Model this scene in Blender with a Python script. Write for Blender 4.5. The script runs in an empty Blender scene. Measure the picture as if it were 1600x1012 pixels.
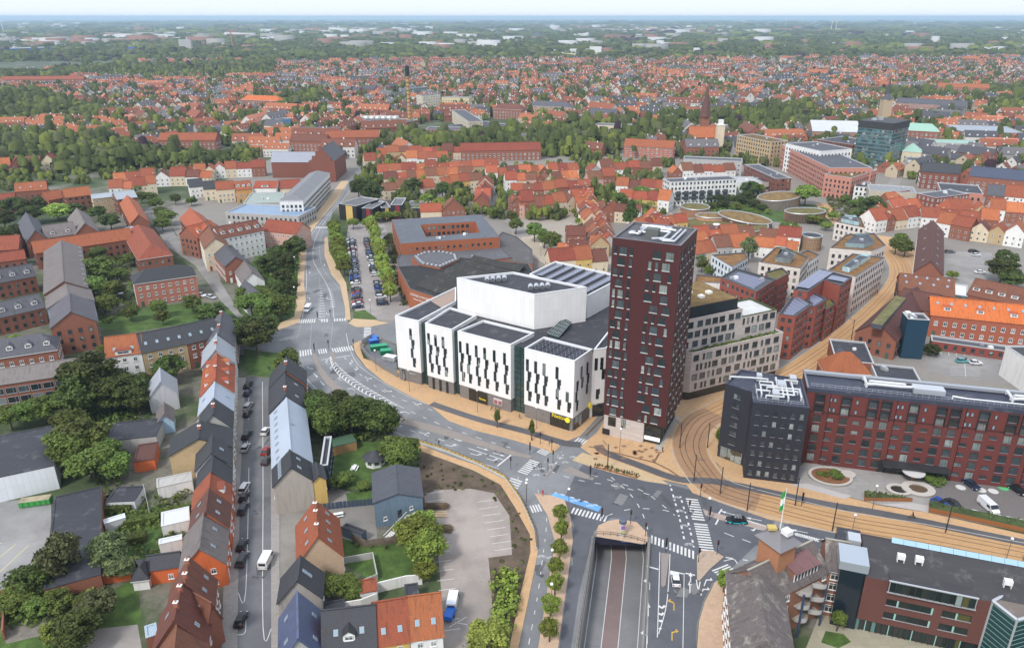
import bpy, math, random
import numpy as np
from mathutils import Vector, Matrix
from mathutils.geometry import tessellate_polygon
R = math.radians
random.seed(7)
SC = bpy.context.scene
COL = SC.collection
# ---------------------------------------------------------------- camera
H, FPX, CX, CY, HY = 105.0, 1180.0, 808.0, 506.0, 26.0
PITCH = math.atan((CY - HY) / FPX)
cam_d = bpy.data.cameras.new('camera'); cam = bpy.data.objects.new('camera', cam_d); COL.objects.link(cam)
cam.location = (0, 0, H); cam.rotation_euler = (math.pi / 2 - PITCH, 0, 0)
cam_d.sensor_width = 36; cam_d.lens = 36 * FPX / 1600; cam_d.shift_x = -(CX - 800) / 1600
cam_d.clip_start = 1; cam_d.clip_end = 80000
SC.camera = cam
# ---------------------------------------------------------------- sky, sun, exposure
SUN_EL, SUN_AZ = 48, 215        # azimuth clockwise from +Y
w = bpy.data.worlds.new('World'); SC.world = w; w.use_nodes = True
nt = w.node_tree; bg = nt.nodes['Background']
sky = nt.nodes.new('ShaderNodeTexSky'); sky.sky_type = 'NISHITA'; sky.sun_disc = False
sky.sun_elevation = R(SUN_EL); sky.sun_rotation = R(SUN_AZ); sky.air_density = 1.0; sky.dust_density = 3.0; sky.ozone_density = 1.0
mixs = nt.nodes.new('ShaderNodeMix'); mixs.data_type = 'RGBA'; mixs.inputs['Factor'].default_value = 0.7
mixs.inputs['B'].default_value = (12.0, 13.0, 14.8, 1)
nt.links.new(sky.outputs[0], mixs.inputs['A']); nt.links.new(mixs.outputs['Result'], bg.inputs[0])
bg.inputs[1].default_value = 0.075
sd = bpy.data.lights.new('sun', 'SUN'); sd.energy = 2.0; sd.angle = R(10); sd.color = (1, 0.97, 0.93)
sun = bpy.data.objects.new('sun', sd); COL.objects.link(sun)
sv = Vector((math.sin(R(SUN_AZ)) * math.cos(R(SUN_EL)), math.cos(R(SUN_AZ)) * math.cos(R(SUN_EL)), math.sin(R(SUN_EL))))
sun.rotation_euler = sv.to_track_quat('Z', 'Y').to_euler()
sun.location = (0, 0, 300)
SC.view_settings.view_transform = 'Standard'; SC.view_settings.look = 'None'; SC.view_settings.gamma = 1
SC.view_settings.exposure = 0.52
SC.cycles.max_bounces = 5; SC.cycles.diffuse_bounces = 3; SC.cycles.glossy_bounces = 2; SC.cycles.transmission_bounces = 2
SC.cycles.volume_bounces = 1; SC.cycles.transparent_max_bounces = 6; SC.cycles.use_denoising = True
SC.cycles.caustics_reflective = False; SC.cycles.caustics_refractive = False
# ---------------------------------------------------------------- survey helper: image point to place on a level plane
_c, _s = math.cos(PITCH), math.sin(PITCH)
def U(x, y, z=0.0):
 a = (x - CX) / FPX; b = -(y - CY) / FPX
 dx, dy, dz = a, _c + b * _s, -_s + b * _c
 t = (z - H) / dz
 return Vector((dx * t, dy * t, z))
def PX(p):
 x, y, z = p[0], p[1], p[2] - H
 f = y * _c - z * _s; u = y * _s + z * _c
 return (CX + FPX * x / f, CY - FPX * u / f)
def hfit(top, base):
 """height at which the point seen at top stands over the ground point seen at base"""
 g = U(*base); best = None
 for i in range(5, 800):
  z = i * 0.1; d = (U(top[0], top[1], z).xy - g.xy).length
  if best is None or d < best[0]: best = (d, z)
 return best[1]
# ---------------------------------------------------------------- materials
MATS = {}
def _nodes(name):
 m = bpy.data.materials.new(name); m.use_nodes = True
 n = m.node_tree.nodes; l = m.node_tree.links
 return m, n, l, n['Principled BSDF']
def ramp(n, l, src, stops):
 r = n.new('ShaderNodeValToRGB'); l.new(src, r.inputs[0])
 e = r.color_ramp.elements
 while len(e) < len(stops): e.new(0.5)
 for k, (p, c) in enumerate(stops): e[k].position = p; e[k].color = (*c[:3], 1)
 return r.outputs[0]
def sc3(c, f): return tuple(max(0, min(1, v * f)) for v in c)
def mixc(n, l, a, b, fac, blend='MIX'):
 m = n.new('ShaderNodeMix'); m.data_type = 'RGBA'; m.blend_type = blend
 for key, v in (('A', a), ('B', b)):
  if isinstance(v, tuple): m.inputs[key].default_value = (*v[:3], 1)
  else: l.new(v, m.inputs[key])
 if isinstance(fac, (int, float)): m.inputs['Factor'].default_value = fac
 else: l.new(fac, m.inputs['Factor'])
 return m.outputs['Result']
def noise(n, l, vec, scale, detail=4, rough=0.6):
 t = n.new('ShaderNodeTexNoise'); t.inputs['Scale'].default_value = scale; t.inputs['Detail'].default_value = detail
 t.inputs['Roughness'].default_value = rough; l.new(vec, t.inputs['Vector']); return t.outputs[0]
def mathn(n, l, op, a, b=0.0):
 m = n.new('ShaderNodeMath'); m.operation = op
 for k, v in ((0, a), (1, b)):
  if isinstance(v, (int, float)): m.inputs[k].default_value = v
  else: l.new(v, m.inputs[k])
 return m.outputs[0]
def bump(n, l, bs, h, strength=0.4, dist=0.05):
 b = n.new('ShaderNodeBump'); b.inputs['Strength'].default_value = strength; b.inputs['Distance'].default_value = dist
 l.new(h, b.inputs['Height']); l.new(b.outputs[0], bs.inputs['Normal'])
def mat(kind, col=(0.5, 0.5, 0.5), rough=0.8, **k):
 key = (kind, tuple(round(c, 3) for c in col), rough, tuple(sorted(k.items())))
 if key in MATS: return MATS[key]
 m, n, l, bs = _nodes(kind); MATS[key] = m
 bs.inputs['Roughness'].default_value = rough
 geo = n.new('ShaderNodeNewGeometry'); P = geo.outputs['Position']
 uvn = n.new('ShaderNodeUVMap'); UV = uvn.outputs[0]
 oi = n.new('ShaderNodeObjectInfo'); rnd = oi.outputs['Random']
 big = noise(n, l, P, 0.13, 3); fine = noise(n, l, P, 1.7, 5)
 def vary(c, amt=0.35, fa=0.3):
  a = mixc(n, l, sc3(c, 1 - amt), sc3(c, 1 + amt), big)
  return mixc(n, l, a, mixc(n, l, sc3(c, 0.72), sc3(c, 1.2), fine), fa)
 if kind == 'tile':       # pantiles: courses across the slope, streaks down it, patches of moss and newer tiles
  sx = n.new('ShaderNodeMapping'); sx.inputs['Scale'].default_value = (2.2, 0.25, 1); l.new(UV, sx.inputs[0])
  streak = noise(n, l, sx.outputs[0], 1.0, 4)
  w1 = n.new('ShaderNodeTexBrick'); w1.inputs['Scale'].default_value = 1; w1.inputs['Brick Width'].default_value = .30
  w1.inputs['Row Height'].default_value = .38; w1.inputs['Mortar Size'].default_value = .03; w1.inputs['Bias'].default_value = 0
  w1.inputs['Color1'].default_value = (*sc3(col, 1.15), 1); w1.inputs['Color2'].default_value = (*sc3(col, .8), 1); w1.inputs['Mortar'].default_value = (*sc3(col, .45), 1)
  l.new(UV, w1.inputs['Vector'])
  c = mixc(n, l, vary(col, .3, .3), w1.outputs[0], .55)
  c = mixc(n, l, c, tuple(x * .5 + y * .5 for x, y in zip(sc3(col, .5), (.05, .045, .03))), ramp(n, l, streak, [(.52, (0, 0, 0)), (.75, (1, 1, 1))]))
  if k.get('pale'): c = mixc(n, l, c, (.36, .34, .28), ramp(n, l, noise(n, l, P, .28, 7, .75), [(.52, (0, 0, 0)), (.66, (.85, .85, .85))]))
  hs = n.new('ShaderNodeHueSaturation'); l.new(c, hs.inputs['Color']); l.new(mathn(n, l, 'ADD', mathn(n, l, 'MULTIPLY', rnd, .35), .75), hs.inputs['Value'])
  l.new(mathn(n, l, 'ADD', mathn(n, l, 'MULTIPLY', rnd, .02), .487), hs.inputs['Hue']); hs.inputs['Saturation'].default_value = 1.0
  l.new(hs.outputs[0], bs.inputs[0]); bump(n, l, bs, w1.outputs['Fac'], .5, -.04)
 elif kind == 'seam':     # standing seam or corrugated sheet
  wv = n.new('ShaderNodeTexWave'); wv.inputs['Scale'].default_value = k.get('s', .7); wv.bands_direction = 'X'; wv.inputs['Distortion'].default_value = 0
  l.new(UV, wv.inputs[0])
  s = ramp(n, l, wv.outputs['Fac'], [(.05, (0, 0, 0)), (.25, (1, 1, 1))])
  c = mixc(n, l, sc3(col, .6), vary(col, .2, .25), s); l.new(c, bs.inputs[0]); bump(n, l, bs, wv.outputs['Fac'], .4, .05)
 elif kind == 'brick':
  b = n.new('ShaderNodeTexBrick'); b.inputs['Scale'].default_value = 1; b.inputs['Brick Width'].default_value = .48
  b.inputs['Row Height'].default_value = .16; b.inputs['Mortar Size'].default_value = .02
  b.inputs['Color1'].default_value = (*sc3(col, 1.25), 1); b.inputs['Color2'].default_value = (*sc3(col, .7), 1); b.inputs['Mortar'].default_value = (*sc3(col, 1.0), 1)
  l.new(UV, b.inputs['Vector'])
  sx = n.new('ShaderNodeMapping'); sx.inputs['Scale'].default_value = (.5, 2.2, 1); l.new(UV, sx.inputs[0])
  st = noise(n, l, sx.outputs[0], 1.3, 4)
  c = mixc(n, l, vary(col, .25, .3), b.outputs[0], .45)
  c = mixc(n, l, c, mixc(n, l, sc3(col, .65), sc3(col, 1.45), st), .4); l.new(c, bs.inputs[0]); bump(n, l, bs, b.outputs['Fac'], .3, -.02)
 elif kind == 'stone':    # long thin stone courses
  b = n.new('ShaderNodeTexBrick'); b.inputs['Scale'].default_value = 1; b.inputs['Brick Width'].default_value = k.get('bw', 2.4)
  b.inputs['Row Height'].default_value = k.get('rh', .3); b.inputs['Mortar Size'].default_value = .02
  b.inputs['Color1'].default_value = (*sc3(col, 1.18), 1); b.inputs['Color2'].default_value = (*sc3(col, .82), 1); b.inputs['Mortar'].default_value = (*sc3(col, .6), 1)
  l.new(UV, b.inputs['Vector']); c = mixc(n, l, vary(col, .12, .3), b.outputs[0], .6); l.new(c, bs.inputs[0])
 elif kind == 'plaster':
  sx = n.new('ShaderNodeMapping'); sx.inputs['Scale'].default_value = (1.2, .12, 1); l.new(UV, sx.inputs[0])
  st = noise(n, l, sx.outputs[0], 1.0, 5)
  c = vary(col, .08, .22); c = mixc(n, l, c, sc3(col, .62), ramp(n, l, st, [(.5, (0, 0, 0)), (.85, (1, 1, 1))])); l.new(c, bs.inputs[0])
 elif kind == 'panel':    # large facade panels with thin joints
  b = n.new('ShaderNodeTexBrick'); b.inputs['Scale'].default_value = 1; b.inputs['Brick Width'].default_value = k.get('bw', 1.2); b.offset = 0
  b.inputs['Row Height'].default_value = k.get('rh', 3.4); b.inputs['Mortar Size'].default_value = k.get('ms', .03)
  b.inputs['Color1'].default_value = (*sc3(col, 1.05), 1); b.inputs['Color2'].default_value = (*sc3(col, .94), 1); b.inputs['Mortar'].default_value = (*sc3(col, .7), 1)
  l.new(UV, b.inputs['Vector']); c = mixc(n, l, vary(col, .06, .12), b.outputs[0], .7); l.new(c, bs.inputs[0])
 elif kind == 'felt':     # roofing felt: welded strips, puddle stains, pale dust
  b = n.new('ShaderNodeTexBrick'); b.inputs['Scale'].default_value = 1; b.inputs['Brick Width'].default_value = 7; b.inputs['Row Height'].default_value = 1.0
  b.inputs['Mortar Size'].default_value = .035; b.inputs['Color1'].default_value = (*sc3(col, 1.12), 1); b.inputs['Color2'].default_value = (*sc3(col, .88), 1); b.inputs['Mortar'].default_value = (*sc3(col, .6), 1)
  l.new(UV, b.inputs['Vector'])
  c = mixc(n, l, vary(col, .4, .35), b.outputs[0], .5)
  c = mixc(n, l, c, sc3(tuple(x * .6 + .1 for x in col), 1.1), ramp(n, l, noise(n, l, P, .32, 5, .7), [(.55, (0, 0, 0)), (.72, (.8, .8, .8))])); l.new(c, bs.inputs[0])
 elif kind == 'asphalt':
  st = noise(n, l, P, .05, 6, .7); c = vary(col, .36, .42)
  c = mixc(n, l, c, sc3(col, 1.45), ramp(n, l, st, [(.45, (0, 0, 0)), (.62, (.7, .7, .7))]))
  v = n.new('ShaderNodeTexVoronoi'); v.feature = 'DISTANCE_TO_EDGE'; v.inputs['Scale'].default_value = .09; l.new(P, v.inputs['Vector'])
  c = mixc(n, l, c, sc3(col, .62), ramp(n, l, v.outputs[0], [(.0, (.3, .3, .3)), (.006, (0, 0, 0))])); l.new(c, bs.inputs[0])
  bump(n, l, bs, fine, .2, .02)
 elif kind == 'paver':
  b = n.new('ShaderNodeTexBrick'); b.inputs['Scale'].default_value = 1; b.inputs['Brick Width'].default_value = k.get('bw', .6); b.inputs['Row Height'].default_value = k.get('rh', .6)
  b.inputs['Mortar Size'].default_value = .03; b.inputs['Color1'].default_value = (*sc3(col, 1.12), 1); b.inputs['Color2'].default_value = (*sc3(col, .86), 1); b.inputs['Mortar'].default_value = (*sc3(col, .62), 1)
  l.new(P, b.inputs['Vector']); c = mixc(n, l, vary(col, .22, .3), b.outputs[0], .5)
  c = mixc(n, l, c, sc3(col, .6), ramp(n, l, noise(n, l, P, .6, 6, .75), [(.56, (0, 0, 0)), (.75, (.7, .7, .7))])); l.new(c, bs.inputs[0])
 elif kind == 'grass':
  a = noise(n, l, P, .35, 6, .7); b = noise(n, l, P, 3.0, 4)
  c = ramp(n, l, a, [(.3, sc3(col, .55)), (.5, col), (.62, sc3(col, 1.35)), (.78, (col[1] * 1.25, col[1] * 1.0, col[2] * 1.4))])
  c = mixc(n, l, c, sc3(col, .5), ramp(n, l, b, [(.5, (0, 0, 0)), (.8, (1, 1, 1))])); l.new(c, bs.inputs[0]); bump(n, l, bs, b, .6, .2)
 elif kind == 'dirt':
  a = noise(n, l, P, .25, 7, .75); b = noise(n, l, P, 2.2, 5, .8)
  c = ramp(n, l, a, [(.3, sc3(col, .5)), (.5, col), (.7, sc3(col, 1.5))])
  c = mixc(n, l, c, sc3(col, 2.1), ramp(n, l, b, [(.58, (0, 0, 0)), (.74, (.8, .8, .8))])); l.new(c, bs.inputs[0]); bump(n, l, bs, b, .8, .15)
 elif kind == 'leaf':
  v = noise(n, l, P, .5, 3); t = mixc(n, l, sc3(col, .6), sc3(col, 1.5), v)
  hs = n.new('ShaderNodeHueSaturation'); l.new(t, hs.inputs['Color']); l.new(mathn(n, l, 'ADD', mathn(n, l, 'MULTIPLY', rnd, .7), .65), hs.inputs['Value'])
  l.new(mathn(n, l, 'ADD', mathn(n, l, 'MULTIPLY', rnd, .05), .465), hs.inputs['Hue'])
  l.new(hs.outputs[0], bs.inputs[0]); bs.inputs['Specular IOR Level'].default_value = .2
 elif kind == 'glass':    # window panes: dark rooms, some with pale curtains or blinds drawn
  vo = n.new('ShaderNodeTexVoronoi'); vo.inputs['Scale'].default_value = .35; l.new(P, vo.inputs['Vector'])
  q = mathn(n, l, 'FRACT', mathn(n, l, 'ADD', rnd, mathn(n, l, 'MULTIPLY', vo.outputs['Color'], k.get('nz', 0.0))))
  c = ramp(n, l, q, [(0, sc3(col, .6)), (.5, col), (.78, sc3(col, 2.2)), (.8, (.16, .19, .18)), (.93, (.34, .37, .35)), (1, col)])
  c = mixc(n, l, c, sc3(col, .4), ramp(n, l, noise(n, l, P, 1.1, 2), [(.45, (0, 0, 0)), (.6, (.25, .25, .25))]))
  l.new(c, bs.inputs[0]); bs.inputs['Specular IOR Level'].default_value = .8
 elif kind == 'solar':
  b = n.new('ShaderNodeTexBrick'); b.inputs['Scale'].default_value = 1; b.offset = 0; b.inputs['Brick Width'].default_value = 1.0; b.inputs['Row Height'].default_value = 1.65
  b.inputs['Mortar Size'].default_value = .04; b.inputs['Color1'].default_value = (*col, 1); b.inputs['Color2'].default_value = (*sc3(col, 1.1), 1); b.inputs['Mortar'].default_value = (.25, .26, .28, 1)
  l.new(UV, b.inputs['Vector']); l.new(b.outputs[0], bs.inputs[0])
 elif kind == 'metal':
  l.new(vary(col, .1, .2), bs.inputs[0]); bs.inputs['Metallic'].default_value = k.get('m', .5)
 else:                    # paint
  l.new(vary(col, .06, .15), bs.inputs[0])
  if k.get('e'): bs.inputs['Emission Color'].default_value = (*col, 1); bs.inputs['Emission Strength'].default_value = k['e']
 return m
# ---------------------------------------------------------------- mesh builder
class MB:
 def __init__(s): s.v = []; s.f = []; s.mi = []; s.mats = []; s.idx = {}
 def m(s, material):
  i = s.idx.get(material.name)
  if i is None: i = s.idx[material.name] = len(s.mats); s.mats.append(material)
  return i
 def face(s, pts, material):
  b = len(s.v); s.v.extend([tuple(p) for p in pts]); s.f.append(tuple(range(b, b + len(pts)))); s.mi.append(s.m(material))
 def poly(s, pts, material, up=True, holes=()):
  pts = [Vector(p) for p in pts]; loops = [pts] + [[Vector(p) for p in h] for h in holes]
  allp = [p for lp in loops for p in lp]; b = len(s.v); s.v.extend([tuple(p) for p in allp])
  for t in tessellate_polygon(loops):
   a, c, d = (allp[i] for i in t)
   nz = (c - a).cross(d - a).z
   if abs(nz) < 1e-9: continue
   t = tuple(t)
   if (nz < 0) == up: t = t[::-1]
   s.f.append(tuple(b + i for i in t)); s.mi.append(s.m(material))
 def prism(s, xy, z0, z1, side, top=None, bottom=False):
  xy = [(p[0], p[1]) for p in xy]
  A = sum(xy[i][0] * xy[(i + 1) % len(xy)][1] - xy[(i + 1) % len(xy)][0] * xy[i][1] for i in range(len(xy)))
  if A < 0: xy = xy[::-1]
  n = len(xy)
  for i in range(n):
   a, b = xy[i], xy[(i + 1) % n]
   s.face([(a[0], a[1], z0), (b[0], b[1], z0), (b[0], b[1], z1), (a[0], a[1], z1)], side)
  if top is not False: s.poly([(p[0], p[1], z1) for p in xy], top or side)
  if bottom: s.poly([(p[0], p[1], z0) for p in xy], side, up=False)
 def box(s, c, size, material, rz=0.0, top=None):
  hx, hy = size[0] / 2, size[1] / 2; ca, sa = math.cos(rz), math.sin(rz)
  xy = [(c[0] + x * ca - y * sa, c[1] + x * sa + y * ca) for x, y in ((-hx, -hy), (hx, -hy), (hx, hy), (-hx, hy))]
  s.prism(xy, c[2] - size[2] / 2, c[2] + size[2] / 2, material, top, True)
 def tube(s, a, b, r, material, n=8, r2=None, caps=True):
  a, b = Vector(a), Vector(b); d = (b - a).normalized(); r2 = r if r2 is None else r2
  x = d.orthogonal().normalized(); y = d.cross(x)
  ra = [a + (x * math.cos(t) + y * math.sin(t)) * r for t in [2 * math.pi * i / n for i in range(n)]]
  rb = [b + (x * math.cos(t) + y * math.sin(t)) * r2 for t in [2 * math.pi * i / n for i in range(n)]]
  for i in range(n): j = (i + 1) % n; s.face([ra[i], ra[j], rb[j], rb[i]], material)
  if caps:
   s.face(ra[::-1], material); s.face(rb, material)
 def lathe(s, c, prof, material, n=16):
  for (r0, z0), (r1, z1) in zip(prof, prof[1:]):
   for i in range(n):
    t, u = 2 * math.pi * i / n, 2 * math.pi * (i + 1) / n
    P = [(c[0] + r0 * math.cos(t), c[1] + r0 * math.sin(t), c[2] + z0), (c[0] + r0 * math.cos(u), c[1] + r0 * math.sin(u), c[2] + z0),
      (c[0] + r1 * math.cos(u), c[1] + r1 * math.sin(u), c[2] + z1), (c[0] + r1 * math.cos(t), c[1] + r1 * math.sin(t), c[2] + z1)]
    if r0 < 1e-4: P = [P[0], P[2], P[3]]
    elif r1 < 1e-4: P = P[:3]
    s.face(P, material)
 def mesh(s, name, origin=(0, 0, 0), smooth=False):
  me = bpy.data.meshes.new(name); o = origin
  vs = [(v[0] - o[0], v[1] - o[1], v[2] - o[2]) for v in s.v]
  me.from_pydata(vs, [], s.f)
  for m_ in s.mats: me.materials.append(m_)
  me.polygons.foreach_set('material_index', s.mi)
  V = np.array(s.v, dtype=float).reshape(-1, 3); uv = me.uv_layers.new(name='UVMap'); out = np.zeros((len(me.loops), 2))
  li = 0
  for f in s.f:
   p = V[list(f)]; nrm = np.cross(p[1] - p[0], p[2] - p[0]); L = math.sqrt(nrm @ nrm)
   if L < 1e-12 or abs(nrm[2]) / L > .98: u = np.array((1., 0, 0)); v = np.array((0, 1., 0))
   else:
    nrm /= L; u = np.array((-nrm[1], nrm[0], 0)); u /= math.sqrt(u @ u); v = np.cross(nrm, u)
   out[li:li + len(f), 0] = p @ u; out[li:li + len(f), 1] = p @ v; li += len(f)
  uv.data.foreach_set('uv', out.ravel())
  if smooth: me.polygons.foreach_set('use_smooth', [True] * len(s.f))
  me.update(); return me
 def build(s, name, parent=None, kind=None, label=None, smooth=False, origin=None):
  o0 = tuple(wloc(parent)) if parent is not None and origin is None else (origin or (0, 0, 0))
  o = bpy.data.objects.new(name, s.mesh(name, o0, smooth)); COL.objects.link(o)
  if parent is not None: o.parent = parent
  elif origin: o.location = origin
  if kind: o['kind'] = kind
  if label: o['label'] = label
  return o
def wloc(p):
 t = Vector((0, 0, 0))
 while p is not None: t += p.location; p = p.parent
 return t
def tag(o, label, cat, group=None, kind=None):
 o['label'] = label; o['category'] = cat
 if group: o['group'] = group
 if kind: o['kind'] = kind
 return o
def thing(name, label, cat, loc=(0, 0, 0), rz=0.0, group=None):
 o = bpy.data.objects.new(name, None); COL.objects.link(o); o.location = loc; o.rotation_euler = (0, 0, rz); o.empty_display_size = .5
 return tag(o, label, cat, group)
def put(name, me, parent, loc=(0, 0, 0), rz=0.0, kind=None, scale=None):
 o = bpy.data.objects.new(name, me); COL.objects.link(o); o.parent = parent; o.location = loc; o.rotation_euler = (0, 0, rz)
 if kind: o['kind'] = kind
 if scale: o.scale = scale
 return o
def copy_tree(o, parent=None):
 c = o.copy(); COL.objects.link(c)
 if parent is not None: c.parent = parent
 for ch in list(o.children): copy_tree(ch, c)
 return c
ORD = ['first', 'second', 'third', 'fourth', 'fifth', 'sixth', 'seventh', 'eighth', 'ninth', 'tenth', 'eleventh', 'twelfth', 'thirteenth', 'fourteenth', 'fifteenth',
    'sixteenth', 'seventeenth', 'eighteenth', 'nineteenth', 'twentieth', 'twenty-first', 'twenty-second', 'twenty-third', 'twenty-fourth', 'twenty-fifth', 'twenty-sixth',
    'twenty-seventh', 'twenty-eighth', 'twenty-ninth', 'thirtieth', 'thirty-first', 'thirty-second', 'thirty-third', 'thirty-fourth']
# shared looks
WHITE = mat('paint', (.75, .75, .73), .6); DARKF = mat('paint', (.03, .032, .035), .5); GREYF = mat('paint', (.35, .36, .37), .5)
GLASS = mat('glass', (.035, .045, .05), .12); GLASSV = mat('glass', (.035, .045, .05), .12, nz=5.0); GLASSD = mat('glass', (.02, .03, .035), .1, nz=1.0); GLASSB = mat('paint', (.25, .34, .4), .15)
STEEL = mat('metal', (.55, .57, .6), .4); BLACK = mat('paint', (.015, .015, .017), .5)
TRUNKM = mat('dirt', (.09, .065, .045), .9)
at2 = math.atan2; ru = random.uniform; bld = MB.build
def PNT(c, r=.8, **k): return mat('paint', c, r, **k)
def MBK_(c, r=.8): return mat('brick', c, r)
def PLS(c, r=.8): return mat('plaster', c, r)
# ---------------------------------------------------------------- windows
WCACHE = {}
def win_mesh(w, h, style='white'):
 """a window facing -Y, centred on the origin: frame proud of the wall, pane set back in it, sill below"""
 key = (round(w, 1), round(h, 1), style)
 if key in WCACHE: return WCACHE[key]
 w, h = key[0], key[1]; b = MB(); fr = {'white': WHITE, 'dark': DARKF, 'grey': GREYF, 'roof': GREYF, 'slot': DARKF, 'blue': DARKF}[style]
 t = .09 if style != 'dark' else .07; d = .09
 for x0, x1, z0, z1 in ((-w / 2, w / 2, h / 2 - t, h / 2), (-w / 2, w / 2, -h / 2, -h / 2 + t), (-w / 2, -w / 2 + t, -h / 2 + t, h / 2 - t), (w / 2 - t, w / 2, -h / 2 + t, h / 2 - t)):
  b.box(((x0 + x1) / 2, -d / 2, (z0 + z1) / 2), (x1 - x0, d, z1 - z0), fr)
 g = {'blue': GLASSB, 'slot': GLASSD}.get(style, GLASS)
 b.face([(-w / 2 + t, -.03, -h / 2 + t), (w / 2 - t, -.03, -h / 2 + t), (w / 2 - t, -.03, h / 2 - t), (-w / 2 + t, -.03, h / 2 - t)], g)
 if style == 'white':
  if w > .8: b.box((0, -.05, 0), (.07, .05, h - 2 * t), fr)
  b.box((0, -.05, h * .18), (w - 2 * t, .05, .06), fr); b.box((0, -.1, -h / 2 - .05), (w + .2, .2, .08), fr)
 elif style in ('dark', 'grey'):
  if w > 1.2: b.box((w * .2, -.05, 0), (.06, .05, h - 2 * t), fr)
  b.box((0, -.09, -h / 2 - .03), (w + .05, .18, .05), STEEL)
 me = b.mesh('window'); WCACHE[key] = me; return me
def wframe(a, b_, out_ref):
 """wall frame for edge a->b : unit along, outward normal (away from out_ref), rotation of a -Y facing part"""
 a, b_ = Vector(a[:2]), Vector(b_[:2]); L = (b_ - a).length; u = (b_ - a) / L; n = Vector((u.y, -u.x))
 if n.dot(Vector(out_ref[:2]) - (a + b_) / 2) > 0: n = -n;
 rz = at2(n.y, n.x) + math.pi / 2
 return a, u, n, L, rz
def facing(a, n, mid): return n.dot(Vector((0, 0)) - Vector(mid[:2])) > -0.15 * Vector(mid[:2]).length
def windows(root, a, b_, ref, cols, zs, w, h, style='white', margin=1.0, skip=None, stuff=False, off=.0, name='window', xs=None):
 a2, u, n, L, rz = wframe(a, b_, ref); o0 = root.location
 if isinstance(cols, float): cols = max(1, int(round((L - 2 * margin) / cols)))
 bm = MB() if stuff else None; me = win_mesh(w, h, style)
 pos = xs if xs is not None else [margin + (L - 2 * margin) * (i + .5) / cols for i in range(cols)]
 for r_, z in enumerate(zs):
  for i, x in enumerate(pos):
   if skip and skip(i, r_): continue
   p = a2 + u * x + n * off
   if stuff:
    ca, sa = math.cos(rz), math.sin(rz)
    base = len(bm.v)
    for v in me.vertices: c = v.co; bm.v.append((p.x + c.x * ca - c.y * sa, p.y + c.x * sa + c.y * ca, z + c.z))
    for f in me.polygons: bm.f.append(tuple(base + k for k in f.vertices)); mm = me.materials[f.material_index]; bm.mi.append(bm.m(GLASSV if mm == GLASS else mm))
   else: put(name, me, root, (p.x - o0.x, p.y - o0.y, z - o0.z), rz)
 if stuff and bm.v: bm.build(name, root, kind='stuff')
# ---------------------------------------------------------------- roofs
def rect3(p0, p1, p2):
 """square up a rectangle from two corners of one side and a point on the opposite side"""
 p0, p1, p2 = Vector(p0[:2]), Vector(p1[:2]), Vector(p2[:2]); u = (p1 - p0).normalized(); n = Vector((-u.y, u.x)); d = (p2 - p1).dot(n)
 return [p0, p1, p1 + n * d, p0 + n * d]
def inset(P, d):
 c = sum((Vector(p[:2]) for p in P), Vector((0, 0))) / len(P); n = len(P); out = []
 A = sum(P[i][0] * P[(i + 1) % n][1] - P[(i + 1) % n][0] * P[i][1] for i in range(n)); s = 1 if A > 0 else -1
 for i in range(n):
  a, b, c2 = Vector(P[i - 1][:2]), Vector(P[i][:2]), Vector(P[(i + 1) % n][:2])
  u, v = (b - a).normalized(), (c2 - b).normalized(); n1, n2 = Vector((-u.y, u.x)) * s, Vector((-v.y, v.x)) * s
  k = n1 + n2; out.append(b + k * (d / max(.25, 1 + n1.dot(n2))))
 return out
def slab(b, q, th, material):
 """roof plane as a slab with thickness"""
 q = [Vector(p) for p in q]; n = (q[1] - q[0]).cross(q[2] - q[0]).normalized()
 if n.z < 0: q = q[::-1]; n = -n
 lo = [p - n * th for p in q]; b.face(q, material); b.face(lo[::-1], material)
 for i in range(len(q)): j = (i + 1) % len(q); b.face([lo[i], lo[j], q[j], q[i]], material)
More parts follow.
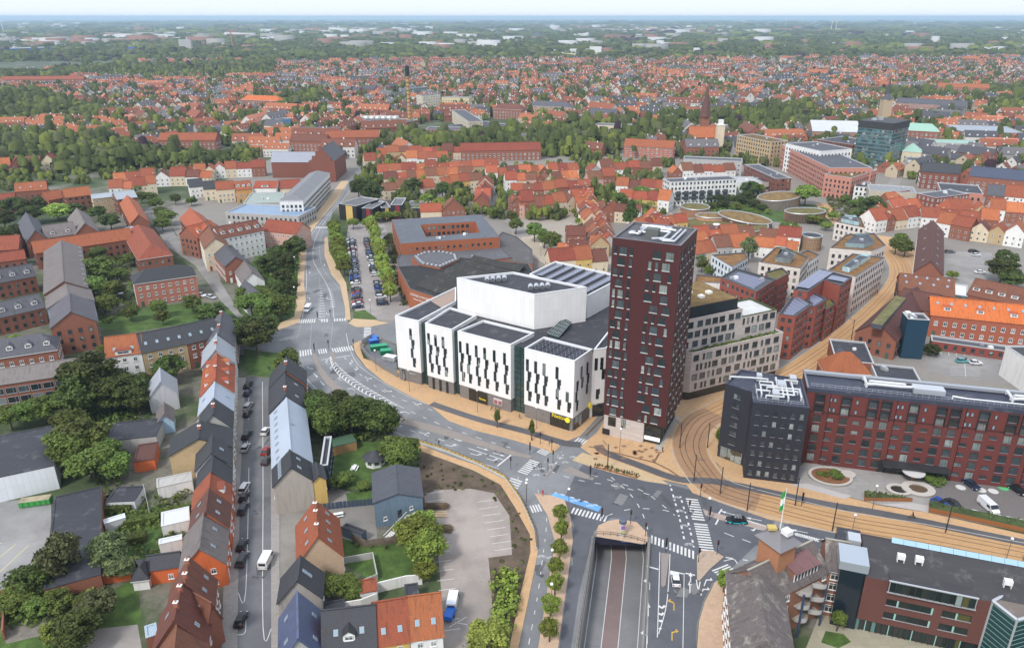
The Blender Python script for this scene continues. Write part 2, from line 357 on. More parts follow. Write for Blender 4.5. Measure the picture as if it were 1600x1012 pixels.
def gable(root, P, h, rise, roofm, wallm, z0=0.0, ov=.3, hip=0.0, wall_name='wall', trim=None, wall2=None):
 """P: 4 corners, ridge runs along P0->P1"""
 o = root.location; P = [Vector(p[:2]) for p in P]; u = (P[1] - P[0]).normalized(); n = (P[3] - P[0]).normalized()
 Lw = (P[1] - P[0]).length; D = (P[3] - P[0]).length
 h0, h1 = hip if isinstance(hip, tuple) else (hip, hip)
 m0 = (P[0] + P[3]) / 2 + u * h0; m1 = (P[1] + P[2]) / 2 - u * h1
 w = MB()
 w.prism(P, z0, h, wallm, top=False)
 if hip == 0:
  w.face([(*P[3], h), (*P[0], h), (*m0, h + rise)] if True else [], wallm); w.face([(*P[1], h), (*P[2], h), (*m1, h + rise)], wallm)
 w.build(wall_name, root)
 b = MB(); k = rise / (D / 2); e = ov; th = .18; dz = .16
 def V(p, z): return Vector((p.x, p.y, z))
 if hip == 0:
  slab(b, [V(P[0] - u * e - n * e, h - k * e + dz), V(P[1] + u * e - n * e, h - k * e + dz), V(m1 + u * e, h + rise + dz), V(m0 - u * e, h + rise + dz)], th, roofm)
  slab(b, [V(m0 - u * e, h + rise + dz), V(m1 + u * e, h + rise + dz), V(P[2] + u * e + n * e, h - k * e + dz), V(P[3] - u * e + n * e, h - k * e + dz)], th, roofm)
  b.box(((m0.x + m1.x) / 2, (m0.y + m1.y) / 2, h + rise + dz + .02), (Lw + 2 * e, .35, .16), trim or roofm, at2(u.y, u.x))
 else:
  Q = inset(P, -e); z = h - k * e + dz
  b.face([V(Q[0], z), V(Q[1], z), V(m1, h + rise + dz), V(m0, h + rise + dz)], roofm); b.face([V(Q[2], z), V(Q[3], z), V(m0, h + rise + dz), V(m1, h + rise + dz)], roofm)
  b.face([V(Q[1], z), V(Q[2], z), V(m1, h + rise + dz)], roofm); b.face([V(Q[3], z), V(Q[0], z), V(m0, h + rise + dz)], roofm)
  b.prism(Q, z - .2, z, trim or WHITE, top=False)
 return b.build('roof', root), (u, n, m0, m1, k)
def flat(root, P, h, roofm, wallm, z0=0.0, par=.5, cap=None, holes=None, name='wall'):
 cap = cap or PNT((.45, .46, .47), .6)
 w = MB(); w.prism(P, z0, h, wallm, top=False); w.build(name, root)
 I = inset(P, .35); b = MB(); b.poly([(*p, h - par) for p in I], roofm)
 n = len(P); b.build('roof', root)
 c = MB(); O = inset(P, -.06)
 for i in range(n):
  j = (i + 1) % n
  c.face([(*O[i], h + .06), (*O[j], h + .06), (*I[j], h + .06), (*I[i], h + .06)] if poly_ccw(P) else [(*O[j], h + .06), (*O[i], h + .06), (*I[i], h + .06), (*I[j], h + .06)], cap)
  c.face([(*I[i], h - par), (*I[i], h + .06), (*I[j], h + .06), (*I[j], h - par)], cap)
  c.face([(*O[i], h - .1), (*O[j], h - .1), (*O[j], h + .06), (*O[i], h + .06)], cap)
 c.build('parapet', root)
def poly_ccw(P): return sum(P[i][0] * P[(i + 1) % len(P)][1] - P[(i + 1) % len(P)][0] * P[i][1] for i in range(len(P))) > 0
def cen(P): return Vector((sum(p[0] for p in P) / len(P), sum(p[1] for p in P) / len(P)))
def chimney(root, xy, z0, z1, m=None, s=.7):
 o = root.location; b = MB(); m = m or MBK_((.32, .12, .07), .9); b.box((xy[0], xy[1], (z0 + z1) / 2), (s, s * .8, z1 - z0), m); b.box((xy[0], xy[1], z1 + .06), (s + .15, s * .8 + .15, .12), WHITE)
 b.tube((xy[0], xy[1], z1 + .1), (xy[0], xy[1], z1 + .45), .14, PNT((.4, .15, .08), .8), 6)
 return b.build('chimney', root)
def skylight(root, P, info, side, along, up, w=.8, h=1.1, hgt=0, rise=0, m=None):
 """roof window lying on the slope; along in metres from P0, up = 0..1 eave to ridge"""
 u, n, m0, m1, k = info; D = (Vector(P[3][:2]) - Vector(P[0][:2])).length
 e0 = Vector(P[0][:2]) if side == 0 else Vector(P[3][:2]); nn = n if side == 0 else -n
 c = e0 + u * along + nn * (D / 2 * up); z = hgt + rise * up + .22
 sl = Vector((nn.x, nn.y, k)).normalized(); uu = Vector((u.x, u.y, 0)); c3 = Vector((c.x, c.y, z)); up3 = uu.cross(sl); up3 = up3 if up3.z > 0 else -up3
 b = MB(); fr = m or GREYF
 def q(w_, h_, dz): return [c3 + uu * sx * w_ / 2 + sl * sy * h_ / 2 + up3 * dz for sx, sy in ((-1, -1), (1, -1), (1, 1), (-1, 1))]
 slab(b, q(w, h, .12), .1, fr); slab(b, q(w - .16, h - .16, .15), .03, GLASSB)
 return b.build('skylight', root)
def dormer(root, P, info, side, along, up, w=1.8, dh=1.5, hgt=0, rise=0, roofm=None, wallm=None, gabled=True):
 u, n, m0, m1, k = info; D = (Vector(P[3][:2]) - Vector(P[0][:2])).length
 e0 = Vector(P[0][:2]) if side == 0 else Vector(P[3][:2]); nn = n if side == 0 else -n
 f = e0 + u * along + nn * (D / 2 * up); z = hgt + rise * up + .1; zt = z + dh; run = min(dh / k, D / 2 * (1 - up) - .1) if k > 0 else 1
 a, c = f - u * w / 2, f + u * w / 2; a2, c2 = a + nn * run, c + nn * run; wallm = wallm or WHITE; b = MB()
 V = lambda p, zz: Vector((p.x, p.y, zz))
 b.face([V(a, z), V(c, z), V(c, zt), V(a, zt)], wallm); b.face([V(a, z), V(a, zt), V(a2, zt)], wallm); b.face([V(c, z), V(c2, zt), V(c, zt)], wallm)
 if gabled:
  r = w * .38; m_ = f - nn * .2; rr = min((dh + r) / k, D / 2 * (1 - up)) if k > 0 else run; m2 = f + nn * rr
  b.face([V(a, zt), V(c, zt), V(f, zt + r)], wallm)
  slab(b, [V(a - u * .15 - nn * .2, zt - .1), V(m_, zt + r + .05), V(m2, zt + r + .05), V(a2 - u * .15, zt - .1)], .08, roofm); slab(b, [V(m_, zt + r + .05), V(c + u * .15 - nn * .2, zt - .1), V(c2 + u * .15, zt - .1), V(m2, zt + r + .05)], .08, roofm)
 else: slab(b, [V(a - u * .12 - nn * .2, zt), V(c + u * .12 - nn * .2, zt), V(c2 + u * .12, zt + .12), V(a2 - u * .12, zt + .12)], .1, roofm)
 d = b.build('dormer', root)
 rz = at2(-nn.y, -nn.x) + math.pi / 2; p = f - nn * .02
 put('window', win_mesh(w * .72, dh * .72, 'white'), d, (p.x - root.location.x, p.y - root.location.y, z + dh * .5 - root.location.z), rz)
 return d
# ---------------------------------------------------------------- a complete building
NB = 0
def building(name, label, P, h, kind='flat', cat='building', roof=None, wall=None, rise=4, hip=0, win=None, base=None, chim=0, par=.5, z0=0, cap=None, dorm=None, sky=None, group=None, ov=.3, trim=None, door=True, band=None):
 """P ground corners (xy). win=(edges or None, spacing, floorheight, w, h, style, stuff)"""
 global NB; NB += 1
 c = cen(P); root = thing(name, label, cat, (c.x, c.y, z0), 0, group)
 if band:
  b = MB(); b.prism(inset(P, -.05), z0, z0 + band[0], band[1], top=band[1]); b.build('plinth', root)
 info = None
 if kind == 'flat': flat(root, P, h, roof, wall, z0, par, cap)
 elif kind == 'gable': _, info = gable(root, P, h, rise, roof, wall, z0, ov, hip, trim=trim)
 root['_x'] = 0; del root['_x']
 if win:
  edges, sp, fh, ww, wh, style, stuff = win
  n = len(P)
  for i in range(n):
   if edges is not None and i not in edges: continue
   a, b_ = P[i], P[(i + 1) % n]; a2, u, nn, L, rz = wframe(a, b_, c)
   if edges is None and (L < 2.5 or not facing(a, nn, (Vector(a[:2]) + Vector(b_[:2])) / 2)): continue
   nf = max(1, int((h - z0 + .3) / fh)); zs = [z0 + fh * (k + .5) + .1 for k in range(nf) if z0 + fh * (k + .5) + wh / 2 + .2 < h]
   if L > sp * .9: windows(root, a, b_, c, float(sp), zs, ww, wh, style, margin=.5, stuff=stuff, skip=(lambda i_, r_: door and r_ == 0 and i_ == 0))
   if door and L > 5 and edges is None:
    b = MB(); p = a2 + u * (0.5 + (L - 1) * .5 / max(1, round((L - 1) / sp))) + nn * .04
    b.box((p.x, p.y, z0 + 1.1), (1.0, .1, 2.1), random.choice([PNT((.05, .12, .08), .5), PNT((.25, .05, .03), .5), DARKF, WHITE]), rz); b.build('door', root)
 if info:
  D = (Vector(P[3][:2]) - Vector(P[0][:2])).length; L = (Vector(P[1][:2]) - Vector(P[0][:2])).length
  for k in range(chim):
   m0, m1 = info[2], info[3]; q = m0 + (m1 - m0) * ((k + .5) / chim + ru(-.1, .1)) if chim > 1 else m0 + (m1 - m0) * ru(.2, .8)
   chimney(root, q, h + rise - .6, h + rise + 1.1)
  for (side, cnt, up, ww) in (dorm or []):
   for k in range(cnt): dormer(root, P, info, side, L * (k + .5) / cnt, up, ww, 1.4, h, rise, roof, None, ww < 2.2)
  for (side, cnt, up) in (sky or []):
   for k in range(cnt): skylight(root, P, info, side, L * (k + .5) / cnt, up, hgt=h, rise=rise)
 return root
# pixel helpers
def E(pts, h): return [U(x, y, h).xy for x, y in pts]
def EQ(p0, p1, p2, h): return rect3(U(*p0, h), U(*p1, h), U(*p2, h))
# ---------------------------------------------------------------- ground sheets
def sheet(name, pts, z, m, kind='structure', holes=(), px=True):
 b = MB(); P = [U(x, y, 0).xy for x, y in pts] if px else pts
 b.poly([(*p[:2], z) for p in P], m, holes=[[(*(U(*q).xy), z) for q in h_] for h_ in holes]); return b.build(name, kind=kind)
def kerbed(name, pts, z, m, kerb=None):
 b = MB(); P = [U(x, y, 0).xy for x, y in pts]; b.prism(P, 0, z, kerb or mat('paver', (.33, .31, .28), .9, bw=1.0, rh=.4), top=m); return b.build(name, kind='structure')
def ribbon(pts, w):
 """closed outline of a strip of width w (m) along world points"""
 pts = [Vector(p[:2]) for p in pts]; L, Rr = [], []
 for i, p in enumerate(pts):
  t = (pts[min(i + 1, len(pts) - 1)] - pts[max(i - 1, 0)]).normalized(); n = Vector((-t.y, t.x)); L.append(p + n * w / 2); Rr.append(p - n * w / 2)
 return L, Rr
def smooth(pts, n=6):
 """Catmull-Rom through points"""
 pts = [Vector(p[:2]) for p in pts]; out = []
 for i in range(len(pts) - 1):
  p0 = pts[max(i - 1, 0)]; p1 = pts[i]; p2 = pts[i + 1]; p3 = pts[min(i + 2, len(pts) - 1)]
  for k in range(n):
   t = k / n; out.append(.5 * ((2 * p1) + (p2 - p0) * t + (2 * p0 - 5 * p1 + 4 * p2 - p3) * t * t + (3 * p1 - p0 - 3 * p2 + p3) * t ** 3))
 out.append(pts[-1]); return out
def strip(b, pts, w, z, m):
 L, Rr = ribbon(pts, w)
 for i in range(len(L) - 1): b.face([(*Rr[i], z), (*Rr[i + 1], z), (*L[i + 1], z), (*L[i], z)], m)
def along(pts, step):
 """points each step metres along a polyline: (pos, tangent)"""
 pts = [Vector(p[:2]) for p in pts]; out = []; d = 0; nxt = 0
 for a, b in zip(pts, pts[1:]):
  L = (b - a).length
  while nxt <= d + L and L > 0: out.append((a + (b - a) * ((nxt - d) / L), (b - a).normalized())); nxt += step
  d += L
 return out
# ---------------------------------------------------------------- trees
def crown_mesh(seed, r=1.0, hgt=1.0, n_lumps=26, per=42, leaf=.12, col=(.05, .085, .025), shape='round', core=True):
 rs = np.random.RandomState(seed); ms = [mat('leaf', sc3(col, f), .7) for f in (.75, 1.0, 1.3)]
 C = [];
 for i in range(n_lumps):
  t = rs.rand() * 2 * math.pi; z = rs.uniform(-.75, 1.0); rr = math.sqrt(max(0, 1 - z * z))
  if shape == 'tall': rr = (1 - abs(z) ** 2.2) * .9
  if shape == 'cone': rr = (1 - (z + 1) / 2) * 1.0 + .1
  q = rs.uniform(.5, .92); C.append((math.cos(t) * rr * r * q, math.sin(t) * rr * r * q, z * hgt * .8, rs.uniform(.26, .42) * r))
 V = []; F = []; MI = []
 for (cx_, cy_, cz_, cr) in C:
  d = rs.normal(size=(per, 3)); d /= np.linalg.norm(d, axis=1)[:, None]; d[:, 2] = np.where(d[:, 2] < -.3, -d[:, 2], d[:, 2])
  mi = rs.choice(3, p=[.3, .45, .25])
  for k in range(per):
   c = np.array((cx_, cy_, cz_)) + d[k] * cr * rs.uniform(.75, 1.08); nn = d[k] + rs.normal(size=3) * .55; nn /= np.linalg.norm(nn)
   a = np.cross(nn, rs.normal(size=3)); a /= np.linalg.norm(a) + 1e-9; b = np.cross(nn, a); s = leaf * r * rs.uniform(.6, 1.3)
   i0 = len(V); V += [c + a * s, c + b * s * .8, c - a * s, c - b * s * .8]; F.append((i0, i0 + 1, i0 + 2, i0 + 3)); MI.append(mi if rs.rand() < .8 else rs.randint(3))
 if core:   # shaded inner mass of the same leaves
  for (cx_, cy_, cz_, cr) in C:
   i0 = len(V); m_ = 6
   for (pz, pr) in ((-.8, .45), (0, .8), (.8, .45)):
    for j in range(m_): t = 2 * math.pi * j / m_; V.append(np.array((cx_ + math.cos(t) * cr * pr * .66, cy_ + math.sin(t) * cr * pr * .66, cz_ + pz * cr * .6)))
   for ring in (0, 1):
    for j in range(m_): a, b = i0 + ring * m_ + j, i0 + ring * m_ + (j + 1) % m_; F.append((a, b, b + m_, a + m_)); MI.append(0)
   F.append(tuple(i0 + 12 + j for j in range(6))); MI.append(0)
 me = bpy.data.meshes.new('crown'); me.from_pydata([tuple(v) for v in V], [], F)
 for m_ in ms: me.materials.append(m_)
 me.polygons.foreach_set('material_index', MI); return me
def trunk_mesh(seed):
 rs = random.Random(seed); b = MB(); b.tube((0, 0, 0), (rs.uniform(-.03, .03), 0, .5), .035, TRUNKM, 7, .024)
 for k in range(4): t = k * 1.7; b.tube((0, 0, .42), (math.cos(t) * .28, math.sin(t) * .28, .72), .018, TRUNKM, 5, .008)
 return b.mesh('trunk')
GREENS = {'dark': (.056, .082, .018), 'mid': (.09, .13, .026), 'light': (.14, .19, .032), 'lime': (.2, .27, .05), 'olive': (.095, .115, .045), 'grey': (.15, .19, .1), 'copper': (.04, .018, .022)}
CR = {}
def get_crown(tone, shape, v):
 k = (tone, shape, v)
 if k not in CR: CR[k] = crown_mesh(hash_(k), 1, 1, 46 if shape == 'round' else 34, 72, .078, GREENS[tone], shape)
 return CR[k]
def hash_(k): return sum(ord(c) * (i + 3) for i, c in enumerate(str(k))) % 9973
TRK = [trunk_mesh(i) for i in range(3)]
NT = 0
def tree(xy, r, ht, label, tone='mid', shape='round', group=None, z0=0.0, clear=.28, name='tree'):
 global NT; NT += 1
 root = thing(name, label, 'tree', (xy[0], xy[1], z0), ru(0, 6.28), group)
 put('trunk', TRK[NT % 3], root, scale=(ht, ht, ht))
 ch = ht * (1 - clear) / 2
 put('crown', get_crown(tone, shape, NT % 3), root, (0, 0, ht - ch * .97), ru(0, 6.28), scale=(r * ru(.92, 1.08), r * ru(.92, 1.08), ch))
 return root
def bush_patch(name, pts, h, tone, density=.6, label=None, cat=None, kind='stuff'):
 """ground cover: leaf sprays over a polygon"""
 P = [U(x, y).xy for x, y in pts]; xs = [p.x for p in P]; ys = [p.y for p in P]; V = []; F = []; MI = []; ms = [mat('leaf', sc3(GREENS[tone], f), .7) for f in (.7, 1.0, 1.35)]
 A = (max(xs) - min(xs)) * (max(ys) - min(ys)); N = int(A * density); rs = np.random.RandomState(len(pts) + int(xs[0]) % 100)
 for _ in range(N):
  x, y = rs.uniform(min(xs), max(xs)), rs.uniform(min(ys), max(ys))
  if not inside((x, y), P): continue
  hh = h * rs.uniform(.4, 1.1); rr = rs.uniform(.5, 1.1) * min(1.2, h)
  mi = rs.randint(3)
  for k in range(16):
   d = rs.normal(size=3); d /= np.linalg.norm(d); d[2] = abs(d[2]); c = np.array((x, y, hh * .35)) + d * np.array((rr, rr, hh * .65)); a = np.cross(d + rs.normal(size=3) * .4, rs.normal(size=3)); a /= np.linalg.norm(a); b = np.cross(d, a); s = rs.uniform(.2, .42)
   i0 = len(V); V += [c + a * s, c + b * s, c - a * s, c - b * s]; F.append((i0, i0 + 1, i0 + 2, i0 + 3)); MI.append(mi)
 me = bpy.data.meshes.new(name); me.from_pydata([tuple(v) for v in V], [], F)
 for m_ in ms: me.materials.append(m_)
 me.polygons.foreach_set('material_index', MI); o = bpy.data.objects.new(name, me); COL.objects.link(o)
 if kind: o['kind'] = kind
 if label: o['label'] = label; o['category'] = cat
 return o
def inside(p, P):
 c = False; n = len(P); x, y = p[0], p[1]
 for i in range(n):
  a, b = P[i], P[i - 1]
  if (a[1] > y) != (b[1] > y) and x < (b[0] - a[0]) * (y - a[1]) / (b[1] - a[1]) + a[0]: c = not c
 return c
# ---------------------------------------------------------------- cars
CARM = {}
def car_meshes(kind, col):
 k = (kind, col)
 if k in CARM: return CARM[k]
 paint = PNT(col, .3); L, W, Hh = {'hatch': (4.0, 1.76, 1.48), 'sedan': (4.6, 1.8, 1.45), 'van': (5.3, 1.95, 2.1), 'estate': (4.7, 1.82, 1.5)}[kind]
 if kind == 'van': prof = [(-L / 2, .3), (L / 2 - .05, .3), (L / 2, .75), (L / 2 - .35, 1.1), (L / 2 - .6, 1.25), (L / 2 - 1.25, Hh - .05), (-L / 2 + .1, Hh), (-L / 2, .9)]; bel = 1.15; g0, g1, g2, g3 = L / 2 - .7, L / 2 - 1.25, -L / 2 + 3.0, -L / 2 + 3.0
 else: prof = [(-L / 2, .35), (L / 2 - .05, .3), (L / 2, .6), (L / 2 - .2, .82), (L / 2 - 1.2, .98), (L / 2 - 1.2, .98), (-L / 2 + .1, 1.0), (-L / 2, .75)]
 b = MB(); n = len(prof); lv = []
 for sgn in (-1, 1):
  lv.append([(x, sgn * (W / 2 - (.06 if z > .9 or z < .4 else 0)), z) for x, z in prof])
 for i in range(n): j = (i + 1) % n; b.face([lv[0][i], lv[1][i], lv[1][j], lv[0][j]], paint)
 b.face(lv[0], paint); b.face(lv[1][::-1], paint)
 gl = MB()
 if kind != 'van':
  xr = {'hatch': -L / 2 + .15, 'sedan': -L / 2 + .75, 'estate': -L / 2 + .1}[kind]; fx = L / 2 - 1.15; w0, w1 = W / 2 - .07, W / 2 - .26
  bx, tx0, tx1 = xr, xr + .55, fx - .75; z0, z1 = .97, Hh
  base = [(bx, -w0, z0), (fx, -w0, z0), (fx, w0, z0), (bx, w0, z0)]; top = [(tx0, -w1, z1), (tx1, -w1, z1), (tx1, w1, z1), (tx0, w1, z1)]
  for i in range(4): j = (i + 1) % 4; gl.face([base[i], base[j], top[j], top[i]], PNT((.015, .02, .025), .08))
  slab(b, [Vector(p) + Vector((0, 0, .03)) for p in top], .06, paint)
  for px_ in (0.0,):
   for sgn in (-1, 1): b.tube((px_ - .2, sgn * w0, z0), (px_ - .25, sgn * w1, z1), .05, paint, 4)
 else:
  dk = PNT((.015, .02, .025), .08); W2 = W / 2 - .05
  gl.face([(L / 2 - .58, -W2, 1.27), (L / 2 - .58, W2, 1.27), (L / 2 - 1.2, W2 - .05, Hh - .1), (L / 2 - 1.2, -W2 + .05, Hh - .1)], dk)
  for sgn in (-1, 1): q = [(L / 2 - .9, sgn * (W / 2 + .01), 1.2), (L / 2 - 1.35, sgn * (W / 2 + .01), 1.8), (L / 2 - 2.1, sgn * (W / 2 + .01), 1.8), (L / 2 - 2.1, sgn * (W / 2 + .01), 1.2)]; gl.face(q if sgn > 0 else q[::-1], dk)
  gl.face([(-L / 2 - .01, -.7, 1.2), (-L / 2 - .01, -.7, 1.8), (-L / 2 - .01, .7, 1.8), (-L / 2 - .01, .7, 1.2)], dk)
 wh = MB(); wh.tube((0, -.11, 0), (0, .11, 0), .33, BLACK, 12); wh.tube((0, -.12, 0), (0, .12, 0), .19, STEEL, 8)
 hl = MB(); hl.box((0, 0, 0), (.12, .36, .16), PNT((.8, .8, .75), .2)); tl = MB(); tl.box((0, 0, 0), (.1, .3, .18), PNT((.4, .01, .01), .3))
 me_w = CARM.setdefault('wheel', wh.mesh('wheel')); me_h = CARM.setdefault('hl', hl.mesh('headlight')); me_t = CARM.setdefault('tl', tl.mesh('tail_light'))
 CARM[k] = (b.mesh('body'), gl.mesh('window_glass'), me_w, me_h, me_t, L, W); return CARM[k]
PAINTS = {'white': (.7, .71, .72), 'black': (.012, .012, .014), 'grey': (.12, .125, .13), 'silver': (.42, .43, .45), 'blue': (.02, .07, .3), 'red': (.3, .02, .02), 'dark blue': (.015, .025, .06), 'dark grey': (.04, .042, .045), 'beige': (.4, .36, .28), 'teal': (.1, .35, .38)}
def car(xy, rz, kind, colour, label, group=None, z=0.012, name='car'):
 bm, gm, wm, hm, tm, L, W = car_meshes(kind, PAINTS[colour])
 root = thing(name, label, 'van' if kind == 'van' else 'car', (xy[0], xy[1], z), rz, group)
 put('body', bm, root); put('window_glass', gm, root)
 for sx in (-1, 1):
  for sy in (-1, 1): put('wheel', wm, root, (sx * L * .31, sy * (W / 2 - .1), .33))
 for sy in (-1, 1): put('headlight', hm, root, (L / 2 - .05, sy * (W / 2 - .3), .66)); put('tail_light', tm, root, (-L / 2 + .02, sy * (W / 2 - .25), .78))
 return root
# ================================================================ ground, roads, pavements
ASPH = mat('asphalt', (.165, .168, .174), .85); ASPH2 = mat('asphalt', (.088, .092, .105), .85); ASPH3 = mat('asphalt', (.2, .19, .18), .9)
TAN = mat('paver', (.52, .33, .175), .85); TAN2 = mat('paver', (.5, .36, .22), .85, bw=1.0, rh=.5); COBB = mat('paver', (.27, .235, .21), .9, bw=.3, rh=.3)
PAINT = PLS((.62, .62, .6), .7); GRASS = mat('grass', (.06, .11, .018), .9); GRASS2 = mat('grass', (.05, .075, .02), .95)
DIRT = mat('dirt', (.105, .075, .052), .95); PALEPAVE = mat('paver', (.23, .21, .185), .9); SLABS = mat('paver', (.38, .35, .31), .9, bw=1.2, rh=1.2)
TRENCH = [(930, 838), (1012, 841), (1001, 1012), (998, 1060), (899, 1060), (905, 1012)]
# terrain: town gardens near, woods and fields far off
def terrain_mat():
 m, n, l, bs = _nodes('terrain'); P = n.new('ShaderNodeNewGeometry').outputs['Position']
 a = noise(n, l, P, .02, 8, .7); f = noise(n, l, P, .0011, 4, .55); g = noise(n, l, P, .3, 5, .7)
 near = ramp(n, l, a, [(.35, (.03, .05, .018)), (.48, (.06, .085, .03)), (.55, (.15, .14, .11)), (.7, (.2, .18, .16))])
 far = ramp(n, l, f, [(.38, (.025, .045, .02)), (.55, (.04, .065, .025)), (.6, (.1, .12, .05)), (.66, (.3, .27, .14)), (.72, (.05, .075, .03))])
 sp = n.new('ShaderNodeSeparateXYZ'); l.new(P, sp.inputs[0]); mr = n.new('ShaderNodeMapRange'); mr.inputs[1].default_value = 1700; mr.inputs[2].default_value = 2300; l.new(sp.outputs[1], mr.inputs[0])
 c = mixc(n, l, near, far, mr.outputs[0]); c = mixc(n, l, c, sc3((.03, .045, .02), 1), ramp(n, l, g, [(.5, (0, 0, 0)), (.7, (.6, .6, .6))])); l.new(c, bs.inputs[0]); bs.inputs['Roughness'].default_value = .95
 return m
TERR = terrain_mat()
g_hole = [tuple(U(*p).xy) for p in TRENCH]
b = MB(); b.poly([(-30000, -400, 0), (30000, -400, 0), (30000, 32000, 0), (-30000, 32000, 0)], TERR, holes=[[(*p, 0) for p in g_hole]]); b.build('ground', kind='structure')
sheet('town_paving', [(250, 330), (430, 245), (900, 228), (1240, 225), (1600, 250), (1760, 330), (1760, 640), (1250, 640), (1090, 560), (960, 540), (640, 540), (560, 470), (590, 380), (600, 330), (470, 320), (440, 380), (330, 430), (300, 400)], .002, PALEPAVE)
# main road and junctions: one carriageway sheet with an opening for the underpass
road = [(575, 240), (556, 265), (542, 283), (525, 313), (505, 335), (490, 353), (480, 370), (475, 403), (473, 443), (467, 503), (452, 510), (436, 515), (300, 530), (160, 562), (60, 590), (-60, 612), (-60, 640), (110, 600), (300, 560), (400, 552), (435, 560), (455, 575),
  (472, 583), (480, 600), (520, 640), (565, 668), (612, 681), (650, 692), (700, 712), (745, 727), (790, 750), (815, 785), (838, 830), (841, 860), (825, 940), (808, 1012), (795, 1090),
  (1085, 1090), (1088, 1012), (1091, 971), (1100, 941), (1115, 911), (1132, 899), (1180, 905), (1300, 905), (1600, 960), (1760, 985), (1760, 890), (1600, 858), (1330, 815), (1180, 778), (1140, 770),
  (1068, 757), (1000, 742), (940, 722), (920, 706), (935, 690), (955, 655), (990, 600), (965, 600), (935, 640), (905, 680), (880, 688), (830, 676), (760, 662), (700, 648), (670, 632), (637, 616), (600, 596), (570, 573), (555, 553), (551, 538), (565, 531), (592, 526), (625, 540), (700, 520), (655, 480), (607, 506), (575, 509), (556, 510), (544, 505), (542, 478), (538, 443), (526, 423), (512, 393), (514, 370), (515, 353), (520, 330), (540, 308), (552, 285), (572, 262), (590, 240)]
sheet('road', road, .004, ASPH, holes=[TRENCH])
sheet('road_west', [(384, 590), (425, 590), (424, 700), (424, 1012), (425, 1100), (366, 1100), (369, 1012), (375, 760)], .008, mat('asphalt', (.12, .123, .13), .85))
sheet('road_west', [(240, 320), (262, 345), (275, 368), (300, 385), (330, 390), (345, 440), (375, 490), (440, 516), (436, 528), (380, 505), (345, 470), (305, 415), (262, 385), (225, 330)], .008, ASPH3)
# darker carriageways of the newer junction
sheet('road_south', [(912, 722), (990, 742), (1060, 760), (1150, 785), (1250, 812), (1330, 833), (1600, 884), (1760, 915), (1760, 950), (1600, 925), (1340, 865), (1220, 850), (1180, 852), (1130, 900), (1113, 910), (1098, 940), (1089, 975), (1086, 1060), (1010, 1060), (1016, 900), (1014, 838), (990, 815), (955, 808), (928, 830), (905, 925), (885, 1060), (868, 1060), (892, 870), (897, 820), (880, 780), (900, 740)], .009, ASPH2)
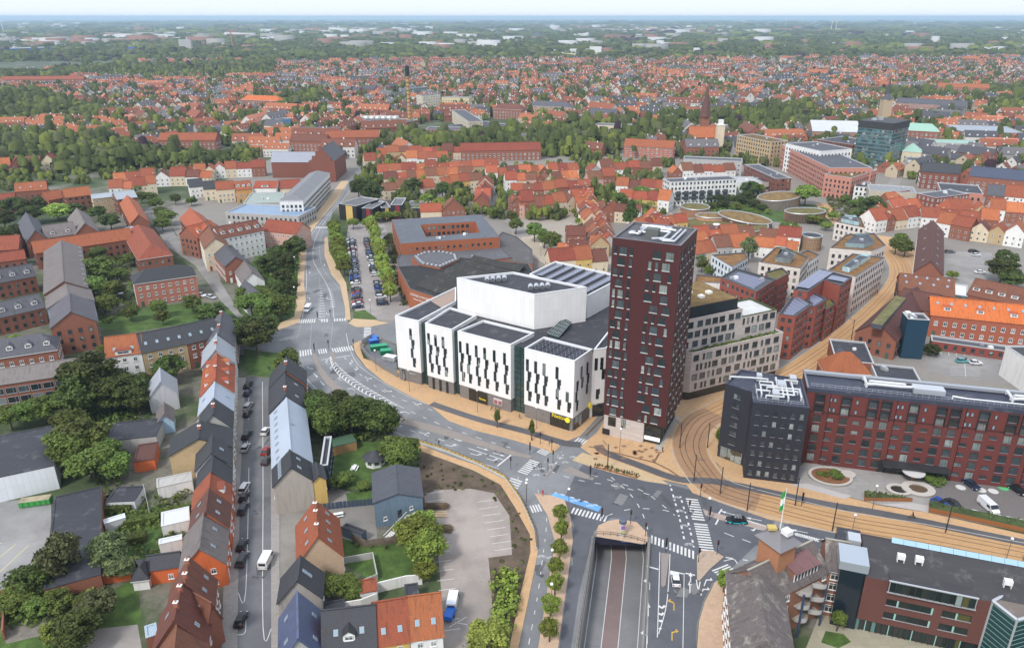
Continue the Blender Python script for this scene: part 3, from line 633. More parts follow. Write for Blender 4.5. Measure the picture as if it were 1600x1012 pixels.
# --- pavements with kerbs
PAVE = [('pavement', [(478, 470), (475, 443), (477, 403), (482, 370), (494, 352), (527, 313), (545, 283), (533, 283), (517, 305), (483, 348), (470, 365), (466, 403), (465, 443), (460, 495), (431, 508), (436, 516), (467, 504)], TAN2),
  ('pavement', [(507, 372), (512, 370), (514, 392), (530, 423), (541, 443), (546, 478), (548, 500), (540, 500), (539, 480), (531, 445), (518, 430), (507, 400)], TAN2),
  ('pavement', [(544, 505), (552, 498), (585, 500), (607, 505), (577, 511), (556, 511)], TAN2),
  ('pavement', [(551, 538), (566, 531), (592, 526), (596, 530), (572, 536), (563, 545), (568, 560), (617, 575), (640, 592), (716, 612), (800, 635), (821, 645), (896, 665), (926, 630), (985, 565), (995, 575), (960, 625), (935, 650), (907, 681), (884, 690), (832, 677), (762, 664), (702, 650), (672, 634), (639, 618), (602, 598), (572, 574), (556, 553)], TAN),
  ('pavement', [(668, 630), (700, 646), (745, 660), (800, 676), (858, 690), (856, 703), (842, 700), (800, 687), (740, 672), (700, 657)], TAN),
  ('pavement', [(862, 690), (876, 697), (864, 708), (853, 703)], TAN),
  ('pavement', [(612, 681), (650, 692), (700, 712), (745, 727), (790, 750), (815, 785), (838, 830), (841, 860), (825, 940), (806, 1030), (792, 1030), (815, 920), (829, 862), (828, 835), (805, 793), (782, 757), (740, 735), (700, 720), (655, 704), (612, 690)], TAN),
  ('pavement', [(835, 771), (860, 774), (882, 781), (892, 809), (895, 846), (872, 1012), (862, 1080), (830, 1080), (841, 1012), (857, 909), (867, 846), (855, 804), (843, 785)], mat('paver', (.5, .35, .24), .85)),
  ('pavement', [(1088, 1060), (1089, 1012), (1092, 971), (1101, 941), (1116, 911), (1133, 899), (1140, 905), (1142, 950), (1148, 1060)], mat('paver', (.5, .35, .24), .85)),
  ('pavement', [(931, 832), (935, 821), (950, 814), (970, 811), (995, 816), (1011, 832), (1012, 846), (1004, 850), (932, 838)], mat('paver', (.5, .35, .24), .85)),
  ('traffic_island', [(1089, 868), (1098, 860), (1117, 861), (1131, 870), (1110, 888), (1093, 907), (1089, 905)], mat('paver', (.42, .32, .24), .85)),
  ('traffic_island', [(1033, 864), (1046, 865), (1040, 914), (1036, 917), (1033, 914)], COBB),
  ('traffic_island', [(487, 553), (493, 552), (500, 570), (515, 590), (540, 612), (575, 630), (612, 648), (650, 658), (700, 671), (800, 704), (832, 713), (828, 716), (800, 711), (700, 682), (650, 668), (610, 657), (570, 642), (535, 622), (508, 598), (494, 577)], COBB),
  ('traffic_island', [(515, 550), (522, 549), (525, 565), (521, 566)], COBB),
  ('traffic_island', [(878, 735), (892, 729), (929, 747), (926, 750), (905, 745)], COBB),
  ('traffic_island', [(855, 745), (870, 700 + 27), (868, 726), (853, 741)], COBB),
  ('pavement', [(894, 719), (910, 707), (925, 712), (990, 730), (1030, 747), (1045, 757), (1010, 752), (960, 740), (920, 728)], mat('paver', (.5, .37, .22), .85)),
  ('traffic_island', [(1098, 795), (1105, 798), (1180, 818), (1200, 824), (1195, 828), (1140, 816), (1102, 805)], mat('paver', (.38, .3, .26), .85)),
  ('pavement', [(919, 697), (924, 688), (935, 672), (945, 655), (1045, 655), (1056, 676), (1040, 700), (1052, 735), (1075, 757), (1040, 745), (990, 730), (930, 712)], TAN),
  ('pavement', [(1045, 600), (1140, 590), (1290, 585), (1280, 640), (1220, 640), (1130, 640), (1130, 628), (1100, 636), (1070, 653), (1057, 676), (1050, 690), (1020, 700), (1010, 660)], TAN),
  ('pavement', [(1082, 756), (1142, 758), (1240, 778), (1400, 808), (1600, 841), (1760, 868), (1760, 915), (1600, 884), (1450, 859), (1330, 838), (1200, 811), (1082, 770), (1060, 740), (1048, 700), (1060, 660), (1097, 640), (1130, 655), (1140, 640), (1185, 640), (1180, 740), (1170, 750)], TAN),
  ('pavement', [(1165, 745), (1250, 757), (1375, 790), (1450, 801), (1600, 835), (1760, 868), (1760, 874), (1600, 844), (1400, 808), (1240, 778), (1140, 758)], TAN)]
for i, (nm, pts, m) in enumerate(PAVE): kerbed(nm, pts, .12 + i * .0002, m)
for x0, x1 in ((345, 370), (424, 437)):
 kerbed('pavement', [(x0 + (384 - 370 if x0 < 400 else -1), 590), (x1 + (14 if x0 < 400 else -3), 590), (x1 + 5 * (x0 < 400), 760), (x1, 1060), (x0, 1060)], .12, mat('paver', (.3, .28, .26), .9))
sheet('square', [(907, 699), (922, 684), (1045, 598), (1190, 598), (1185, 740), (1140, 764), (1068, 757), (1010, 744), (940, 722)], .1, TAN)
kerbed('pavement', [(668, 631), (700, 647), (745, 661), (800, 677), (855, 691), (862, 684), (800, 655), (720, 625), (680, 618)], .116, TAN)
# repairs and covers in the carriageway
b = MB(); c_ = MB(); rq = random.Random(3); zq = .0102; MAN = mat('metal', (.1, .1, .1), .6)
for x, y, w_ in [(490, 420, 12), (500, 460, 14), (505, 525, 30), (540, 590, 20), (600, 640, 16), (690, 690, 25), (770, 715, 20), (850, 735, 25), (930, 775, 40), (1020, 790, 40), (1090, 800, 20), (885, 880, 8), (848, 900, 5), (1055, 930, 12), (1090, 925, 6), (400, 700, 8), (402, 800, 10), (404, 900, 10), (1250, 828, 30), (580, 520, 20)]:
 for k in range(3):
  p = U(x + rq.uniform(-w_, w_), y + rq.uniform(-w_ * .4, w_ * .4)).xy; zq += .00008; strip(b, [p, p + Vector((rq.uniform(-2, 2), rq.uniform(2, 6)))], rq.uniform(1, 2.2), zq, mat('asphalt', rq.choice([(.1, .1, .105), (.075, .077, .082), (.17, .17, .17)]), .9))
  p = U(x + rq.uniform(-w_, w_), y + rq.uniform(-w_ * .4, w_ * .4)).xy; c_.lathe((*p, 0), [(.36, .02), (.01, .022)], MAN, 10)
b.build('road_patches', kind='structure'); c_.build('manhole_covers', kind='stuff')
# tram bed, lying flush in the pavement
def at3(pts): return [U(x, y, .13).xy for x, y in pts]
tr_c = smooth(at3([(1470, 215), (1290, 328), (1296, 345), (1335, 380), (1385, 385), (1405, 400), (1412, 425), (1395, 455), (1340, 510), (1260, 570), (1200, 602), (1130, 640), (1096, 657), (1080, 680), (1078, 703), (1092, 731), (1112, 758), (1170, 783), (1330, 820), (1450, 837), (1600, 867), (1760, 895)]), 8)
tr_c = smooth(at3([(1286, 318), (1310, 345), (1352, 372), (1393, 398), (1408, 425), (1395, 455), (1340, 510), (1260, 570), (1200, 602), (1130, 640), (1096, 657), (1080, 680), (1078, 703), (1092, 731), (1125, 763), (1210, 789), (1330, 818), (1450, 838), (1600, 867), (1760, 895)]), 8)
b = MB(); strip(b, tr_c, 9.0, .126, mat('paver', (.47, .28, .13), .85, bw=1.4, rh=.35)); b.build('tram_bed', kind='structure')
cb = [p for p in tr_c if 120 < p.y < 205 and p.x < 57]
b = MB(); strip(b, cb, 8.4, .13, mat('paver', (.34, .2, .11), .85, bw=1.4, rh=.35)); b.build('tram_bed', kind='structure')
Lc, Rc = ribbon(tr_c, 3.6)
RAIL = mat('metal', (.1, .08, .07), .5)
tk = thing('tram_track', 'double tram track with dark grooved rails curving past the maroon tower', 'tram track', (0, 0, 0))
for side in (1, -1):
 for off in (-.72, .72):
  Lr, Rr = ribbon(tr_c, 2 * abs(side * 1.75 + off)); q = Lr if side * 1.75 + off > 0 else Rr
  b = MB(); strip(b, q, .16, .142, RAIL); b.build('rail', tk)
EDG = mat('paver', (.42, .4, .36), .9, bw=1, rh=.3)
for w_ in (9.3,):
 for q in ribbon(tr_c, w_): b = MB(); strip(b, q, .25, .136, EDG); b.build('kerb_line', kind='structure')
# asphalt cycle paths
CYC = mat('asphalt', (.085, .083, .088), .85)
for nm, pts, w_ in (('cycle_path', [(935, 695), (945, 706), (1000, 727), (1060, 748), (1120, 752), (1200, 768), (1290, 787), (1400, 806), (1600, 847), (1760, 872)], 2.6),
     ('cycle_path', [(674, 630), (705, 641), (752, 656), (800, 668), (830, 676), (862, 686), (885, 692), (907, 694)], 2.6)):
 b = MB(); strip(b, smooth(at3(pts), 6), w_, .134, CYC); b.build(nm, kind='structure')
sheet('cycle_path', [(867, 769), (940, 791), (935, 799), (860, 774)], .013, mat('asphalt', (.12, .3, .55), .8))
# dark brick lines in the square beneath the tower
b = MB()
for pts in ([(920, 697), (1022, 722), (1045, 733), (1062, 745)], [(1022, 722), (1030, 708)], [(955, 640), (915, 680)], [(1024, 706), (1034, 707)]): strip(b, at3(pts), .5, .138, mat('paver', (.17, .09, .05), .9))
for i in range(24):
 p = U(ru(925, 1040), ru(695, 720), .1); b.box((p.x, p.y, .135), (1.1, .9, .01), mat('paver', (.25, .13, .07), .9), random.random())
b.build('paving_pattern', kind='structure')
sheet('plaza_strip', [(1031, 706), (1022, 702), (1052, 652), (1064, 650)], .13, SLABS)
# --- underpass
tun = MB(); LW = [U(933, 838), U(906, 1012), U(900, 1060)]; RW = [U(1008, 841), U(1000, 1012), U(997, 1060)]
zf = [-5.6, -4.4, -3.9]; CONC = PLS((.3, .28, .25), .9)
lp = [Vector((U(*q).x, U(*q).y)) for q in ((930, 838), (905, 1012), (899, 1060))]; rp = [Vector((U(*q).x, U(*q).y)) for q in ((1012, 841), (1001, 1012), (998, 1060))]
back = [lp[0] + Vector((2.5, 26)), rp[0] + Vector((2.5, 26))]
fl = MB(); Lf = [back[0]] + lp; Rf = [back[1]] + rp; zz = [-6.4] + zf
def lane(t0, t1, dz, m, bb):
 for i in range(len(Lf) - 1):
  A = [Lf[i].lerp(Rf[i], t0), Lf[i].lerp(Rf[i], t1), Lf[i + 1].lerp(Rf[i + 1], t1), Lf[i + 1].lerp(Rf[i + 1], t0)]
  bb.face([(*A[3], zz[i + 1] + dz), (*A[2], zz[i + 1] + dz), (*A[1], zz[i] + dz), (*A[0], zz[i] + dz)], m)
lane(0, 1, 0, mat('asphalt', (.15, .15, .155), .85), fl); lane(.34, .62, .006, mat('asphalt', (.16, .115, .11), .85), fl)
for t in (.335, .62, .05, .95): lane(t - .006, t + .006, .012, PAINT, fl)
fl.build('underpass_road', kind='structure')
wl = MB()
for S, T in ((lp, -1), (rp, 1)):
 S2 = [back[0 if T < 0 else 1]] + S
 for i in range(len(S2) - 1):
  q = [(*S2[i], zz[i] - .1), (*S2[i + 1], zz[i + 1] - .1), (*S2[i + 1], .0), (*S2[i], .0)]; wl.face(q, CONC)
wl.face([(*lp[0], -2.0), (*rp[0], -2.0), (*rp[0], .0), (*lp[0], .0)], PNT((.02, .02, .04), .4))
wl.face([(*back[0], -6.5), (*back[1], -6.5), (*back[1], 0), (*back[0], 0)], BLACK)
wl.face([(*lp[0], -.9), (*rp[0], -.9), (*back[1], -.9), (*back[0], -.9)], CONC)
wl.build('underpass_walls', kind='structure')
# parapets with railings
def railing(label, pts, h=1.1, step=1.5, col=(.12, .11, .1), base=.35, bw=.4, bm_=None, name='railing', picket=0):
 P = [Vector(p[:2]) for p in pts]; root = thing(name, label, 'railing', (P[0].x, P[0].y, 0)); m = mat('metal', col, .5)
 if base: b = MB(); L, Rr = ribbon(P, bw); b.prism(L + Rr[::-1], .0, base, bm_ or CONC); b.build('parapet', root)
 b = MB()
 for a, c in zip(P, P[1:]):
  for z in (h, (h + base) / 2): b.tube((*a, z), (*c, z), .05, m, 4)
 b.build('rail', root); b = MB()
 for p, t in along(P, step): b.tube((*p, base), (*p, h + .05), .05, m, 4)
 b.build('post', root, kind='stuff')
 if picket:
  b = MB()
  for p, t in along(P, picket): b.tube((*p, base), (*p, h), .02, m, 3)
  b.build('bars', root, kind='stuff')
 return root
railing('railing on low wall along the west side of the underpass ramp', [p + Vector((-.5, 0)) for p in lp])
railing('railing on low wall along the east side of the underpass ramp', [p + Vector((.5, 0)) for p in rp])
railing('curved dark railing above the underpass mouth', [U(*q).xy for q in ((932, 836), (955, 837), (985, 842), (1009, 849))], base=.12)
b = MB(); a = U(933, 841); c = U(1006, 853)
sg = thing('road_sign', 'long dark blue overhead height sign with white text across underpass mouth', 'road sign', (lp[0].x, lp[0].y, 0)); u_ = (rp[0] - lp[0]).normalized(); n_ = Vector((u_.y, -u_.x)); q0 = lp[0] + n_ * .1
b.box((*(lp[0].lerp(rp[0], .72) + n_ * .15), -.75), ((rp[0] - lp[0]).length * .5, .15, 1.1), PNT((.015, .02, .09), .4), at2(u_.y, u_.x)); b.build('board', sg)
def text(s, loc, size, rz, m, parent=None, tilt=math.pi / 2, name='lettering', ext=.02, align='CENTER'):
 cu = bpy.data.curves.new(name, 'FONT'); cu.body = s; cu.size = size; cu.extrude = ext; cu.align_x = align; cu.align_y = 'CENTER'; cu.resolution_u = 2; cu.materials.append(m)
 tmp = bpy.data.objects.new('tmp', cu); me = bpy.data.meshes.new_from_object(tmp); bpy.data.objects.remove(tmp)
 if not me.materials: me.materials.append(m)
 o = bpy.data.objects.new(name, me); COL.objects.link(o); o.rotation_euler = (tilt, 0, rz)
 if parent: o.parent = parent; loc = Vector(loc) - wloc(parent)
 o.location = loc; return o
p = lp[0].lerp(rp[0], .62) + n_ * .25; text('Centrum', (*p, -.72), .75, at2(u_.y, u_.x), WHITE, sg)
p = lp[0].lerp(rp[0], .92) + n_ * .25; text('P', (*p, -.72), .8, at2(u_.y, u_.x), WHITE, sg)
# ================================================================ painted markings
MK = MB(); ZM = .016
def G(x, y): return U(x, y, 0).xy
def mline(pts, w=.14, dash=None, z=ZM, m=None, mb=None):
 mb = mb or MK; P = smooth([G(*p) for p in pts], 5) if len(pts) > 2 else [G(*p) for p in pts]
 if not dash: strip(mb, P, w, z, m or PAINT); return
 on, off = dash; L = along(P, .5); k = 0; seg = []
 for i, (p, t) in enumerate(L):
  ph = (i * .5) % (on + off)
  if ph < on: seg.append(p)
  elif len(seg) > 1: strip(mb, seg, w, z, m or PAINT); seg = []
 if len(seg) > 1: strip(mb, seg, w, z, m or PAINT)
def zebra(a, b_, c, n, z=ZM, duty=.52):
 """n stripes between G(a) and G(b), each reaching across to the line through c (c is opposite a)"""
 a, b_, c = G(*a), G(*b_), G(*c); w_ = c - a; st = (b_ - a) / n; mb = MB()
 for i in range(n):
  p = a + st * (i + (1 - duty) / 2); q = p + st * duty; mb.poly([(*p, z), (*q, z), (*(q + w_), z), (*(p + w_), z)], PAINT)
 mb.build('road_markings', kind='structure')
zebra((895, 792), (951, 806), (890, 801), 10); zebra((1016, 835), (1086, 861), (1015, 847), 12)
zebra((1071, 777), (1082, 812), (1090, 779), 9, z=.02); zebra((1084, 816), (1094, 860), (1105, 818), 11, z=.02)
zebra((808, 737), (829, 717), (823, 742), 8); zebra((788, 762), (799, 745), (806, 768), 5); zebra((838, 706), (846, 700), (852, 712), 4)
zebra((895, 690), (916, 696), (903, 683), 5); zebra((861, 688), (875, 693), (859, 691), 3)
zebra((467, 548), (487, 545), (468, 557), 5); zebra((496, 546), (510, 544), (498, 553), 4); zebra((517, 544), (550, 540), (520, 551), 9)
zebra((467, 499), (494, 498), (465, 505), 8); zebra((501, 498), (513, 498), (501, 503), 3); zebra((521, 498), (541, 497), (521, 502), 5)
zebra((569, 511), (568, 527), (580, 511), 7); zebra((826, 790), (843, 787), (831, 801), 4, z=.014); zebra((1111, 890), (1122, 899), (1136, 880), 3); zebra((491, 354), (515, 354), (490, 357), 9)
# lane lines
for pts, w_, d in [
 ([(545, 283), (529, 313), (500, 350), (484, 372), (478, 403), (479, 443), (472, 500)], .15, None),
 ([(556, 285), (535, 313), (512, 340), (493, 372), (489, 403), (496, 420), (510, 443), (518, 465), (522, 498)], .15, None),
 ([(508, 345), (500, 380), (500, 400), (505, 420), (525, 445), (535, 455)], .15, (1.5, 1.5)), ([(500, 430), (498, 460), (496, 498)], .12, (1.5, 1.5)),
 ([(490, 560), (510, 585)], .12, None), ([(487, 506), (484, 545)], .2, (1, 1)), ([(520, 506), (516, 545)], .2, (1, 1)), ([(541, 521), (545, 541)], .15, None), ([(438, 532), (463, 527), (470, 505)], .15, (1, 1)),
 ([(515, 558), (521, 575), (540, 595), (580, 620), (624, 634)], .18, None), ([(520, 555), (527, 570), (560, 597), (625, 635)], .18, None),
 ([(538, 558), (560, 582), (585, 602), (620, 621), (690, 646)], .2, (2.2, 2.6)), ([(548, 549), (560, 570), (590, 592), (640, 620), (690, 640)], .12, None),
 ([(624, 634), (660, 651), (702, 668), (760, 688), (800, 700)], .2, (2.2, 2.6)), ([(475, 588), (500, 613), (530, 640), (560, 660), (615, 674), (650, 690), (700, 707), (780, 732)], .15, None),
 ([(620, 663), (650, 675), (700, 690), (728, 700)], .2, (2.2, 2.6)), ([(732, 700), (786, 718)], .25, None), ([(777, 728), (799, 710)], .4, None), ([(502, 562), (548, 555)], .3, None),
 ([(840, 765), (853, 800), (853, 830), (848, 870), (840, 930), (825, 1012)], .14, (1.8, 1.8)),
 ([(1010, 1012), (1012, 935), (1014, 850)], .15, None), ([(1027, 995), (1029, 940), (1031, 862)], .15, None), ([(1029, 990), (1042, 940), (1047, 865)], .15, None), ([(1011, 884), (1029, 889)], .35, None), ([(1045, 891), (1068, 896)], .35, None), ([(1071, 895), (1086, 898)], .35, None),
 ([(1069, 895), (1067, 1012)], .12, None), ([(1047, 757), (1062, 810), (1071, 852)], .4, (.6, .6)), ([(1063, 775), (1075, 815), (1085, 858)], .4, (.6, .6)),
 ([(949, 805), (975, 797), (1000, 794), (1040, 797), (1060, 807)], .2, (2, 2.5)), ([(955, 745), (985, 772), (1003, 800), (1013, 830)], .2, (2, 2)),
 ([(925, 742), (970, 755), (1010, 770), (1056, 806)], .2, (2, 2)), ([(860, 735), (876, 742), (915, 752), (950, 757), (985, 764), (1030, 777)], .2, (2, 2)), ([(867, 769), (905, 780), (940, 791)], .3, (.6, .6)),
 ([(1120, 806), (1128, 795)], .35, None), ([(1118, 819), (1124, 808)], .35, None), ([(1132, 832), (1147, 838)], .2, None), ([(1160, 842), (1173, 847)], .2, None), ([(1108, 862), (1125, 868), (1145, 872), (1170, 875)], .3, (2, 1.5)),
 ([(1145, 803), (1165, 807)], .2, None), ([(1088, 905), (1091, 920), (1094, 908)], .2, None), ([(1131, 876), (1146, 873), (1152, 880)], .2, None),
 ([(858, 715), (835, 735)], .12, (1, 1)), ([(878, 705), (870, 713)], .12, (1, 1)), ([(880, 710), (850, 745)], .3, (.6, .6)), ([(810, 745), (802, 775)], .12, None)]: mline(pts, w_, d)
# chevrons between the curved lines and on the gore
def chevrons(A, B, n, w_=.45):
 A, B = smooth([G(*p) for p in A], 8), smooth([G(*p) for p in B], 8); la, lb = along(A, .25), along(B, .25)
 for i in range(n):
  t = (i + .5) / n; p, q = la[int(t * (len(la) - 1))][0], lb[int(t * (len(lb) - 1))][0]; tn = la[int(t * (len(la) - 1))][1]; m_ = (p + q) / 2 - tn * (p - q).length * .5
  strip(MK, [p, m_, q], w_, ZM + .002, PAINT)
chevrons([(515, 558), (521, 575), (540, 595), (580, 620), (624, 634)], [(520, 555), (527, 570), (560, 597), (600, 620), (625, 635)], 22)
chevrons([(497, 500), (499, 470), (501, 445)], [(508, 500), (507, 475), (501, 445)], 14); chevrons([(517, 480), (514, 455), (508, 443)], [(524, 480), (520, 458), (508, 443)], 11)
chevrons([(1030, 985), (1029, 940)], [(1032, 985), (1040, 940)], 4, .5); chevrons([(1165, 811), (1200, 822)], [(1163, 817), (1198, 826)], 10, .4); chevrons([(1245, 832), (1285, 843)], [(1243, 836), (1282, 847)], 10, .35)
# arrows
def arrow(px, py, dx, dy, turn=0, col=None, L=3.6):
 p = G(px, py); d = (G(px + dx, py + dy) - p).normalized(); n = Vector((-d.y, d.x)); m = col or PAINT; z = ZM + .004
 def P(a, c): q = p + d * a + n * c; return (*q, z)
 if turn == 0: MK.face([P(0, -.1), P(L * .65, -.1), P(L * .65, .1), P(0, .1)], m); MK.face([P(L * .65, -.4), P(L, 0), P(L * .65, .4)], m)
 else:
  s = turn; MK.poly([P(0, -.1), P(0, .1), P(L * .6, .1), P(L * .6, -.1)], m); MK.poly([P(L * .6, -.1), P(L * .7, s * .7), P(L * .62, s * .75), P(L * .5, s * .1)], m); MK.poly([P(L * .55, s * .7), P(L * .85, s * .65), P(L * .68, s * 1.2)], m)
YEL = PNT((.55, .33, .06), .7)
for a in [(1015, 921, 0, -10, 1), (1013, 962, 0, -10, 0), (1011, 1005, 0, -10, 1), (1079, 912, 0, -10, 0), (1078, 926, 0, -10, 0), (1100, 915, 3, -8, -1), (1095, 930, 3, -8, -1), (1150, 805, -10, -3, 0), (1190, 813, -10, -2, 0), (1262, 832, -10, -2, 0), (1310, 847, -10, -2, 0), (1195, 828, -10, -2, 1),
    (549, 562, 2, 4, -1), (556, 572, 4, 4, -1), (570, 588, 4, 3, 1), (600, 608, 5, 3, 1), (645, 628, 6, 3, 1), (512, 568, -4, -4, -1), (519, 578, -4, -4, -1), (533, 594, -5, -4, -1), (555, 610, -6, -4, 1), (595, 629, -7, -3, 1), (640, 646, -7, -3, 1), (655, 675, 7, 2, 1), (705, 684, 7, 2, 0), (695, 694, 7, 2, 1), (745, 698, 7, 2, 0), (735, 708, 7, 2, 1), (770, 707, 7, 2, 0), (760, 716, 7, 2, 1), (490, 583, 5, 5, 0), (500, 595, 5, 5, 0), (480, 572, 4, 5, 1), (484, 428, 0, -5, 0), (484, 468, 0, -5, 1), (507, 412, 0, 5, 0), (511, 464, 0, 5, 1), (510, 488, 0, 5, 1), (540, 495, 0, 5, 0)]: arrow(*a)
arrow(1053, 953, 0, -10, 1, YEL); arrow(1050, 1000, 0, -10, -1, YEL)
# bicycle signs
def bike(px, py, s=1.0, m=None):
 p = G(px, py); z = ZM + .006; m = m or PAINT
 for dx in (-.5, .5):
  for i in range(10):
   t, u = 2 * math.pi * i / 10, 2 * math.pi * (i + 1) / 10
   MK.face([(p.x + (dx + .36 * math.cos(t)) * s, p.y + .36 * s * math.sin(t), z), (p.x + (dx + .36 * math.cos(u)) * s, p.y + .36 * s * math.sin(u), z), (p.x + (dx + .26 * math.cos(u)) * s, p.y + .26 * s * math.sin(u), z), (p.x + (dx + .26 * math.cos(t)) * s, p.y + .26 * s * math.sin(t), z)][::1], m)
 strip(MK, [p + Vector((-.5, 0)) * s, p + Vector((-.15, .5)) * s, p + Vector((.3, .5)) * s, p + Vector((.5, 0)) * s], .09, z, m); strip(MK, [p + Vector((-.15, .5)) * s, p + Vector((0, 0)) * s, p + Vector((.3, .55)) * s], .09, z, m)
for q in [(1057, 777), (1062, 798), (1069, 821), (1076, 850), (846, 869), (860, 871), (897, 782), (922, 790), (875, 715), (895, 714), (883, 722), (862, 726), (846, 732), (838, 742)]: bike(*q)
# underpass stripes, street side lines, bays
for x0, y0, x1, y1 in ((398, 700, 398, 1000),): pass
mline([(410, 596), (411, 760), (411, 980), (424, 981)], .14); mline([(389, 603), (388, 655)], .14); mline([(387, 676), (386, 705)], .14); mline([(389, 730), (384, 923), (372, 925)], .14); mline([(384, 960), (383, 987), (371, 991)], .14)
MK.build('road_markings', kind='structure')
# --- vacant lot, its car park, gardens
sheet('dirt_lot', [(655, 704), (700, 720), (740, 737), (785, 757), (812, 793), (832, 835), (833, 862), (818, 920), (795, 1060), (700, 1060), (690, 900), (680, 830), (662, 812)], .006, DIRT)
sheet('car_park_south', [(663, 775), (680, 765), (735, 763), (772, 770), (796, 805), (800, 866), (763, 871), (768, 920), (770, 960), (762, 1060), (690, 1060), (692, 1000), (690, 930), (684, 860), (668, 830)], .010, mat('asphalt', (.27, .235, .21), .9))
b = MB()
for i in range(17):
 y = 771 + i * i * .13 + i * 12.3; x = 664 + (y - 771) * .13
 if y > 985: break
 p, q = G(x + 2, y), G(x + 28, y - 3.5); strip(b, [p, q], .13, .014, PAINT)
for i in range(8): y = 784 + i * 10.8; x = 745 + i * 4; p, q = G(x, y), G(x + 29, y - 4); strip(b, [p, q], .12, .014, PAINT)
for p, q in (((702, 979), (729, 963)), ((712, 972), (730, 975))): strip(b, [G(*p), G(*q)], .15, .014, PAINT)
b.build('parking_lines', kind='structure')
for pts in ([(505, 700), (560, 690), (622, 690), (652, 722), (588, 752), (575, 765), (510, 760), (500, 740)], [(533, 840), (575, 850), (640, 843), (672, 870), (668, 905), (590, 912), (535, 880)], [(540, 770), (585, 765), (583, 785), (545, 790)], [(700, 985), (728, 975), (722, 1060), (695, 1060)], [(430, 380), (475, 380), (468, 440), (460, 495), (430, 500), (380, 500), (375, 440), (400, 400)], [(125, 500), (300, 470), (380, 490), (330, 500), (200, 520), (160, 512)], [(380, 545), (440, 552), (455, 575), (425, 590), (384, 585)]): sheet('lawn', pts, .005, GRASS)
sheet('yard', [(437, 760), (520, 760), (585, 780), (590, 850), (530, 850), (540, 980), (437, 1010)], .0035, mat('asphalt', (.2, .185, .165), .9))
sheet('lawn', [(160, 930), (215, 900), (222, 975), (140, 985), (0, 1060), (-60, 1060), (-60, 990), (100, 965)], .005, GRASS); sheet('lawn', [(165, 800), (250, 790), (300, 800), (290, 850), (210, 880), (160, 890)], .005, GRASS)
sheet('yard', [(-60, 790), (80, 775), (80, 900), (62, 906), (30, 930), (-60, 1000)], .005, mat('asphalt', (.23, .225, .22), .9))
sheet('yard', [(120, 985), (215, 975), (230, 1060), (110, 1060)], .0055, mat('asphalt', (.24, .22, .2), .9)); sheet('patio', [(0, 985), (60, 940), (110, 960), (95, 985), (10, 1005)], .0055, mat('dirt', (.2, .18, .15), .9))
b = MB()
for p, q in (((0, 893), (45, 851)), ((0, 870), (24, 850)), ((-20, 850), (3, 848))): strip(b, [G(*p), G(*q)], .15, .012, PNT((.6, .5, .2), .7))
b.build('parking_lines', kind='structure')
# theatre car park, lawns about it
sheet('car_park_north', [(545, 350), (600, 350), (618, 400), (640, 470), (648, 498), (590, 500), (556, 490), (548, 440), (538, 390)], .010, mat('asphalt', (.26, .235, .22), .9))
sheet('lawn', [(517, 345), (543, 350), (540, 395), (545, 425), (535, 430), (515, 395)], .007, GRASS2); sheet('lawn', [(600, 365), (612, 363), (625, 403), (640, 480), (630, 480), (612, 420)], .007, GRASS2); sheet('lawn', [(552, 487), (570, 484), (590, 498), (575, 502), (552, 500)], .013, GRASS)
# plaza and car park in front of the long red building
sheet('plaza', [(1232, 745), (1258, 722), (1600, 750), (1760, 765), (1760, 868), (1600, 832), (1450, 800), (1375, 789), (1250, 757)], .126, mat('paver', (.3, .285, .27), .9, bw=1.5, rh=1.5)) ; sheet('car_park_east', [(1470, 745), (1600, 757), (1760, 772), (1760, 862), (1600, 826), (1470, 798), (1455, 770)], .131, mat('paver', (.17, .155, .15), .9, bw=.3, rh=.3))
sheet('deck', [(1232, 757), (1260, 755), (1330, 775), (1320, 780)], .14, mat('paver', (.45, .42, .4), .8, bw=4, rh=.2)); sheet('deck', [(1375, 788), (1425, 786), (1452, 790), (1450, 801)], .14, mat('paver', (.45, .42, .4), .8, bw=4, rh=.2))
sheet('car_park', [(1445, 555), (1475, 540), (1560, 545), (1575, 560), (1575, 600), (1500, 590), (1450, 580)], .008, mat('asphalt', (.22, .21, .2), .9)); sheet('car_park', [(1478, 392), (1550, 395), (1545, 445), (1540, 470), (1470, 450), (1475, 420)], .008, mat('asphalt', (.22, .21, .2), .9))
sheet('tan_square', [(1350, 365), (1425, 375), (1430, 400), (1425, 430), (1390, 450), (1410, 420), (1400, 395), (1345, 375)], .121, TAN); sheet('cobbled_square', [(800, 325), (905, 330), (918, 350), (955, 380), (960, 420), (860, 412), (800, 370)], .006, mat('paver', (.33, .29, .24), .9)); sheet('square', [(818, 360), (870, 375), (880, 415), (850, 412), (810, 385)], .008, mat('paver', (.42, .36, .28), .9))
b = MB()
for a, c in (((1461, 553), (1461, 558)),): pass
for i in range(6): strip(b, [G(1470 + i * 12, 549), G(1471 + i * 12, 556)], .15, .014, PAINT)
for i in range(5): strip(b, [G(1485, 573 + i * 3), G(1532, 575 + i * 3)], .12, .014, PAINT)
strip(b, [G(1507, 565), G(1509, 588)], .15, .014, PAINT)
b.build('parking_lines', kind='structure')
sheet('lawn', [(1078, 300), (1200, 294), (1245, 318), (1300, 322), (1300, 352), (1200, 346), (1078, 346)], .012, GRASS)
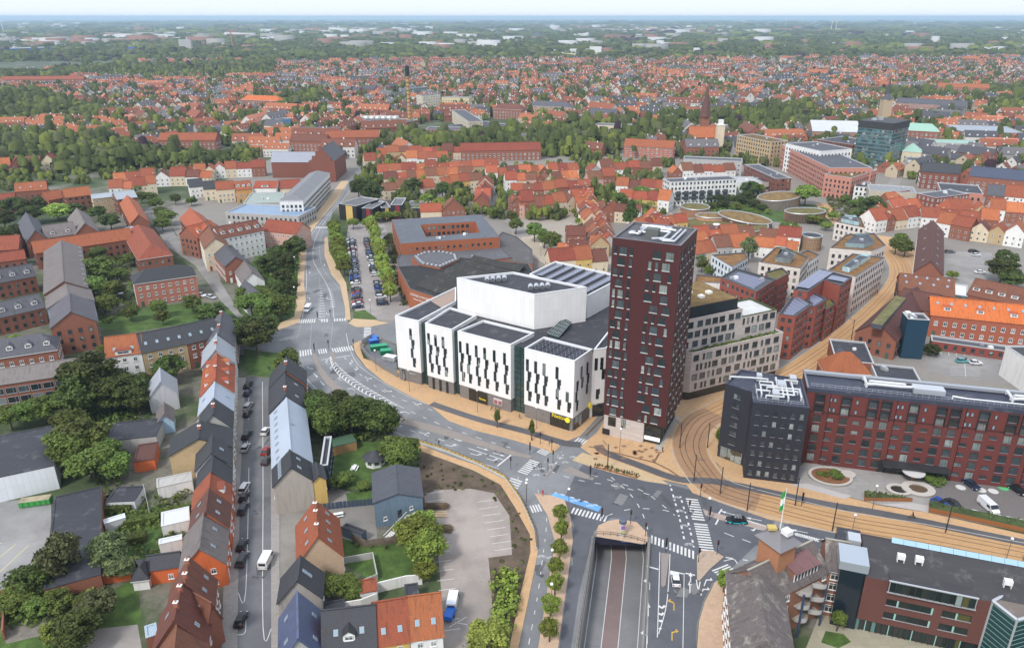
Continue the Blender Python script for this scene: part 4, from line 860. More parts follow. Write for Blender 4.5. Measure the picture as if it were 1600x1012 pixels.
# old-town streets
for nm, pts, w_ in (('street', [(905, 262), (908, 300), (920, 335), (945, 375), (965, 405)], 8), ('street', [(770, 290), (775, 320), (800, 345), (818, 370)], 8), ('street', [(1390, 300), (1420, 260), (1500, 235), (1600, 230)], 7), ('street', [(960, 310), (1040, 322), (1100, 330)], 6)):
 b = MB(); strip(b, smooth([G(*p) for p in pts], 6), w_, .01, mat('paver', (.26, .24, .22), .9)); b.build(nm, kind='structure')
# ================================================================ the white theatre block
FELT = mat('felt', (.035, .036, .045), .7); FELTG = mat('felt', (.07, .072, .085), .75); WPANEL = mat('panel', (.8, .79, .77), .6, bw=1.5, rh=4.2, ms=.02)
GSTONE = mat('stone', (.2, .18, .165), .85, bw=1.2, rh=.3); CAPW = PNT((.72, .73, .74), .5); TEAL = mat('glass', (.03, .075, .07), .12, nz=.4); SED = mat('grass', (.19, .12, .04), .95); SEDG = mat('grass', (.13, .11, .03), .95)
def pl(pts, h): return [U(x, y, h).xy for x, y in pts]
HT = 21.3
th = thing('theatre_building', 'white panelled theatre block with staggered slit windows, black roofs and a tall blank stage tower', 'theatre', (*U(760, 560, 0).xy, 0))
def vol(name, P, h, roofm, wallm, z0=0.0, par=.6, cap=CAPW, base=None, root=None):
 root = root or th; o = MB(); o.prism(P, z0, h, wallm, top=False)
 w_ = o.build(name, root); I = inset(P, .4); b = MB(); b.poly([(*p, h - par) for p in I], roofm); b.build('roof', root)
 c = MB(); O = inset(P, -.04); n = len(P)
 for i in range(n):
  j = (i + 1) % n; c.face([(*O[i], h + .05), (*O[j], h + .05), (*I[j], h + .05), (*I[i], h + .05)], cap); c.face([(*I[i], h - par), (*I[j], h - par), (*I[j], h + .05), (*I[i], h + .05)], cap); c.face([(*O[i], h - .15), (*O[j], h - .15), (*O[j], h + .05), (*O[i], h + .05)], cap)
 c.build('parapet', root)
 if base: q = MB(); q.prism(inset(P, .12), .12, base + .3, GSTONE, top=False); q.build('plinth', root)
 return w_
B0 = 4.2
t1 = pl([(617, 493.4), (654, 501.5), (712.5, 470), (712.5, 448.4)], HT); vol('wing', t1, HT, FELT, WPANEL, B0, base=B0)
t2 = pl([(664, 504.6), (706, 515), (745, 492), (703.5, 480)], HT); vol('wing', t2, HT, FELT, WPANEL, B0, base=B0)
t3 = pl([(714.8, 517), (798, 538.4), (835, 519.3), (756, 500)], HT); vol('wing', t3, HT, FELT, WPANEL, B0, base=B0)
t4 = pl([(819.4, 544), (898, 564), (926, 545), (850, 526)], HT); vol('wing', t4, HT, mat('felt', (.015, .018, .03), .5), WPANEL, B0, base=B0)
b = MB()
I4 = inset(t4, .9)
for i in range(5):
 for j in range(9):
  f = lambda u, v: I4[0].lerp(I4[1], u).lerp(I4[3].lerp(I4[2], u), v); g = .012
  b.face([(*f(i / 5 + g, j / 9 + g), HT - .4), (*f((i + 1) / 5 - g, j / 9 + g), HT - .4), (*f((i + 1) / 5 - g, (j + 1) / 9 - g), HT - .4), (*f(i / 5 + g, (j + 1) / 9 - g), HT - .4)], mat('solar', (.012, .015, .035), .2))
b.build('solar_panel', th, kind='stuff')
# linking roof behind the fronts, glass links between them
mid = pl([(655, 502), (666, 505), (704, 481), (713, 487), (760, 502), (714, 518), (707, 515)], HT)
u3 = [t1[1], t2[0], t2[3], t2[1], t3[0], t3[3], U(835, 527, HT - .8).xy, U(846, 528, HT - .8).xy, U(903, 490, HT - .8).xy, U(958, 466, HT - .8).xy, U(985, 500, HT - .8).xy, U(948, 547, HT - .8).xy]
core = [U(650, 500, HT - 1).xy + Vector((1.5, 4)), U(705, 514, HT - 1).xy + Vector((0, 2)), U(800, 537, HT - 1).xy + Vector((-1, 3)), U(822, 543, HT - 1).xy + Vector((0, 3)), U(898, 564, HT - 1).xy + Vector((3, 5)), U(945, 547, HT - 1).xy, U(985, 500, HT - 1).xy, U(958, 466, HT - 1).xy, U(840, 440, HT - 1).xy, U(715, 455, HT - 1).xy]
b = MB(); b.prism(core, .1, HT - 1.2, WPANEL, top=FELT); b.build('main_body', th)
for (p, q, dep) in ((t1[1], t2[0], 1.2), (t2[1], t3[0], 1.2), (t3[1], t4[0], 1.6)):
 d = (q - p); n = Vector((-d.y, d.x)).normalized(); n = n if n.y > 0 else -n; pp, qq = p + n * dep, q + n * dep
 b = MB(); b.prism([pp, qq, qq + n * 3, pp + n * 3], .1, HT - .8, TEAL, top=FELT); lk = b.build('glass_link', th)
 b = MB();
 for k in range(1, 12): z = k * HT / 12; b.box((*((pp + qq) / 2 - n * .05), z), (d.length, .12, .12), DARKF, at2(d.y, d.x))
 b.box((*((pp + qq) / 2 - n * .06), HT / 2), (.12, .12, HT - 1), DARKF, at2(d.y, d.x)); b.build('mullions', lk)
fly = pl([(713.6, 433.8), (835, 460), (917, 448.4), (802.5, 424.8)], 31); vol('stage_tower', fly, 31, FELT, WPANEL, HT - 1.5)
rear = pl([(827, 428), (918, 462), (975, 432), (868, 408)], 27.5); vol('rear_hall', rear, 27.5, FELTG, WPANEL, .1)
t5 = [t4[2] + Vector((.3, .2)), U(947.6, 542, HT).xy, U(985, 512, HT).xy, U(955, 510, HT).xy]; vol('wing', t5, HT - .3, FELT, WPANEL, B0, base=B0)
S_ = mat('solar', (.12, .13, .19), .25)
for k in range(6):   # rows of tilted solar sheds on the rear hall
 f = lambda u, v: inset(rear, 1)[0].lerp(inset(rear, 1)[1], u).lerp(inset(rear, 1)[3].lerp(inset(rear, 1)[2], u), v)
 a, c = (k + .12) / 6, (k + .82) / 6; b = MB(); z = 27.1
 b.face([(*f(a, .05), z), (*f(c, .05), z + .5), (*f(c, .97), z + .5), (*f(a, .97), z)], S_); b.face([(*f(c, .05), z + .5), (*f(c, .97), z + .5), (*f(c + .02, .97), z - .2), (*f(c + .02, .05), z - .2)], FELT); b.build('solar_panel', th)
for cx_, cy_, n_ in ((775, 434, 4), (843, 445.5, 4)):
 for k in range(n_):
  p = U(cx_ - 14 + k * 9, cy_ + 1 - k * .7, 31.5); b = MB(); pr = [(-.9, 0), (-.9, .7), (-.5, 1.15), (0, 1.3), (.5, 1.15), (.9, .7), (.9, 0)]
  for (x0, z0), (x1, z1) in zip(pr, pr[1:]): b.face([(p.x + x0 * .8, p.y - 1.3, 30.6 + z0), (p.x + x1 * .8, p.y - 1.3, 30.6 + z1), (p.x + x1 * .8, p.y + 1.3, 30.6 + z1), (p.x + x0 * .8, p.y + 1.3, 30.6 + z0)], STEEL)
  b.face([(p.x + x * .8, p.y - 1.3, 30.6 + z) for x, z in pr], mat('metal', (.2, .21, .23), .4)); b.build('roof_vent', th)
q4 = [U(x, y, HT + .3) for x, y in ((855, 516), (873, 522), (893, 504), (880, 498))]; b = MB(); slab(b, [Vector((*q4[0].xy, HT - .6)), Vector((*q4[1].xy, HT - .6)), Vector((*q4[2].xy, HT + .5)), Vector((*q4[3].xy, HT + .5))], .5, TEAL); o = b.build('roof_light', th)
b = MB()
for i in range(6):
 for (u0, v0, u1, v1) in ((i / 5, 0, i / 5, 1), (0, i / 5, 1, i / 5)):
  f = lambda u, v: Vector((*q4[0].xy, HT - .52)).lerp(Vector((*q4[1].xy, HT - .52)), u).lerp(Vector((*q4[3].xy, HT + .6)).lerp(Vector((*q4[2].xy, HT + .6)), u), v)
  b.tube(f(u0, v0), f(u1, v1), .06, GREYF, 4)
b.build('glazing_bars', o)
deck = pl([(672, 470), (712, 449), (712, 468), (690, 481)], HT - .5); b = MB(); b.poly([(*p, HT - .45) for p in deck], mat('paver', (.34, .25, .2), .9, bw=3, rh=.2)); b.build('terrace_deck', th)
# staggered slit windows: each column is a chain of tall panes stepping left and right down the facade
def slits(P0, P1, cols, wall_ref, zt=HT - 3.0, n=5, stag=.62, pattern=None):
 a, u, nn, L, rz = wframe(P0, P1, wall_ref); o0 = th.location
 for ci, x in enumerate(cols):
  k0 = 0
  for r_ in range(n):
   if pattern and not pattern[ci][r_]: continue
   h = 3.6 if r_ == 0 else 3.0; z = zt - 1.8 if r_ == 0 else zt - 3.6 - (r_ - 1) * 3.0 - 1.5
   if z - h / 2 < B0 + .1: h = 2 * (z - B0 - .1);
   if h < .8: continue
   xx = x * L + (.38 if r_ % 2 else -.38) * stag + r_ * .1
   p = a + u * xx; put('window', win_mesh(.95, h, 'slot'), th, (p.x - o0.x, p.y - o0.y, z), rz)
   if r_ % 2 == 1:
    p2 = a + u * (xx + .55); put('brown_panel', brown_panel(h * .55), th, (p2.x - o0.x, p2.y - o0.y, z + h * .25), rz)
def brown_panel(h):
 k = ('bp', round(h, 1))
 if k not in WCACHE: b = MB(); b.box((0, -.02, 0), (.35, .04, round(h, 1)), PNT((.09, .06, .05), .6)); WCACHE[k] = b.mesh('brown_panel')
 return WCACHE[k]
ct = cen(core)
slits(t1[0], t1[1], [.66], cen(t1)); slits(t2[0], t2[1], [.14, .4, .68], cen(t2)); slits(t3[0], t3[1], [.06, .2, .37, .53, .71, .9], cen(t3), n=6)
slits(t4[0], t4[1], [.08, .25, .42, .68, .88], cen(t4), pattern=[[1, 1, 1, 1, 1], [1, 1, 1, 1, 0], [1, 1, 1, 1, 1], [1, 1, 1, 1, 1], [0, 0, 1, 1, 0]]); slits(t4[1], t4[2], [.15, .42, .75], cen(t4), pattern=[[0, 1, 1, 1, 1], [1, 1, 0, 0, 1], [1, 1, 1, 0, 0]]); slits(t5[0] if False else t5[0], t5[1], [.3, .75], cen(t5), pattern=[[1, 0, 0, 1, 0], [1, 1, 0, 0, 0]])
SHOP = mat('glass', (.02, .022, .02), .1, nz=.3)
def shopfront(P0, P1, t0, t1_, ref, root, z0=.2, z1=3.9, m=SHOP, off=.05, name='shop_window'):
 a, u, nn, L, rz = wframe(P0, P1, ref); p, q = a + u * L * t0 + nn * off, a + u * L * t1_ + nn * off; b = MB(); W = (q - p).length; c = (p + q) / 2
 b.box((*c, (z0 + z1) / 2), (W, .1, z1 - z0), m, at2(u.y, u.x)); n = max(2, int(W / 1.6)); o = b.build(name, root); b = MB()
 for i in range(n + 1): r_ = p.lerp(q, i / n) + nn * .07; b.box((*r_, (z0 + z1) / 2), (.1, .08, z1 - z0), DARKF, at2(u.y, u.x))
 b.build('mullions', o); return a, u, nn, L, at2(u.y, u.x)
YS = PNT((.75, .6, .03), .4, e=.25)
shopfront(t4[0], t4[1], .55, .93, cen(t4), th); shopfront(t4[1], t4[2], .1, .5, cen(t4), th); shopfront(t3[0], t3[1], .2, .55, cen(t3), th); shopfront(t2[0], t2[1], .2, .26, cen(t2), th); shopfront(t2[0], t2[1], .46, .52, cen(t2), th); shopfront(t2[0], t2[1], .72, .78, cen(t2), th); shopfront(t5[0], t5[1], .1, .9, cen(t5), th); shopfront(t1[0], t1[1], .18, .28, cen(t1), th)
def wtext(s, P0, P1, ref, t, z, size, m, root, off=.3, cat=None, lab=None, nm='lettering'):
 a, u, nn, L, rz = wframe(P0, P1, ref); p = a + u * L * t + nn * off; o = text(s, (*p, z), size, rz, m, root, name=nm); return o
wtext('Netto', t4[0], t4[1], cen(t4), .72, 3.6, 1.7, YS, th); a, u, nn, L, rz = wframe(t4[0], t4[1], cen(t4))
def disc(root, P0, P1, ref, t, z, r, m, off=.3, name='sign_disc'):
 a, u, nn, L, rz = wframe(P0, P1, ref); p = a + u * L * t + nn * off; b = MB(); b.tube((*p, z), (*(p + nn * .15), z), r, m, 18); return b.build(name, root)
disc(th, t4[0], t4[1], cen(t4), .905, 3.4, .75, YS); disc(th, t4[1], t4[2], cen(t4), .93, 4.3, .9, YS)
wtext('Netto', t3[0], t3[1], cen(t3), .47, 1.8, 1.0, YS, th); wtext('Teatret', t1[0], t1[1], cen(t1), .6, 3.4, .9, PNT((.5, .5, .48), .5), th)
# posters by the stage door
a, u, nn, L, rz = wframe(t3[0], t3[1], cen(t3))
for t in (.72, .8): p = a + u * L * t + nn * .1; b = MB(); b.box((*p, 2.4), (1.5, .08, 2.0), PNT((.55, .5, .5), .5), at2(u.y, u.x)); b.box((*(p + nn * .05), 2.2), (1.1, .04, 1.2), PNT((.3, .1, .12), .5), at2(u.y, u.x)); b.build('poster', th)
# ================================================================ maroon tower
HW = 55.1; MAR = mat('panel', (.068, .014, .014), .55, bw=.45, rh=60, ms=.05); CSTONE = mat('stone', (.5, .44, .4), .85, bw=3.0, rh=.42)
tw = pl([(957, 371), (1063.75, 384), (1089, 357), (1014, 346)], HW); tw = rect3(tw[0], tw[1], tw[2]); tc = cen(tw)
tr = thing('apartment_tower', 'tall maroon clad apartment tower with pipes on its dark flat roof and pale stone foot', 'tower', (*tc, 0))
ub = (tw[1] - tw[0]).normalized(); nb = (tw[3] - tw[0]).normalized(); LT = (tw[1] - tw[0]).length; DT = (tw[3] - tw[0]).length
b = MB(); ZB = 6.2
b.prism(tw, ZB, HW, MAR, top=False, bottom=True); b.build('cladding', tr)
I = inset(tw, .5); b = MB(); b.poly([(*p, HW - .5) for p in I], mat('felt', (.09, .09, .1), .8)); b.build('roof', tr); b = MB()
for i in range(4): j = (i + 1) % 4; O = inset(tw, -.05); b.face([(*O[i], HW + .02), (*O[j], HW + .02), (*I[j], HW + .02), (*I[i], HW + .02)], mat('metal', (.2, .19, .2), .5)); b.face([(*I[i], HW - .5), (*I[j], HW - .5), (*I[j], HW + .02), (*I[i], HW + .02)], mat('metal', (.2, .19, .2), .5))
b.build('parapet', tr)
b = MB(); ft = [tw[0] + (ub + nb) * .1, tw[0] + ub * LT * .66 + nb * .1, tw[0] + ub * LT * .66 + nb * (DT - .3), tw[3] + ub * .1 - nb * .3]; b.prism(ft, .1, ZB, CSTONE, top=False); b.build('stone_foot', tr)
gf = [tw[0] + ub * LT * .66 + nb * 1.2, tw[1] - ub * 1.6 + nb * 1.2, tw[2] - ub * 1.6 - nb * .3, tw[0] + ub * LT * .66 + nb * (DT - .3)]; b = MB(); b.prism(gf, .1, ZB, SHOP, top=False); sh = b.build('glass_foot', tr)
b = MB()
for k in range(8): p = gf[0].lerp(gf[1], k / 7) - nb * .05; b.box((*p, ZB / 2), (.12, .12, ZB), DARKF)
for k in range(10): p = gf[1].lerp(gf[2], k / 9) + ub * .05; b.box((*p, ZB / 2), (.12, .12, ZB), DARKF)
for (p, q, z) in ((gf[0] - nb * .08, gf[1] - nb * .08, 3.1),): b.tube((*p, z), (*q, z), .3, DARKF, 4)
b.build('mullions', sh)
for k in range(5): p = gf[0].lerp(gf[1], .12 + k * .2) - nb * .12; b = MB(); b.box((*p, 1.5), (.9, .05, 1.1), PNT((.75, .78, .8), .4, e=.5), at2(ub.y, ub.x)); b.build('poster', sh)
shopfront(tw[0] + nb * .1, tw[1] + nb * .1, .08, .2, tc, tr, 3.2, 5.9, off=.06); shopfront(tw[0] + nb * .1, tw[1] + nb * .1, .3, .36, tc, tr, 3.4, 6, off=.06)
p = tw[0].lerp(tw[1], .05); b = MB(); b.box((*(p - nb * .1), 1.2), (2.0, .2, 1.6), BLACK, at2(ub.y, ub.x)); b.build('vent_grille', tr)
# windows: three irregular alternating storey patterns per side (fraction of width, width in m)
ROWS = [[(.06, .8), (.175, 1.9), (.3, .8), (.675, 2.1), (.86, 2.0)], [(.15, 1.9), (.295, .8), (.58, .9), (.68, .8), (.815, 2.0)], [(.07, 1.3), (.165, .8), (.285, .8), (.56, .8), (.7, 2.0), (.88, .9)],
  [(.13, 1.8), (.28, .7), (.56, .9), (.665, .8), (.8, 2.0)], [(.06, .8), (.16, 1.4), (.275, .8), (.585, 2.0), (.82, 1.9)]]
n_fl = 17; fh = (HW - 1.2 - ZB - .5) / n_fl; o0 = tr.location
a, u, nn, L, rz = wframe(tw[0], tw[1], tc)
SILL = {}
def twin(w_, root, p, z, rz, hh):
 put('window', win_mesh(w_, hh, 'dark'), root, (p.x - o0.x, p.y - o0.y, z), rz)
 k = round(w_, 1)
 if k not in SILL: b = MB(); b.box((0, -.09, 0), (w_ - .1, .18, .22), PNT((.5, .54, .52), .4)); SILL[k] = b.mesh('sill')
 put('sill', SILL[k], root, (p.x - o0.x, p.y - o0.y, z - hh / 2 + .05), rz)
for f in range(n_fl):
 z = HW - 1.6 - fh * (f + .5)
 for t, w_ in ROWS[f % 5]: twin(w_, tr, a + u * (t * L), z, rz, 2.1)
a, u, nn, L, rz = wframe(tw[1], tw[2], tc)
for f in range(n_fl):
 z = HW - 1.6 - fh * (f + .5)
 for t in ((.1, .27, .46, .63, .82) if f % 2 else (.14, .32, .5, .7, .88)): twin(1.5 if (f + int(t * 10)) % 3 else .8, tr, a + u * (t * L), z, rz, 2.0)
 for t in (.1, .45, .8): pass
# roof plant
b = MB()
def rp2(x, y, z): q = tw[0] + ub * x * LT + nb * y * DT; return (q.x, q.y, HW - .5 + z)
PIPE = mat('metal', (.6, .61, .63), .35)
for pts in ([(.15, .3, .8), (.3, .3, .8), (.3, .7, .8), (.75, .7, .8)], [(.35, .55, .9), (.7, .55, .9), (.7, .2, .9), (.55, .1, .9)], [(.8, .8, .7), (.8, .2, .7), (.65, .15, .7)], [(.87, .8, .7), (.87, .15, .7), (.7, .1, .7)], [(.2, .8, .7), (.6, .8, .7)], [(.25, .45, .6), (.5, .45, .6)]):
 P3 = [rp2(*q) for q in pts]
 for p, q in zip(P3, P3[1:]): b.tube(p, q, .28, PIPE, 8)
b.build('duct', tr)
for x, y, sx, sy, sz, m in ((.5, .33, 3.2, 2.2, 2.4, mat('metal', (.16, .17, .16), .6)), (.3, .6, 2, 1.5, 1.2, STEEL), (.62, .78, 1.6, 1.6, 1, STEEL), (.42, .85, 4, 1, .8, STEEL), (.18, .38, 1.2, 1.2, .9, STEEL)):
 q = rp2(x, y, sz / 2); b = MB(); b.box(q, (sx, sy, sz), m, at2(ub.y, ub.x)); b.build('roof_unit', tr)
# ================================================================ pale stone apartment block with planted terrace
HL = 15.5
cl = pl([(1082, 551.5), (1224, 519)], HL); dcl = (cl[1] - cl[0]).normalized(); ncl = Vector((-dcl.y, dcl.x)); D1 = 14
ap = thing('apartment_block', 'pale stone apartment block with planted terraces and dark window squares behind the maroon tower', 'apartment block', (*((cl[0] + cl[1]) / 2), 0))
low = [cl[0], cl[1], cl[1] + ncl * D1, cl[0] + ncl * D1 - dcl * 4, cl[0] - dcl * 4.5 + ncl * 4]
vol('wall', low, HL, mat('grass', (.03, .05, .02), .95), CSTONE, 2.8, root=ap, par=.5, cap=CSTONE); b = MB(); b.prism(inset(low, .5), .1, 3.2, SHOP, top=False); b.build('plinth', ap)
HU = 25.0; up = pl([(1077, 498), (1150, 482), (1151, 493), (1216, 483)], HU)
c0 = U(1078, 503, HU - 1.6).xy; c1 = U(1215.5, 483, HU - 3).xy
upl = [cl[0] + ncl * 2.4 - dcl * 4, cl[0] + dcl * (cl[1] - cl[0]).length * .56 + ncl * 2.4, cl[0] + dcl * (cl[1] - cl[0]).length * .56 + ncl * 14, cl[0] + ncl * 14 - dcl * 4]
upr = [upl[1], cl[1] + ncl * 2.4 - dcl * 1.5, cl[1] + ncl * 14 - dcl * 1.5, upl[2]]
vol('wall', upl, HU, FELT, CSTONE, HL - .5, root=ap, par=.4, cap=CSTONE); vol('wall', upr, HU - 2.6, mat('paver', (.55, .55, .54), .7, bw=2, rh=2), CSTONE, HL - .5, root=ap, par=.5, cap=mat('grass', (.05, .07, .02), .9))
pn = inset(upl, 1.0); b = MB(); b.prism([pn[0], pn[1] - dcl * .3, pn[2] - dcl * .3 + ncl * 8, pn[3] + ncl * 8], HU - .4, HU + 3.2, PNT((.02, .028, .035), .3), top=mat('felt', (.1, .05, .03), .9)); b.build('penthouse', ap)
b = MB(); b.poly([(*p, HU + 3.26) for p in inset([pn[0], pn[1] - dcl * .3, pn[2] - dcl * .3 + ncl * 8, pn[3] + ncl * 8], .3)], SED); b.build('sedum_roof', ap)
for t, s in ((.2, .4), (.55, .6), (.75, .8), (.5, 1.1)): p = pn[0].lerp(pn[1], t) + ncl * 9 * s; b = MB(); b.box((*p, HU + 3.6), (1.6, 1.6, .7), WHITE, at2(dcl.y, dcl.x)); b.build('roof_light', ap)
o0 = ap.location
def stone_windows(P0, P1, ref, z_top, nrow, w0=0, seed=1, fh=3.05, skipf=None, root=ap):
 rs = random.Random(seed); a, u, nn, L, rz = wframe(P0, P1, ref)
 for r_ in range(nrow):
  x = .6 + (r_ % 2) * 1.3; z = z_top - 1.9 - r_ * fh
  while x < L - 1.5:
   w_ = rs.choice([1.9, 1.9, .7]); p = a + u * (x + w_ / 2)
   if not skipf or not skipf(x): put('window', win_mesh(w_, 1.9, 'dark'), root, (p.x - root.location.x, p.y - root.location.y, z), rz)
   x += w_ + rs.choice([.7, 1.0, 1.5])
stone_windows(low[0], low[1], cen(low), HL, 4, seed=3); stone_windows(upl[0], upl[1], cen(upl), HU, 3, seed=4); stone_windows(upr[0], upr[1], cen(upr), HU - 2.3, 2, seed=5)
P = cl[0] + ncl * 1.1; Q = cl[1] + ncl * 1.1
V_ = MB()
for i in range(60):
 p = P.lerp(Q, random.random()) + ncl * ru(-.5, .7); r_ = ru(.3, .8)
 for k in range(14): d = Vector((random.gauss(0, 1), random.gauss(0, 1), abs(random.gauss(0, 1)))).normalized(); c_ = Vector((*p, HL - .2)) + d * r_; a_ = d.orthogonal().normalized() * .22; e_ = d.cross(a_); V_.face([c_ + a_, c_ + e_, c_ - a_, c_ - e_], mat('leaf', GREENS['mid'], .7))
V_.build('terrace_planting', ap, kind='stuff')
# ================================================================ long red brick building with black corner block
HB = 21.0
RB = MBK_((.13, .03, .024), .85); BB = MBK_((.02, .021, .03), .7); ROOFD = mat('felt', (.04, .045, .07), .6)
bk = thing('apartment_block', 'black brick corner block with white roof pipes beside the tram curve', 'apartment block', (*U(1200, 740).xy, 0))
P3 = U(1177, 628, HB).xy; P4 = U(1265, 637, HB).xy; P2 = U(1175, 605, HB).xy; P1 = U(1134, 592, HB).xy
ux = (P4 - P3).normalized(); uy = Vector((-ux.y, ux.x)); dd = (P2 - P3).dot(uy)
P3 = Vector(P3); P2 = P3 + uy * 5.5; P1 = P2 + (U(1134, 592, HB).xy - U(1175, 605, HB).xy)
blk = [P3, P4, P4 + uy * 15.5, P1 + uy * 9 + ux * 4, P1, P2]
vol('wall', blk, HB, ROOFD, BB, .1, root=bk, par=.3, cap=ROOFD)
o0 = bk.location
def bwin(P0, P1, ref, cols, z0, n, fh, w_, h_, root, m0=1.2, style='white2'):
 windows(root, P0, P1, ref, cols, [z0 + fh * k for k in range(n)], w_, h_, 'dark', margin=m0)
bwin(blk[0], blk[1], cen(blk), 6, 2.0, 7, 2.75, 1.0, 1.35, bk, .4); bwin(blk[4], blk[5], cen(blk), 2, 5.5, 6, 2.6, 1.0, 1.3, bk, 2.6)
red_u = (U(1600, 641, HB).xy - U(1262, 606, HB).xy).normalized(); red_n = Vector((-red_u.y, red_u.x)); r0 = U(1262, 606, HB).xy; r1 = r0 + red_u * 78
RDP = (U(1400, 593, HB).xy - r0).dot(red_n); print('red depth', RDP)
rd = thing('apartment_block', 'long dark red brick apartment block with tall windows and white roof ducts facing the plaza', 'apartment block', (*((r0 + r1) / 2), 0))
redP = [r0, r1, r1 + red_n * RDP, r0 + red_n * RDP]
vol('wall', redP, HB, ROOFD, RB, .1, root=rd, par=.5, cap=mat('metal', (.25, .27, .32), .5))
b = MB(); b.prism([r0 - red_n * .12, r1 - red_n * .12, r1 + red_n * .3, r0 + red_n * .3], HB - .9, HB + .1, ROOFD); b.build('fascia', rd)
b = MB(); q = [redP[3] - red_n * 1.4, redP[2] - red_n * 1.4, redP[2] - red_n * .2, redP[3] - red_n * .2]; b.prism(q, HB - .2, HB + .5, mat('metal', (.4, .42, .45), .5)); b.build('roof_gutter', rd)
for k in range(-1, 26):
 x = 3.2 + k * 3.02; ph = k % 5
 for f in range(7):
  z = 2.2 + f * 2.72; p = r0 + red_u * x
  if k < 0 or x > 77: continue
  loc = (p.x - rd.location.x, p.y - rd.location.y, z); rz = at2(red_u.y, red_u.x)
  if ph in (0, 2, 4): put('window', win_mesh(1.75, 1.9, 'dark'), rd, loc, rz)
  elif f >= 5:
   for dx in (-.5, .5):
    if ph == 3 and dx > 0: continue
    q = p + red_u * dx; put('window', win_mesh(.6, 1.1, 'blue'), rd, (q.x - rd.location.x, q.y - rd.location.y, z), rz)
  else: put('window', win_mesh(1.6, .9, 'dark'), rd, loc, rz)
  if f >= 5 and ph in (0, 2, 4):
   kk = ('bay',)
   if kk not in WCACHE: bb = MB(); [bb.box((sx * 1.08, -.25, 0), (.12, .5, 2.5), DARKF) for sx in (-1, 1)]; bb.box((0, -.28, 1.2), (2.28, .56, .18), DARKF); WCACHE[kk] = bb.mesh('bay_frame')
   put('bay_frame', WCACHE[kk], rd, loc, rz)
for x in (6.0, 21, 36, 51, 66):
 p = r0 + red_u * (x - .4) - red_n * .08; b = MB(); b.tube((*p, .1), (*p, HB - .9), .07, mat('metal', (.04, .015, .015), .5), 6); b.build('downpipe', rd)
b = MB(); c = (r0 + r1) / 2; b.prism([r0 - red_n * .1, r1 - red_n * .1, r1, r0], 14.75, 14.95, PNT((.04, .015, .015), .6)); b.build('string_course', rd)
cp = r0 + red_u * 27 - red_n * 1.5; b = MB(); b.box((*cp, 3.6), (15, 3, .35), DARKF, at2(red_u.y, red_u.x)); b.build('canopy', rd); shopfront(r0 + red_u * 19, r0 + red_u * 35, 0, 1, r0 + red_u * 27 + red_n * 5, rd, .2, 3.2)
bld_b = MB(); fp = blk[4].lerp(blk[5], .75)
shopfront(blk[4], blk[5], .1, .95, cen(blk), bk, .3, 3.4, m=mat('glass', (.12, .1, .06), .2, nz=.5))
# roof pipework
def ducts(root, origin, ux, uy, z, runs, r=.4, m=WHITE, name='duct'):
 b = MB()
 for pts in runs:
  P_ = [origin + ux * x + uy * y for x, y in pts]
  for p, q in zip(P_, P_[1:]): b.tube((*p, z), (*q, z), r, m, 8)
  for p in (P_[0], P_[-1]): b.tube((*p, z - .8), (*p, z + .1), r * .9, m, 8)
 return b.build(name, root)
ducts(bk, P3, ux, uy, HB + .9, [[(2, 3), (2, 8), (6, 8), (6, 13)], [(3, 2.5), (7, 2.5), (7, 10)], [(5, 4), (9.5, 4), (9.5, 11)], [(8, 2), (8, 12), (11, 12)], [(2, 10), (5, 10), (5, 6), (10.5, 6)], [(-5, 11), (0, 11.5), (4, 11.5)], [(3.5, 7), (11, 7.5), (11, 3)], [(1, 5), (4, 5)]], .22, PNT((.58, .59, .6), .5))
for x, y, s in ((5.2, 3.5, 1.6), (7, 9, 2.0), (10, 13, 1.6), (2, 12.5, 1.3)): p = P3 + ux * x + uy * y; b = MB(); b.box((*p, HB + .8), (s, s * 1.4, 1.6), STEEL, at2(ux.y, ux.x)); b.build('roof_unit', bk)
for x in (14, 46, 68): ducts(rd, r0 + red_u * x, red_u, red_n, HB + .8, [[(0, 4), (2, 4.5), (8, 4.5), (11, 5)], [(1, 6), (9, 6)], [(0, 5), (0, 8)]], .36, PNT((.58, .59, .6), .5)); p = r0 + red_u * (x + 14) + red_n * 5; b = MB(); b.box((*p, HB + .5), (7, 3, 1.2), STEEL, at2(red_u.y, red_u.x)); b.build('roof_unit', rd)
ducts(rd, r0 + red_u * 33, red_u, red_n, HB + .4, [[(0, 3), (3, 2.4), (34, 2.2)]], .18)
def roof_rail(root, pts, z):
 b = MB(); m = mat('metal', (.6, .62, .66), .4)
 for p, q in zip(pts, pts[1:]):
  for dz in (.5, 1.0): b.tube((*p, z + dz), (*q, z + dz), .04, m, 4)
 for p, t in along(pts, 1.4): b.tube((*p, z), (*p, z + 1.05), .04, m, 4)
 b.build('railing', root)
roof_rail(bk, [P3 + ux * 1 + uy * 9, P3 + ux * 1 + uy * 1.2, P4 - ux * 1.2 + uy * 1.2, P4 - ux * 1.2 + uy * 9], HB - .3); roof_rail(rd, [r0 + red_u * 1 + red_n * 2, r1 + red_n * 2], HB - .5)
